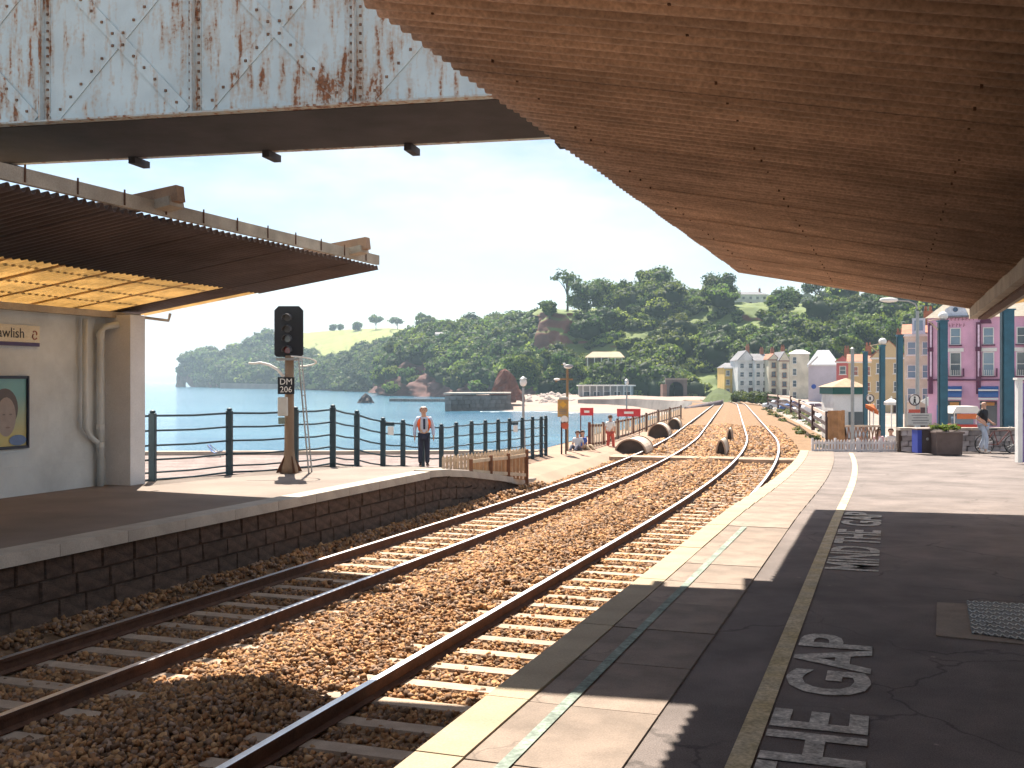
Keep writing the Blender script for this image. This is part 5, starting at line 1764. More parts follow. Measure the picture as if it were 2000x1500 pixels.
MB().box(((a.x + b.x) / 2, D + 4, (z0 + zt_) / 2), (b.x - a.x, 5, zt_ - z0)).build('wall', M('pav_grey', (0.34, 0.35, 0.35), 0.85), pv)
MB().box(((a.x + b.x) / 2, D + 3, zt_ + 0.15), (b.x - a.x + 1, 8, 0.35)).build('roof', m_trim, pv)
for k in range(8):
    x = a.x + 1 + (b.x - a.x - 2) * k / 7
    MB().box((x, D - 0.6, (z0 + zt_) / 2), (0.3, 0.3, zt_ - z0)).build('post', m_trim, pv)
for k in range(5):
    x = a.x + 2.2 + (b.x - a.x - 4) * k / 4
    w_ = MB().box((x, D + 1.45, z0 + 2.6), (2.0, 0.1, 1.6)).build('window', m_trim, pv)
    MB().box((x, D + 1.38, z0 + 2.6), (1.7, 0.06, 1.3)).build('pane', m_glass, w_)
MB().box(((a.x + b.x) / 2, D - 2, z0 + 0.9), (b.x - a.x + 3, 0.3, 1.0)).build('terrace_wall', m_trim, pv)
# grey retaining wall along the back of the beach
cols = [(1128, [(803, 296), (780, 297)]), (1240, [(803, 270), (779, 272)]), (1330, [(805, 235), (783, 238)]), (1412, [(806, 205), (786, 207)])]
hill('beach_wall', cols, 24, 4, 0.2, 10, 31, M('beach_wall_stone', (0.26, 0.235, 0.22), 0.9, 0.25, 0.3), 'long grey retaining wall behind the beach')
cols = [(1336, [(812, 150), (795, 150), (796, 152)]), (1372, [(806, 168), (788, 168), (789, 170)]), (1412, [(797, 190), (780, 190), (781, 193)])]
hill('parapet_wall', cols, 20, 4, 0.1, 6, 32, M('parapet_stone', (0.14, 0.115, 0.13), 0.9, 0.3, 1.0), 'dark stone parapet beside the seaward track')

# ------------------------------------------------------------------ columns, lamps and signs on the right
def column(px, d, top, label, lamp=False, w=0.21):
    p = at(px, 800, d)
    zt_ = at(0, top, d).z
    zb_ = min(zright(d), z_street(d)) if d > 36.4 else zright(d)
    t_ = thing('canopy_column', label, 'column', (p.x, d, zb_), 'blue columns beyond the platform')
    zb_ -= 0.05
    MB().box((p.x, d, (zb_ + zt_) / 2), (w, w, zt_ - zb_)).build('shaft', m_colblue, t_, bevel=0.015)
    MB().box((p.x - w * 0.56, d - 0.02, (zb_ + zt_) / 2), (w * 0.1, w * 0.5, zt_ - zb_ - 0.1)).build('cable_duct', m_iron, t_)
    MB().box((p.x, d, zb_ + 0.18), (w * 1.5, w * 1.5, 0.34)).build('base', m_colblue, t_, bevel=0.02)
    MB().box((p.x, d, zt_ + 0.02), (w * 1.2, w * 1.2, 0.05)).build('cap', m_colblue, t_)
    if lamp:
        MB().ball((p.x + 0.02, d, zt_ + 0.2), (0.17, 0.17, 0.15), 12, 8).build('lamp_globe', m_white, t_, smooth=True)
        MB().tube([(p.x - 0.1, d, zt_ - 0.35), (p.x - 0.5, d, zt_ + 0.02), (p.x - 0.1, d, zt_ + 0.1)], 0.03, 6).build('lamp_bracket', m_woodp, t_)
column(1967, 37.5, 606, 'nearest and thickest blue steel column right of the pink hotel front', w=0.36)
column(1841, 38.5, 628, 'blue steel column with a white globe in front of the pink hotel', True, 0.28)
column(1757, 42.0, 656, 'blue steel column just left of the no-pedestrians sign')
column(1723, 46.0, 676, 'blue steel column with a globe lamp before the ochre house', True)
column(1690, 56.0, 688, 'farthest blue steel column beside the green-fronted kiosk')
# street lamp
d = 68.0
p = at(1792, 760, d)
stl = thing('street_lamp', 'grey street lamp with a long silver head over the cream house', 'street lamp', (p.x, d, z_street(d)))
zt_ = at(0, 604, d).z
MB().lathe((p.x, d, z_street(d) - 0.1), [(0.22, 0), (0.2, 1.2), (0.13, 1.4), (0.1, zt_ - z_street(d))], 10).build('pole', m_gal, stl)
q = at(1722, 586, d)
MB().tube([(p.x, d, zt_), (p.x - 0.15, d, zt_ + 0.35), (p.x - 0.6, d, q.z - 0.05), (q.x + 0.9, d, q.z - 0.02)], 0.05, 6).build('arm', m_gal, stl)
MB().ball((q.x + 0.45, d, q.z), (0.62, 0.2, 0.16), 12, 6).build('lantern', m_white, stl, smooth=True)
# no-pedestrians sign with its notice
d = 37.4
p = at(1786, 790, d)
sgn = thing('warning_sign', 'round no-pedestrians sign above a white notice at the platform end', 'sign', (p.x, d, z_street(d)))
for dx in (-0.28, 0.42):
    MB().tube([(p.x + dx, d + 0.04, z_street(d) - 0.1), (p.x + dx, d + 0.04, at(0, 772, d).z)], 0.025, 6).build('pole', m_gal, sgn)
c = at(1786, 781, d)
di = MB().tube([(c.x, d, c.z), (c.x, d - 0.02, c.z)], 0.2, 20).build('disc', m_white, sgn)
ring = [(c.x + 0.185 * math.cos(q), d - 0.026, c.z + 0.185 * math.sin(q)) for q in np.linspace(0, 6.2832, 25)]
MB().tube(ring, 0.022, 5).build('ring', plain('sign_dark', (0.07, 0.05, 0.06)), di)
MB().tube([(c.x, d - 0.025, c.z + 0.09), (c.x, d - 0.03, c.z + 0.09)], 0.035, 10).build('figure_head', m_dark, di)
MB().box((c.x, d - 0.026, c.z - 0.02), (0.07, 0.008, 0.13)).build('figure_body', m_dark, di)
for q in (-1, 1):
    MB().bar((c.x + q * 0.015, d - 0.026, c.z - 0.07), (c.x + q * 0.05, d - 0.026, c.z - 0.14), 0.008, 0.03).build('figure_leg', m_dark, di)
c2 = at(1809, 784, d)
d2 = MB().tube([(c2.x, d + 0.05, c2.z), (c2.x, d + 0.03, c2.z)], 0.19, 3).build('triangle', m_white, sgn)
MB().box((at(1786, 803, d).x, d, at(0, 803, d).z), (0.4, 0.02, 0.12)).build('red_panel', plain('panel_red', (0.50, 0.10, 0.07)), sgn)
nb2 = MB().box((at(1796, 819, d).x, d, at(0, 819, d).z), (0.85, 0.02, 0.42)).build('notice', plain('panel_grey', (0.50, 0.49, 0.47)), sgn)
for k in range(4):
    MB().box((at(1797, 815, d).x, d - 0.013, at(0, 811 + k * 5, d).z), (0.6 - 0.1 * (k % 2), 0.006, 0.03)).build('printed_line', plain('print_grey', (0.18, 0.18, 0.19)), nb2)
# small round sign by the kiosk
d = 52.0
p = at(1699, 778, d)
sg2 = thing('road_sign', 'small round white road sign with a dark symbol by the kiosk', 'sign', (p.x, d, z_street(d)))
MB().tube([(p.x, d + 0.03, z_street(d) - 0.1), (p.x, d + 0.03, p.z + 0.1)], 0.03, 6).build('pole', m_gal, sg2)
dk = MB().tube([(p.x, d, p.z), (p.x, d - 0.02, p.z)], 0.2, 18).build('disc', m_white, sg2)
MB().tube([(p.x + 0.19 * math.cos(q), d - 0.03, p.z + 0.19 * math.sin(q)) for q in np.linspace(0, 6.2832, 21)], 0.025, 5).build('ring', MATS['sign_dark'], dk)
MB().box((p.x, d - 0.026, p.z), (0.08, 0.008, 0.16)).build('symbol', m_dark, dk)
# slim grey pole
d = 37.0
p = at(1665, 870, d)
gp = thing('grey_pole', 'slim grey pole standing behind the platform-end picket fence', 'pole', (p.x, d, z_street(d)))
MB().tube([(p.x, d, z_street(d) - 0.1), (p.x, d, at(0, 683, d).z)], 0.06, 8).build('shaft', m_gal, gp)
MB().lathe((p.x, d, at(0, 683, d).z), [(0.065, 0), (0.07, 0.04), (0.02, 0.08)], 8).build('cap', m_gal, gp)
# white and purple post at the frame edge
d = 29.4
p = at(1992, 900, d)
zb_ = zright(30)
pw = thing('information_post', 'white and purple information post at the right edge of the platform', 'post', (p.x, d, zb_))
zt_ = at(0, 742, d).z
MB().box((p.x - 0.03, d, (zb_ + zt_) / 2), (0.13, 0.2, zt_ - zb_)).build('white_face', m_white, pw, bevel=0.01)
MB().box((p.x + 0.14, d + 0.01, (zb_ + zt_) / 2 - 0.04), (0.2, 0.19, zt_ - zb_ - 0.1)).build('purple_panel', plain('panel_purple', (0.23, 0.16, 0.40)), pw)
MB().box((p.x, d, zt_ + 0.03), (0.26, 0.26, 0.06)).build('cap', m_white, pw)
MB().box((p.x + 0.1, d - 0.1, zb_ + 1.3), (0.06, 0.02, 0.1)).build('button', m_dark, pw)

# ------------------------------------------------------------------ end of the wide platform: wall, planter, bin, fence
d = 36.0
x0, x1 = at(1756, 880, d).x, at(2060, 880, d).x
zb_ = zright(36.5) - 0.02
sw = thing('stone_wall', 'low rubble stone wall closing the end of the wide platform', 'wall', ((x0 + x1) / 2, d, zb_))
MB().box(((x0 + x1) / 2, d + 0.16, zb_ + 0.36), (x1 - x0, 0.24, 0.72)).build('core', m_mortar, sw)
mrub = M('rubble', (0.30, 0.26, 0.25), 0.95, 0.35, 3.0, bump=0.5, bscale=15, rnd=0.4)
for r_ in range(4):
    x = x0 + random.uniform(0, .1)
    while x < x1 - 0.15:
        w = random.uniform(0.18, 0.42)
        mb = MB()
        mb.box((0, 0, 0), (w * 0.93, 0.16, 0.165))
        me = mb.mesh('rubble_stone')
        for v_ in me.vertices:
            v_.co += Vector((random.uniform(-.02, .02), random.uniform(-.02, .02), random.uniform(-.015, .015)))
        put(me, 'rubble_stone', mrub, sw, (x + w / 2, d + 0.02, zb_ + 0.1 + r_ * 0.178))
        x += w
x = x0
while x < x1:
    MB().box((x + 0.3, d + 0.13, zb_ + 0.765), (0.58, 0.42, 0.09)).build('coping', M('wall_cap', (0.38, 0.32, 0.27), 0.9, 0.2, 2.0, rnd=0.15), sw)
    x += 0.6
# planter
d = 34.3
p = at(1845, 886, d)
zb_ = p.z
pl = thing('planter', 'large square brown planter with a leafy plant against the stone wall', 'planter', (p.x, d, zb_))
MB().box((p.x, d, zb_ + 0.34), (0.8, 0.8, 0.72), 0, 1.06).build('tub', M('planter_brown', (0.13, 0.095, 0.085), 0.8, 0.2, 3.0), pl, bevel=0.02)
MB().box((p.x, d, zb_ + 0.685), (0.92, 0.92, 0.06)).build('rim', MATS['planter_brown'], pl, bevel=0.01)
rg = np.random.default_rng(5)
C = np.stack([p.x + rg.uniform(-.36, .36, 26), d + rg.uniform(-.3, .3, 26), zb_ + 0.75 + rg.uniform(0, .12, 26)], 1)
me = quads_and_tris('foliage', [clumps(C, rg.uniform(.06, .13, 26), 26, 0.07, 6, np.array([(0.16, 0.22, 0.04), (0.10, 0.16, 0.03), (0.22, 0.24, 0.06)])), cores(C, np.full(26, 0.06), 2.0)], m_leaf)
put(me, 'foliage', m_leaf, pl)
for k in range(9):
    a_ = k * 0.7
    MB().tube([(p.x, d, zb_ + 0.72), (p.x + 0.2 * math.cos(a_), d + 0.2 * math.sin(a_), zb_ + 0.92), (p.x + 0.42 * math.cos(a_), d + 0.42 * math.sin(a_), zb_ + 0.98)], 0.012, 4, 0.004).build('frond', M('frond', (0.18, 0.17, 0.05), 0.8), pl)
# bin
p = at(1801, 884, 34.6)
bn = thing('litter_bin', 'dark litter bin with a bright blue side left of the planter', 'bin', p)
MB().box((p.x + 0.08, p.y, p.z + 0.36), (0.34, 0.5, 0.72)).build('body', plain('bin_dark', (0.05, 0.035, 0.035)), bn, bevel=0.02)
MB().box((p.x - 0.17, p.y, p.z + 0.37), (0.14, 0.5, 0.74)).build('side_panel', plain('bin_blue', (0.03, 0.05, 0.30)), bn, bevel=0.01)
MB().box((p.x, p.y, p.z + 0.76), (0.52, 0.54, 0.05)).build('lid', plain('bin_lid', (0.16, 0.12, 0.11)), bn, bevel=0.01)
MB().ball((p.x + 0.08, p.y - 0.25, p.z + 0.45), (0.05, 0.02, 0.05), 8, 5).build('emblem', m_gal, bn)
# white picket fence at the platform end
a, b = at(1588, 884, 36.2), at(1766, 884, 36.2)
zb_ = zright(37.5) - 0.08
wf = thing('picket_fence', 'white picket fence across the end of the wide platform', 'fence', ((a.x + b.x) / 2, 36.2, zb_))
n = 30
for i in range(n):
    x = a.x + (b.x - a.x) * i / (n - 1)
    MB().prism([(x - 0.034, 36.2, zb_), (x + 0.034, 36.2, zb_), (x + 0.034, 36.2, zb_ + 0.43), (x, 36.2, zb_ + 0.49), (x - 0.034, 36.2, zb_ + 0.43)], (0, 0.018, 0)).build('picket', M('picket_white', (0.62, 0.58, 0.58), 0.7, 0.1, 3.0, rnd=0.08), wf)
for z in (0.12, 0.36):
    MB().bar((a.x, 36.24, zb_ + z), (b.x, 36.24, zb_ + z), 0.03, 0.07).build('fence_rail', MATS['picket_white'], wf)
for i in range(5):
    x = a.x + (b.x - a.x) * i / 4
    MB().box((x, 36.28, zb_ + 0.25), (0.07, 0.07, 0.56)).build('fence_post', MATS['picket_white'], wf)
# boarded timber panel and trellis behind the fence
d = 37.6
a, b = at(1617, 858, d), at(1650, 858, d)
zb_ = z_street(d) - 0.1
tp = thing('timber_screen', 'tall weathered timber screen of vertical boards behind the picket fence', 'screen', ((a.x + b.x) / 2, d, zb_))
zt_ = at(0, 801, d).z
for i in range(5):
    x = a.x + (b.x - a.x) * (i + 0.5) / 5
    MB().box((x, d, (zb_ + zt_) / 2), ((b.x - a.x) / 5 * 0.95, 0.03, zt_ - zb_ - random.uniform(0, .04))).build('board', m_wood, tp)
for z in (zb_ + 0.4, zt_ - 0.2):
    MB().box(((a.x + b.x) / 2, d + 0.04, z), (b.x - a.x, 0.04, 0.1)).build('batten', m_wood, tp)
d = 38.5
a, b = at(1650, 858, d), at(1716, 858, d)
zb_ = z_street(d) - 0.05
tr = thing('trellis', 'brown diamond trellis fence right of the timber screen', 'fence', ((a.x + b.x) / 2, d, zb_))
zt_ = at(0, 834, d).z
n = 9
for i in range(-3, n):
    for sgn_ in (1, -1):
        u0 = i / n
        pA = Vector((a.x + (b.x - a.x) * max(0, min(1, u0 if sgn_ > 0 else u0 + 0.33)), d + 0.01 * sgn_, zb_))
        pB = Vector((a.x + (b.x - a.x) * max(0, min(1, u0 + 0.33 if sgn_ > 0 else u0)), d + 0.01 * sgn_, zt_))
        if (pA - pB).length > 0.2:
            MB().bar(pA, pB, 0.012, 0.04).build('slat', M('trellis_wood', (0.33, 0.20, 0.14), 0.85, 0.2, 4.0), tr)
MB().box(((a.x + b.x) / 2, d, zt_ + 0.03), (b.x - a.x + 0.1, 0.07, 0.07)).build('top_rail', M('rail_pale', (0.58, 0.46, 0.36), 0.8), tr)
# kiosk
d = 58.0
a, b = at(1626, 804, d), at(1692, 804, d)
zb_ = z_street(d)
kk = thing('kiosk', 'small white kiosk with a dark green fascia and tan hipped roof', 'kiosk', ((a.x + b.x) / 2, d, zb_))
ze = at(0, 770, d).z
MB().box(((a.x + b.x) / 2, d + 1.2, (zb_ + ze) / 2 - 0.05), (b.x - a.x - 0.15, 2.2, ze - zb_ + 0.1)).build('wall', m_w1, kk)
MB().box(((a.x + b.x) / 2, d + 1.2, at(0, 763, d).z), (b.x - a.x, 2.5, 14 * d / F)).build('fascia', plain('kiosk_green', (0.02, 0.10, 0.09)), kk)
zf = at(0, 756, d).z
MB().add([(a.x - 0.1, d - 0.1, zf), (b.x + 0.1, d - 0.1, zf), (b.x + 0.1, d + 2.5, zf), (a.x - 0.1, d + 2.5, zf), ((a.x + b.x) / 2 + 0.2, d + 1.2, zf + 0.5)], [(0, 1, 4), (1, 2, 4), (2, 3, 4), (3, 0, 4), (3, 2, 1, 0)]).build('roof', M('kiosk_roof', (0.34, 0.24, 0.16), 0.85), kk)
for px, w_ in ((1644, 0.28), (1662, 0.25), (1678, 0.5)):
    q = at(px, 785, d)
    w0 = MB().box((q.x, d + 0.07, (zb_ + ze) / 2 + 0.25), (w_ + 0.08, 0.06, 0.9)).build('window', m_trim, kk)
    MB().box((q.x, d + 0.035, (zb_ + ze) / 2 + 0.25), (w_, 0.03, 0.8)).build('pane', m_glass, w0)

# umbrellas, red cart, bicycle
def umbrella(px, d, ytop, wpx, lab, cm, tilt=0.0):
    p = at(px, ytop, d)
    t_ = thing('cafe_umbrella', lab, 'umbrella', (p.x, d, z_street(d)), 'umbrellas on the forecourt')
    r_ = wpx * d / F / 2
    n = 8
    rim = [Vector((p.x + r_ * math.cos(q), d + r_ * math.sin(q), p.z - r_ * 0.55 + tilt * r_ * math.cos(q))) for q in [2 * math.pi * k / n for k in range(n)]]
    top = Vector((p.x - tilt * r_ * 0.5, d, p.z))
    low = [v_ - Vector((0, 0, 0.12)) for v_ in rim]
    mb = MB().add([top] + rim + low, [(0, 1 + k, 1 + (k + 1) % n) for k in range(n)] + [(1 + k, 9 + k, 9 + (k + 1) % n, 1 + (k + 1) % n) for k in range(n)])
    c_ = mb.build('canopy', cm, t_)
    MB().tube([(p.x, d, z_street(d)), tuple(top + Vector((0, 0, 0.06)))], 0.03, 6).build('pole', m_white, t_)
    MB().box((p.x, d, z_street(d) + 0.06), (0.5, 0.5, 0.12)).build('base', m_conc, t_)
umbrella(1741, 44, 777, 30, 'white cafe umbrella between two blue columns', M('umb_white', (0.75, 0.72, 0.68), 0.8, 0.05, 3))
umbrella(1703, 48, 790, 26, 'tilted orange umbrella left of the white one', M('umb_orange', (0.60, 0.17, 0.06), 0.8, 0.1, 3), -0.6)
d = 46.0
a, b = at(1862, 838, d), at(1912, 838, d)
zs = z_street(d) + 0.5
ct = thing('red_cart', 'red sales cart under a white cover behind the planter', 'cart', ((a.x + b.x) / 2, d, zs))
cxm, wm = (a.x + b.x) / 2, b.x - a.x
MB().box((cxm, d + 0.4, zs + 0.75), (wm * 0.9, 0.8, 0.9)).build('body', plain('cart_red', (0.50, 0.05, 0.03), 0.4), ct, bevel=0.03)
MB().box((cxm, d + 0.4, zs + 1.35), (wm * 0.7, 0.5, 0.35)).build('display_glass', m_glassb, ct)
for q in (-0.42, 0.42):
    MB().tube([(cxm + q * wm, d + 0.1, zs + 1.1), (cxm + q * wm, d + 0.1, zs + 1.75)], 0.025, 6).build('cover_post', m_white, ct)
MB().prism([(a.x - 0.08, d - 0.1, zs + 1.68), (b.x + 0.08, d - 0.1, zs + 1.68), (b.x - 0.1, d - 0.1, zs + 1.98), (a.x + 0.1, d - 0.1, zs + 1.98)], (0, 1.0, 0)).build('cover', MATS['umb_white'], ct)
MB().box((cxm, d - 0.12, zs + 1.55), (wm * 0.8, 0.04, 0.22)).build('orange_panel', plain('cart_orange', (0.60, 0.16, 0.05)), ct)
for q in (-0.3, 0.3):
    wq_ = MB().tube([(cxm + q * wm, d - 0.06, zs + 0.26), (cxm + q * wm, d + 0.02, zs + 0.26)], 0.26, 14).build('wheel', m_dark, ct)
# bicycle against the wall
d = 35.2
p = at(1952, 886, d)
bz = p.z
bk = thing('bicycle', 'bicycle leaning on the stone wall right of the walking man', 'bicycle', (p.x, d, bz))
R0 = 0.31
for q in (-0.48, 0.48):
    wh_ = MB().tube([(p.x + q + R0 * math.cos(a_), d + 0.02, bz + R0 + R0 * math.sin(a_)) for a_ in np.linspace(0, 6.2832, 25)], 0.02, 6).build('wheel', m_dark, bk)
    for k in range(8):
        a_ = k * math.pi / 8
        MB().tube([(p.x + q - R0 * math.cos(a_), d + 0.02, bz + R0 - R0 * math.sin(a_)), (p.x + q + R0 * math.cos(a_), d + 0.02, bz + R0 + R0 * math.sin(a_))], 0.003, 3).build('spoke', m_gal, wh_)
mbk = plain('bike_frame', (0.16, 0.06, 0.05), 0.4)
J = {'r': (-0.48, R0), 'f': (0.48, R0), 'b': (-0.05, 0.29), 's': (-0.18, 0.74), 'h': (0.34, 0.76)}
for u, w in (('r', 'b'), ('r', 's'), ('b', 's'), ('b', 'h'), ('s', 'h'), ('h', 'f')):
    MB().tube([(p.x + J[u][0], d, bz + J[u][1]), (p.x + J[w][0], d, bz + J[w][1])], 0.017, 6).build('frame_tube', mbk, bk)
MB().box((p.x - 0.2, d, bz + 0.8), (0.24, 0.12, 0.05)).build('saddle', m_dark, bk, bevel=0.015)
MB().tube([(p.x + 0.33, d - 0.2, bz + 0.9), (p.x + 0.34, d, bz + 0.86), (p.x + 0.33, d + 0.06, bz + 0.9)], 0.014, 6).build('handlebar', m_gal, bk)

# dark timber fence curving beside the nearer track, hedge
pts = [at(1616, 856, 42), at(1588, 834, 52), at(1562, 815, 64), at(1545, 802, 78), at(1520, 793, 95), at(1500, 788, 112)]
df = thing('timber_fence', 'dark post-and-rail fence curving away right of the nearer track', 'fence', pts[2])
for i, p in enumerate(pts):
    MB().box((p.x, p.y, p.z + 0.45), (0.14, 0.14, 1.2)).build('fence_post', M('fence_dark', (0.06, 0.035, 0.035), 0.85, 0.3, 3.0), df)
for i in range(len(pts) - 1):
    for k, z in enumerate((0.18, 0.52, 0.9)):
        MB().bar(pts[i] + Vector((0, -0.08, z)), pts[i + 1] + Vector((0, -0.08, z)), 0.05, 0.15).build('fence_rail', M('fence_pale', (0.50, 0.40, 0.34), 0.8) if k == 2 else MATS['fence_dark'], df)
rg = np.random.default_rng(9)
n = 90
u = rg.random(n)
C = np.stack([np.interp(u, [0, 1], [at(1436, 776, 215).x, at(1512, 780, 175).x]), np.interp(u, [0, 1], [215, 175]), np.full(n, -1.6) + rg.uniform(0, 1.0, n)], 1)
Rr = rg.uniform(0.6, 1.2, n)
hg = put(quads_and_tris('hedge', [clumps(C, Rr, 40, 0.4, 10, tone=0.55), cores(C, Rr * 0.8, 0.6)], m_leaf), 'hedge', m_leaf)
tag(hg, 'low dark hedge below the white terrace at the end of the line', 'hedge')

n = 150
sv = rg.uniform(40, 150, n)
lv = np.where(rg.random(n) < 0.8, rg.uniform(0.2, 2.6, n), rg.uniform(-1.6, -0.8, n))
C = np.array([tuple(SC_(s, l, zrail(s) - 0.22)) for s, l in zip(sv, lv)])
Rr = rg.uniform(0.12, 0.42, n) * np.interp(sv, [40, 150], [0.8, 1.6])
wv = put(quads_and_tris('verge_weeds', [clumps(C, Rr, 34, 0.16, 15, np.array([(0.16, 0.17, 0.05), (0.11, 0.13, 0.04), (0.22, 0.19, 0.08)])), cores(C, Rr * 0.7, 1.5)], m_leaf), 'verge_weeds', m_leaf)
struct(wv, 'dry weeds along the verge right of the nearer track', 'stuff')

# ------------------------------------------------------------------ cars
def car(px, d, lab, cm, rz=0.0):
    p = Vector((at(px, 780, d).x, d, z_street(d)))
    t_ = thing('parked_car', lab, 'car', p, 'cars parked in the town')
    L, Wc = 4.1, 1.7
    ca, sa = math.cos(rz), math.sin(rz)
    def tr_(x, y, z):
        return (p.x + x * ca - y * sa, p.y + x * sa + y * ca, p.z + z)
    side = [(-2.05, .3), (-2.05, .72), (-1.9, .86), (-1.0, .95), (-0.4, 1.4), (0.95, 1.42), (1.55, 1.0), (1.95, .92), (2.05, .7), (2.05, .3)]
    off = Vector(tr_(0, Wc, 0)) - Vector(tr_(0, 0, 0))
    MB().prism([tr_(x, -Wc / 2, z) for x, z in side], off).build('body', cm, t_, bevel=0.06)
    for y in (-Wc / 2 - 0.01, Wc / 2 - 0.01):
        for xs_ in (((-0.85, .96), (-0.36, 1.33), (0.2, 1.34), (0.2, .97)), ((0.28, .97), (0.28, 1.34), (0.9, 1.34), (1.35, 1.0))):
            MB().prism([tr_(x, y, z) for x, z in xs_], off * 0.012).build('window', m_glass, t_)
    for x in (-1.25, 1.25):
        for y in (-Wc / 2, Wc / 2 - 0.18):
            w_ = MB().tube([tr_(x, y - 0.01, .31), tr_(x, y + 0.19, .31)], 0.31, 14).build('wheel', m_dark, t_)
            MB().tube([tr_(x, y - 0.03, .31), tr_(x, y + 0.21, .31)], 0.18, 10).build('rim', m_gal, w_)
    MB().box(tr_(-2.05, 0.5, .68), (0.06, 0.3, 0.14), rz).build('headlight', m_white, t_)
    MB().box(tr_(-2.05, -0.5, .68), (0.06, 0.3, 0.14), rz).build('headlight', m_white, t_)
mc1, mc2, mc3 = plain('car_silver', (0.50, 0.54, 0.58), 0.25, 0.3), plain('car_blue', (0.06, 0.12, 0.30), 0.25), plain('car_white', (0.72, 0.73, 0.74), 0.25)
car(1520, 148, 'silver car at the far end of the line of parked cars', mc1)
car(1552, 138, 'blue car between two parked silver cars', mc2)
car(1583, 128, 'white car parked under the lilac house', mc3)
car(1606, 92, 'silver car close behind the dark timber fence', mc1, 0.2)
car(1632, 84, 'white car partly hidden by the green-fronted kiosk', mc3)
# ------------------------------------------------------------------ seaward details: signs, lamps, girders
def lamp_post(px, d, ytop, ybase, lab, gull=False):
    p, zt_ = at(px, ybase, d), at(0, ytop, d).z
    t_ = thing('lamp_post', lab, 'lamp post', (p.x, d, p.z), 'lamp posts along the sea front')
    MB().lathe((p.x, d, p.z - 0.1), [(0.09, 0), (0.085, 0.9), (0.055, 1.0), (0.045, zt_ - p.z)], 8).build('pole', m_gal, t_)
    MB().ball((p.x, d, zt_ + 0.1), (0.14, 0.14, 0.16), 10, 6).build('lantern', m_white, t_)
    MB().lathe((p.x, d, zt_ + 0.22), [(0.16, 0), (0.1, 0.06), (0.02, 0.12)], 8).build('hood', m_gal, t_)
    return t_
lamp_post(1022, 41.5, 752, 880, 'slim lamp post rising from the end of the sea railing')
lamp_post(1224, 70.0, 750, 838, 'pale lamp post beyond the red banner')

d = 40.0
p = at(1101, 884, d)
ws = thing('warning_board', 'orange warning board with a diamond and red signs on a twin post', 'sign', (p.x, d, p.z))
for dx in (-0.08, 0.08):
    MB().tube([(p.x + dx, d, p.z - 0.1), (p.x + dx, d, at(0, 782, d).z)], 0.035, 6).build('post', MATS['fence_dark'], ws)
bd = MB().box((p.x - 0.03, d - 0.05, at(0, 797, d).z), (0.4, 0.03, 34 * d / F)).build('board', M('board_orange', (0.46, 0.28, 0.10), 0.7), ws)
c = Vector((p.x - 0.03, d - 0.07, at(0, 790, d).z))
MB().prism([c + Vector((-.13, 0, 0)), c + Vector((0, 0, -.13)), c + Vector((.13, 0, 0)), c + Vector((0, 0, .13))], (0, -0.006, 0)).build('diamond', plain('diamond_yellow', (0.68, 0.38, 0.05)), bd)
for k in range(3):
    MB().box((c.x, d - 0.07, c.z - 0.2 - k * 0.06), (0.28, 0.006, 0.025)).build('printed_line', MATS['print_grey'], bd)
for z0, cm in ((819, 'w'), (831, 'r')):
    q = Vector((p.x + (0.02 if cm == 'w' else 0.04), d - 0.05, at(0, z0, d).z))
    MB().tube([tuple(q), (q.x, q.y - 0.02, q.z)], 0.14, 14).build('disc', m_white if cm == 'w' else plain('disc_red', (0.55, 0.12, 0.06)), ws)
MB().box((p.x, d - 0.02, at(0, 778, d).z), (0.34, 0.25, 0.09)).build('lamp_box', m_gal, ws)
# double lamp above, with a gull
zt_ = at(0, 722, d + 2).z
q = at(1108, 884, d + 2)
dl = thing('lamp_post', 'brown lamp post with a curved arm and a gull on top', 'lamp post', (q.x, d + 2, q.z), 'lamp posts along the sea front')
MB().tube([(q.x, d + 2, q.z - 0.1), (q.x, d + 2, zt_)], 0.05, 8).build('pole', M('lamp_brown', (0.26, 0.17, 0.09), 0.7), dl)
za = at(0, 741, d + 2).z
MB().tube([(q.x + 0.22, d + 2, za), (q.x - 0.2, d + 2, za + 0.02), (q.x - 0.38, d + 2, za - 0.02), (q.x - 0.46, d + 2, za - 0.1)], 0.04, 6, 0.03).build('arm', MATS['lamp_brown'], dl)
MB().ball((q.x - 0.4, d + 2, za + 0.0), (0.14, 0.08, 0.05), 8, 5).build('lantern', m_white, dl)
gz = zt_ + 0.1
gl_ = thing('gull', 'white gull perched on top of the brown lamp post', 'bird', (q.x, d + 2, zt_))
MB().ball((q.x + 0.03, d + 2, gz + 0.02), (0.17, 0.075, 0.085), 12, 8).build('body', m_white, gl_, smooth=True)
MB().ball((q.x - 0.12, d + 2, gz + 0.12), (0.055, 0.045, 0.05), 10, 6).build('head', m_white, gl_, smooth=True)
MB().bar((q.x - 0.16, d + 2, gz + 0.11), (q.x - 0.23, d + 2, gz + 0.095), 0.015, 0.02).build('beak', plain('beak', (0.6, 0.4, 0.05)), gl_)
for s_ in (-1, 1):
    MB().ball((q.x + 0.08, d + 2 + s_ * 0.06, gz + 0.04), (0.17, 0.025, 0.06), 8, 5).build('wing', plain('gull_grey', (0.32, 0.34, 0.37)), gl_)
    MB().tube([(q.x, d + 2 + s_ * 0.03, zt_), (q.x, d + 2 + s_ * 0.03, gz - 0.04)], 0.008, 4).build('leg', MATS['beak'], gl_)

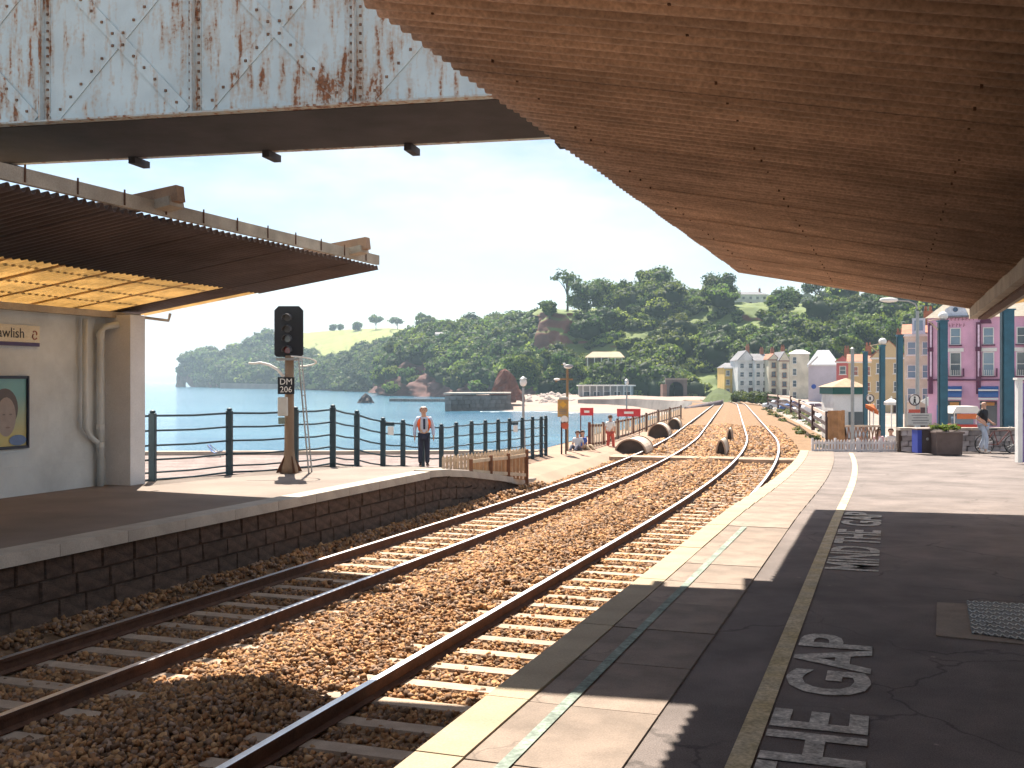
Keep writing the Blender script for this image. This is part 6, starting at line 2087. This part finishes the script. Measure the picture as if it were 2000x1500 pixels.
# brown posts and cream pickets leading down to the beach
hf = thing('bridge_railing', 'brown posts and cream uprights railing along the beach steps', 'railing', at(1200, 880, 46))
pts = [at(1151, 884, 44), at(1178, 880, 47), at(1206, 868, 52), at(1236, 858, 58), at(1262, 846, 66), at(1285, 835, 75), at(1308, 826, 86), at(1330, 818, 98)]
for i, p in enumerate(pts):
    h = 1.3
    MB().box((p.x, p.y, p.z + h / 2 - 0.05), (0.11, 0.11, h)).build('post', M('rail_brown', (0.12, 0.05, 0.035), 0.8, 0.25, 4), hf)
for i in range(len(pts) - 1):
    for z in (0.35, 1.1):
        MB().bar(pts[i] + Vector((0, 0, z)), pts[i + 1] + Vector((0, 0, z)), 0.05, 0.09).build('rail_bar', MATS['rail_brown'], hf)
    for k in range(5):
        q = pts[i].lerp(pts[i + 1], (k + 0.5) / 5)
        MB().box((q.x, q.y - 0.05, q.z + 0.66), (0.09, 0.03, 1.05)).build('upright', M('upright_cream', (0.60, 0.54, 0.42), 0.8, 0.15, 4, rnd=0.15), hf)
for (px, py, wpx, hpx, d, lab) in ((1146, 804, 26, 15, 43.0, 'small red banner sign left of the bench railing'), (1228, 806, 46, 15, 56.0, 'wide red banner sign on the beach railing')):
    p = at(px, py, d)
    zg = at(px, 870, d).z
    bn_ = thing('red_banner', lab, 'banner', (p.x, d, zg), 'red banners by the beach')
    w_, h_ = wpx * d / F, hpx * d / F
    pn = MB().box(tuple(p), (w_, 0.02, h_)).build('panel', plain('banner_red', (0.58, 0.05, 0.06), 0.6), bn_)
    MB().box((p.x, d - 0.013, p.z), (w_ * 0.4, 0.006, h_ * 0.3)).build('white_mark', m_white, pn)
    for q in (-0.45, 0.45):
        MB().tube([(p.x + q * w_, d + 0.03, zg - 0.1), (p.x + q * w_, d + 0.03, p.z + h_ / 2)], 0.025, 6).build('pole', MATS['rail_brown'], bn_)


# hump-topped steel girders of the little bridge
def girder(px, ybase, d, wpx, hpx, lab, ln=2.4):
    p = at(px, ybase, d)
    w, h = wpx * d / F, hpx * d / F
    sgl = to_sl(p)
    hd_ = TH + math.atan(slope(sgl[0]))
    fw = Vector((math.sin(hd_), math.cos(hd_), 0))
    rt_ = Vector((math.cos(hd_), -math.sin(hd_), 0))
    t_ = thing('bridge_girder', lab, 'girder', p, 'round-topped bridge girders beside the rails')
    base = Vector((p.x, p.y, p.z - 0.3))
    prof_ = [base + rt_ * (w / 2 * math.cos(q)) + Vector((0, 0, 0.3 + h * math.sin(q))) for q in np.linspace(0, math.pi, 15)]
    poly = [base + rt_ * (w / 2)] + prof_ + [base - rt_ * (w / 2)]
    MB().prism(poly, fw * ln).build('web', M('girder_dark', (0.075, 0.055, 0.045), 0.8, 0.3, 3.0), t_)
    rim = MB()
    for i in range(len(prof_) - 1):
        a_, b_ = prof_[i], prof_[i + 1]
        rim.bar(a_ - fw * 0.06 + Vector((0, 0, 0.02)), b_ - fw * 0.06 + Vector((0, 0, 0.02)), 0.14, 0.06, up=(0, 0, 1))
    rim.build('rim', M('girder_rim', (0.38, 0.28, 0.21), 0.8, 0.3, 3.0), t_)
    top = MB().sheet([[q + Vector((0, 0, 0.03)) + fw * u for q in prof_] for u in (0.02, ln)]).build('top_plate', M('girder_top', (0.50, 0.42, 0.34), 0.85, 0.25, 2.0), t_)
    for u in (ln - 0.1,):
        rb = MB()
        for i in range(len(prof_) - 1):
            rb.bar(prof_[i] + fw * u + Vector((0, 0, 0.05)), prof_[i + 1] + fw * u + Vector((0, 0, 0.05)), 0.09, 0.05)
        rb.build('rib', MATS['girder_rim'], t_)
girder(1232, 886, 44, 60, 27, 'nearest and largest hump-topped girder beside the seaward track')
girder(1286, 853, 57, 40, 24, 'middle hump-topped girder on the sea side of the tracks')
girder(1316, 837, 68, 26, 18, 'farthest small hump-topped girder on the sea side')
girder(1408, 893, 42.5, 18, 32, 'nearer hump-topped girder standing between the two tracks', 2.4)
girder(1425, 863, 53, 10, 24, 'farther slim girder standing between the two tracks', 2.4)

# deckchair on the promenade
p = Vector((at(420, 888, 44.5).x, 44.5, -1.17))
dc = thing('deck_chair', 'small blue folding deck chair on the promenade beyond the railing', 'chair', p)
for dy in (-0.22, 0.22):
    MB().bar(p + Vector((-0.28, dy, 0.5)), p + Vector((0.3, dy, 0.02)), 0.03, 0.03).build('side_bar', m_gal, dc)
    MB().bar(p + Vector((-0.2, dy, 0.02)), p + Vector((0.28, dy, 0.26)), 0.03, 0.03).build('cross_leg', m_gal, dc)
MB().sheet([[p + Vector((-0.27, dy, 0.5)), p + Vector((-0.1, dy, 0.24)), p + Vector((0.05, dy, 0.18)), p + Vector((0.28, dy, 0.26))] for dy in (-0.2, 0.2)]).build('canvas_seat', plain('canvas_blue', (0.12, 0.20, 0.42)), dc).modifiers.new('thick', 'SOLIDIFY').thickness = 0.015

# ------------------------------------------------------------------ people
m_skin = M('skin', (0.52, 0.30, 0.21), 0.6, 0.06, 8.0)


def skinned(name, V, E, Rd, mat, parent, mt, sub=2, extra=None):
    me = bpy.data.meshes.new(name)
    me.from_pydata([tuple(v_) for v_ in V], E, [])
    o = bpy.data.objects.new(name, me)
    COL.objects.link(o)
    sk = o.modifiers.new('skin', 'SKIN')
    sk.use_smooth_shade = True
    for i, r_ in enumerate(Rd):
        me.skin_vertices[0].data[i].radius = r_ if isinstance(r_, tuple) else (r_, r_)
        me.skin_vertices[0].data[i].use_root = (i == 0)
    ss = o.modifiers.new('sub', 'SUBSURF')
    ss.levels = ss.render_levels = sub
    bpy.context.view_layer.update()
    dg = bpy.context.evaluated_depsgraph_get()
    m2 = bpy.data.meshes.new_from_object(o.evaluated_get(dg))
    bpy.data.objects.remove(o)
    if extra is not None:
        import bmesh
        bm = bmesh.new()
        bm.from_mesh(m2)
        e2 = extra.mesh('tmp')
        bm.from_mesh(e2)
        bm.to_mesh(m2)
        bm.free()
    m2.transform(mt)
    m2.polygons.foreach_set('use_smooth', [True] * len(m2.polygons))
    m2.name = name
    m2.materials.clear()
    return put(m2, name, mat, parent)


POSE = dict(pelvis=(0, 0, .95), belly=(0, 0, 1.12), chest=(0, 0, 1.33), neck=(0, 0, 1.47), chin=(0, -.015, 1.56), face=(0, -.01, 1.64), crown=(0, .01, 1.70),
            shl=(-.18, 0, 1.41), ell=(-.245, .03, 1.13), wrl=(-.25, -.05, .88), shr=(.18, 0, 1.41), elr=(.245, .03, 1.13), wrr=(.25, -.05, .88),
            hil=(-.09, 0, .90), knl=(-.10, -.01, .50), anl=(-.10, .03, .09), tol=(-.11, -.15, .04), hir=(.09, 0, .90), knr=(.10, -.01, .50), anr=(.10, .03, .09), tor=(.11, -.15, .04))
RAD = dict(pelvis=.12, belly=.115, chest=.125, neck=.055, chin=.068, face=.098, crown=.08, shl=.062, ell=.043, wrl=.03, shr=.062, elr=.043, wrr=.03,
           hil=.085, knl=.058, anl=.04, tol=.036, hir=.085, knr=.058, anr=.04, tor=.036)


def person(label, loc, height, rz, pose=None, top=None, legs=None, shoes=None, hair=None, sleeves='short', vest=None, tie=None, bald=False, group=None, fine=True):
    J_ = dict(POSE)
    J_.update(pose or {})
    J_ = {k: Vector(v_) for k, v_ in J_.items()}
    t_ = thing('person', label, 'person', loc, group)
    mt = Matrix.Translation(Vector(loc)) @ Matrix.Rotation(rz, 4, 'Z') @ Matrix.Scale(height / 1.75, 4)
    names = list(J_)
    ix = {k: i for i, k in enumerate(names)}
    V = [J_[k] for k in names]
    Rd = [RAD[k] for k in names]
    E = [(ix[a_], ix[b_]) for a_, b_ in (('pelvis', 'belly'), ('belly', 'chest'), ('chest', 'neck'), ('neck', 'chin'), ('chin', 'face'), ('face', 'crown'), ('chest', 'shl'), ('shl', 'ell'), ('ell', 'wrl'),
                                         ('chest', 'shr'), ('shr', 'elr'), ('elr', 'wrr'), ('pelvis', 'hil'), ('hil', 'knl'), ('knl', 'anl'), ('anl', 'tol'), ('pelvis', 'hir'), ('hir', 'knr'), ('knr', 'anr'), ('anr', 'tor'))]
    if fine:
        for sd, sg_ in (('l', -1), ('r', 1)):
            w_, e_ = J_['wr' + sd], J_['el' + sd]
            dr = (w_ - e_).normalized()
            fwd = Vector((0, -1, 0))
            across = (fwd - dr * fwd.dot(dr)).normalized()
            pi = len(V)
            V.append(w_ + dr * 0.06); Rd.append((.034, .018)); E.append((ix['wr' + sd], pi))
            for k, (off, ln) in enumerate(((-.028, .075), (-.009, .085), (.010, .08), (.028, .062))):
                b_ = len(V)
                V += [w_ + dr * 0.095 + across * -off, w_ + dr * (0.095 + ln * .5) + across * (-off + .006), w_ + dr * (0.095 + ln * .9) + across * (-off + .02)]
                Rd += [.009, .008, .007]
                E += [(pi, b_), (b_, b_ + 1), (b_ + 1, b_ + 2)]
            b_ = len(V)
            V += [w_ + dr * 0.05 + across * .04, w_ + dr * 0.085 + across * .055]
            Rd += [.010, .008]
            E += [(pi, b_), (b_, b_ + 1)]
    ex = MB()
    f_ = J_['face']
    ex.add([f_ + Vector((-.014, -.085, -.03)), f_ + Vector((.014, -.085, -.03)), f_ + Vector((0, -.115, -.028)), f_ + Vector((0, -.085, .022))], [(0, 1, 2), (0, 2, 3), (1, 3, 2)])
    for s_ in (-1, 1):
        ex.ball(f_ + Vector((s_ * .088, .01, -.015)), (.014, .022, .034), 6, 5)
    bd_ = skinned('body', V, E, Rd, m_skin, t_, mt, 1 if not fine else 2, ex)

    def garment(nm, keys, edges, grow, mat, over=None):
        kk_ = {k: i for i, k in enumerate(keys)}
        VV = [J_[k] if not (over and k in over) else Vector(over[k]) for k in keys]
        RR = [RAD[k] + grow for k in keys]
        return skinned(nm, VV, [(kk_[a_], kk_[b_]) for a_, b_ in edges], RR, mat, t_, mt, 1)
    J_['hem'] = J_['pelvis'] + Vector((0, 0, -.02)); RAD['hem'] = .125
    J_['coll'] = J_['chest'].lerp(J_['neck'], .6); RAD['coll'] = .075
    for sd in 'lr':
        J_['sl' + sd] = J_['sh' + sd].lerp(J_['el' + sd], .75 if sleeves == 'short' else 1.0); RAD['sl' + sd] = .056 if sleeves == 'short' else .045
        J_['cu' + sd] = J_['el' + sd].lerp(J_['wr' + sd], .93); RAD['cu' + sd] = .038
        J_['tr' + sd] = J_['an' + sd] + Vector((0, 0, .0)); RAD['tr' + sd] = .055
    keys = ['chest', 'belly', 'hem', 'coll', 'shl', 'sll', 'shr', 'slr']
    ed = [('chest', 'belly'), ('belly', 'hem'), ('chest', 'coll'), ('chest', 'shl'), ('shl', 'sll'), ('chest', 'shr'), ('shr', 'slr')]
    if sleeves != 'short':
        keys += ['cul', 'cur']; ed += [('sll', 'cul'), ('slr', 'cur')]
    garment('shirt', keys, ed, .014, top)
    garment('trousers', ['pelvis', 'hil', 'knl', 'trl', 'hir', 'knr', 'trr'], [('pelvis', 'hil'), ('hil', 'knl'), ('knl', 'trl'), ('pelvis', 'hir'), ('hir', 'knr'), ('knr', 'trr')], .018, legs)
    for sd in 'lr':
        garment('shoe', ['an' + sd, 'to' + sd], [('an' + sd, 'to' + sd)], .012, shoes)
    mb = MB()
    c_ = J_['face'] + Vector((0, .012, .02))
    mb.ball((0, 0, 0), (.119, .122, .114), 12, 8)
    keep_v = mb.v
    hm = mb.mesh('hair')
    import bmesh
    bm = bmesh.new(); bm.from_mesh(hm)
    dele = [v_ for v_ in bm.verts if (v_.co.y < -.045 and v_.co.z < .055) or v_.co.z < -.05 or (bald and v_.co.z > .03)]
    bmesh.ops.delete(bm, geom=dele, context='VERTS')
    bm.to_mesh(hm); bm.free()
    hm.transform(mt @ Matrix.Translation(c_))
    put(hm, 'hair', hair, t_)
    for s_ in (-1, 1):
        q = mt @ (J_['face'] + Vector((s_ * .033, -.083, .01)))
        MB().ball(q, (.011, .008, .008), 6, 4).build('eye', m_dark, bd_)
    q = mt @ (J_['face'] + Vector((0, -.078, -.055)))
    MB().ball(q, (.024, .008, .006), 6, 4).build('mouth', plain('lip', (0.36, 0.14, 0.11)), bd_)
    if vest is not None:
        vk = ['chest', 'belly', 'vhem', 'shl', 'shr']
        J_['vhem'] = J_['belly'] + Vector((0, 0, -.13)); RAD['vhem'] = .122
        vm = garment('vest', vk, [('chest', 'belly'), ('belly', 'vhem'), ('chest', 'shl'), ('chest', 'shr')], .06, vest)
        bm = bmesh.new(); bm.from_mesh(vm.data)
        inv = mt.inverted()
        dele = [v_ for v_ in bm.verts if (inv @ v_.co).y < -.05 and abs((inv @ v_.co).x) < .034]
        bmesh.ops.delete(bm, geom=dele, context='VERTS')
        bm.to_mesh(vm.data); bm.free()
        for s_ in (-1, 1):
            a_, b_ = mt @ (J_['chest'] + Vector((s_ * .1, -.17, .06))), mt @ (J_['belly'] + Vector((s_ * .1, -.16, -.12)))
            MB().bar(a_, b_, .011, .012, up=(0, -1, 0)).build('reflective_strip', plain('hi_vis_silver', (0.70, 0.70, 0.55)), vm)
    if tie is not None:
        a_, b_ = mt @ (J_['coll'] + Vector((0, -.105, -.01))), mt @ (J_['belly'] + Vector((0, -.145, -.02)))
        MB().bar(a_, b_, .055, .012, up=(0, -1, 0)).build('tie', tie, t_)
    return t_


m_blackcl = plain('cloth_black', (0.018, 0.018, 0.022), 0.85)
m_navy = plain('cloth_navy', (0.03, 0.035, 0.06), 0.85)
m_shirtb = plain('cloth_pale_blue', (0.50, 0.55, 0.68), 0.8)
m_jean = plain('cloth_grey_blue', (0.38, 0.43, 0.52), 0.85)
m_hv = plain('cloth_orange', (0.90, 0.13, 0.02), 0.7)
m_wh = plain('hair_white', (0.66, 0.62, 0.58), 0.8)
m_br = plain('hair_brown', (0.10, 0.06, 0.04), 0.8)
m_shoe = plain('shoe_black', (0.02, 0.018, 0.018), 0.5)
d = 28.6
p = at(828, 912, d)
person('white-haired railway worker in an orange vest and dark trousers on the seaward platform', p, 1.60, 0.15,
       dict(wrl=(-.27, -.02, .88), ell=(-.27, .05, 1.13), elr=(.27, .03, 1.13), wrr=(.27, -.1, .89), chin=(-.012, -.03, 1.555), face=(-.015, -.03, 1.635)), m_shirtb, m_navy, m_shoe, m_wh, 'long', m_hv, m_navy)
d = 34.0
p = at(1921, 885, d)
person('bald man in a black polo shirt and pale trousers walking past the stone wall', p, 1.66, 0.75,
       dict(ell=(-.30, .10, 1.16), wrl=(-.20, -.08, 1.0), elr=(.27, .02, 1.15), wrr=(.22, -.17, 1.02), knl=(-.09, -.14, .52), anl=(-.1, -.12, .11), tol=(-.11, -.29, .05), knr=(.09, .02, .5), anr=(.1, .17, .13), tor=(.11, .02, .04)),
       m_blackcl, m_jean, plain('shoe_white', (0.6, 0.58, 0.55), 0.6), m_wh, 'short', bald=True)
SIT = dict(pelvis=(0, .1, .16), belly=(0, .12, .33), chest=(0, .1, .54), neck=(0, .08, .68), chin=(0, .065, .77), face=(0, .06, .85), crown=(0, .08, .91), shl=(-.18, .1, .62), ell=(-.26, .14, .36), wrl=(-.2, -.02, .2),
           shr=(.18, .1, .62), elr=(.26, .14, .36), wrr=(.2, -.02, .2), hil=(-.09, .08, .13), knl=(-.13, -.34, .34), anl=(-.12, -.6, .09), tol=(-.13, -.74, .05), hir=(.09, .08, .13), knr=(.13, -.34, .34), anr=(.12, -.6, .09), tor=(.13, -.74, .05))
walk = dict(knl=(-.09, -.14, .52), anl=(-.1, -.12, .11), tol=(-.11, -.29, .05), anr=(.1, .17, .13), tor=(.11, .02, .04))
G = 'people on the forecourt and beach'
def cl(n, c):
    return plain('cloth_' + n, c, 0.85)
for (lab, px, py, d, h, rz, pose, c1, c2) in (
        ('person in a blue top sitting on the path edge by the brown post', 1140, 884, 43.0, 1.6, 0.6, SIT, cl('blue', (0.05, 0.12, 0.42)), cl('tan', (0.4, 0.3, 0.2))),
        ('person in a pale top sitting beside the one in blue', 1127, 884, 42.4, 1.55, -0.4, SIT, cl('pale', (0.55, 0.6, 0.66)), cl('dusk', (0.12, 0.12, 0.16))),
        ('person with white top and red shorts walking by the beach railing', 1192, 884, 46.0, 1.6, 2.6, walk, cl('white', (0.66, 0.66, 0.64)), cl('redsh', (0.45, 0.08, 0.06))),
        ('person in a pink top behind the picket fence at the trellis', 1716, 872, 40.0, 1.6, 0.3, None, cl('pink', (0.62, 0.40, 0.42)), cl('tan2', (0.36, 0.28, 0.22))),
        ('person in a white and orange top by the blue column with a globe lamp', 1740, 872, 41.0, 1.6, -0.5, walk, cl('white2', (0.68, 0.62, 0.58)), cl('orange2', (0.5, 0.25, 0.12))),
        ('person in a grey shirt standing under the orange umbrella', 1686, 862, 47.0, 1.65, 0.8, None, cl('grey3', (0.36, 0.38, 0.44)), cl('dark3', (0.05, 0.05, 0.07)))):
    q = at(px, py, d)
    if px > 1600:
        q = Vector((q.x, d, z_street(d)))
    person(lab, q, h, rz, pose, c1, c2, m_shoe, m_br, 'short', group=G, fine=False)

# ------------------------------------------------------------------ haze over the bay
hz = MB().box((0, 1400, 45), (20000, 20400, 108)).build('haze', None)
m_hz = bpy.data.materials.new('haze')
m_hz.use_nodes = True
t = m_hz.node_tree
t.nodes.clear()
oo = t.nodes.new('ShaderNodeOutputMaterial')
pv_ = t.nodes.new('ShaderNodeVolumePrincipled')
pv_.inputs['Color'].default_value = (0.62, 0.82, 1.0, 1)
pv_.inputs['Density'].default_value = 0.00018
pv_.inputs['Anisotropy'].default_value = 0.2
t.links.new(pv_.outputs[0], oo.inputs['Volume'])
hz.data.materials.append(m_hz)
hz['kind'] = 'stuff'
hz['label'] = 'thin pale sea haze over the bay'
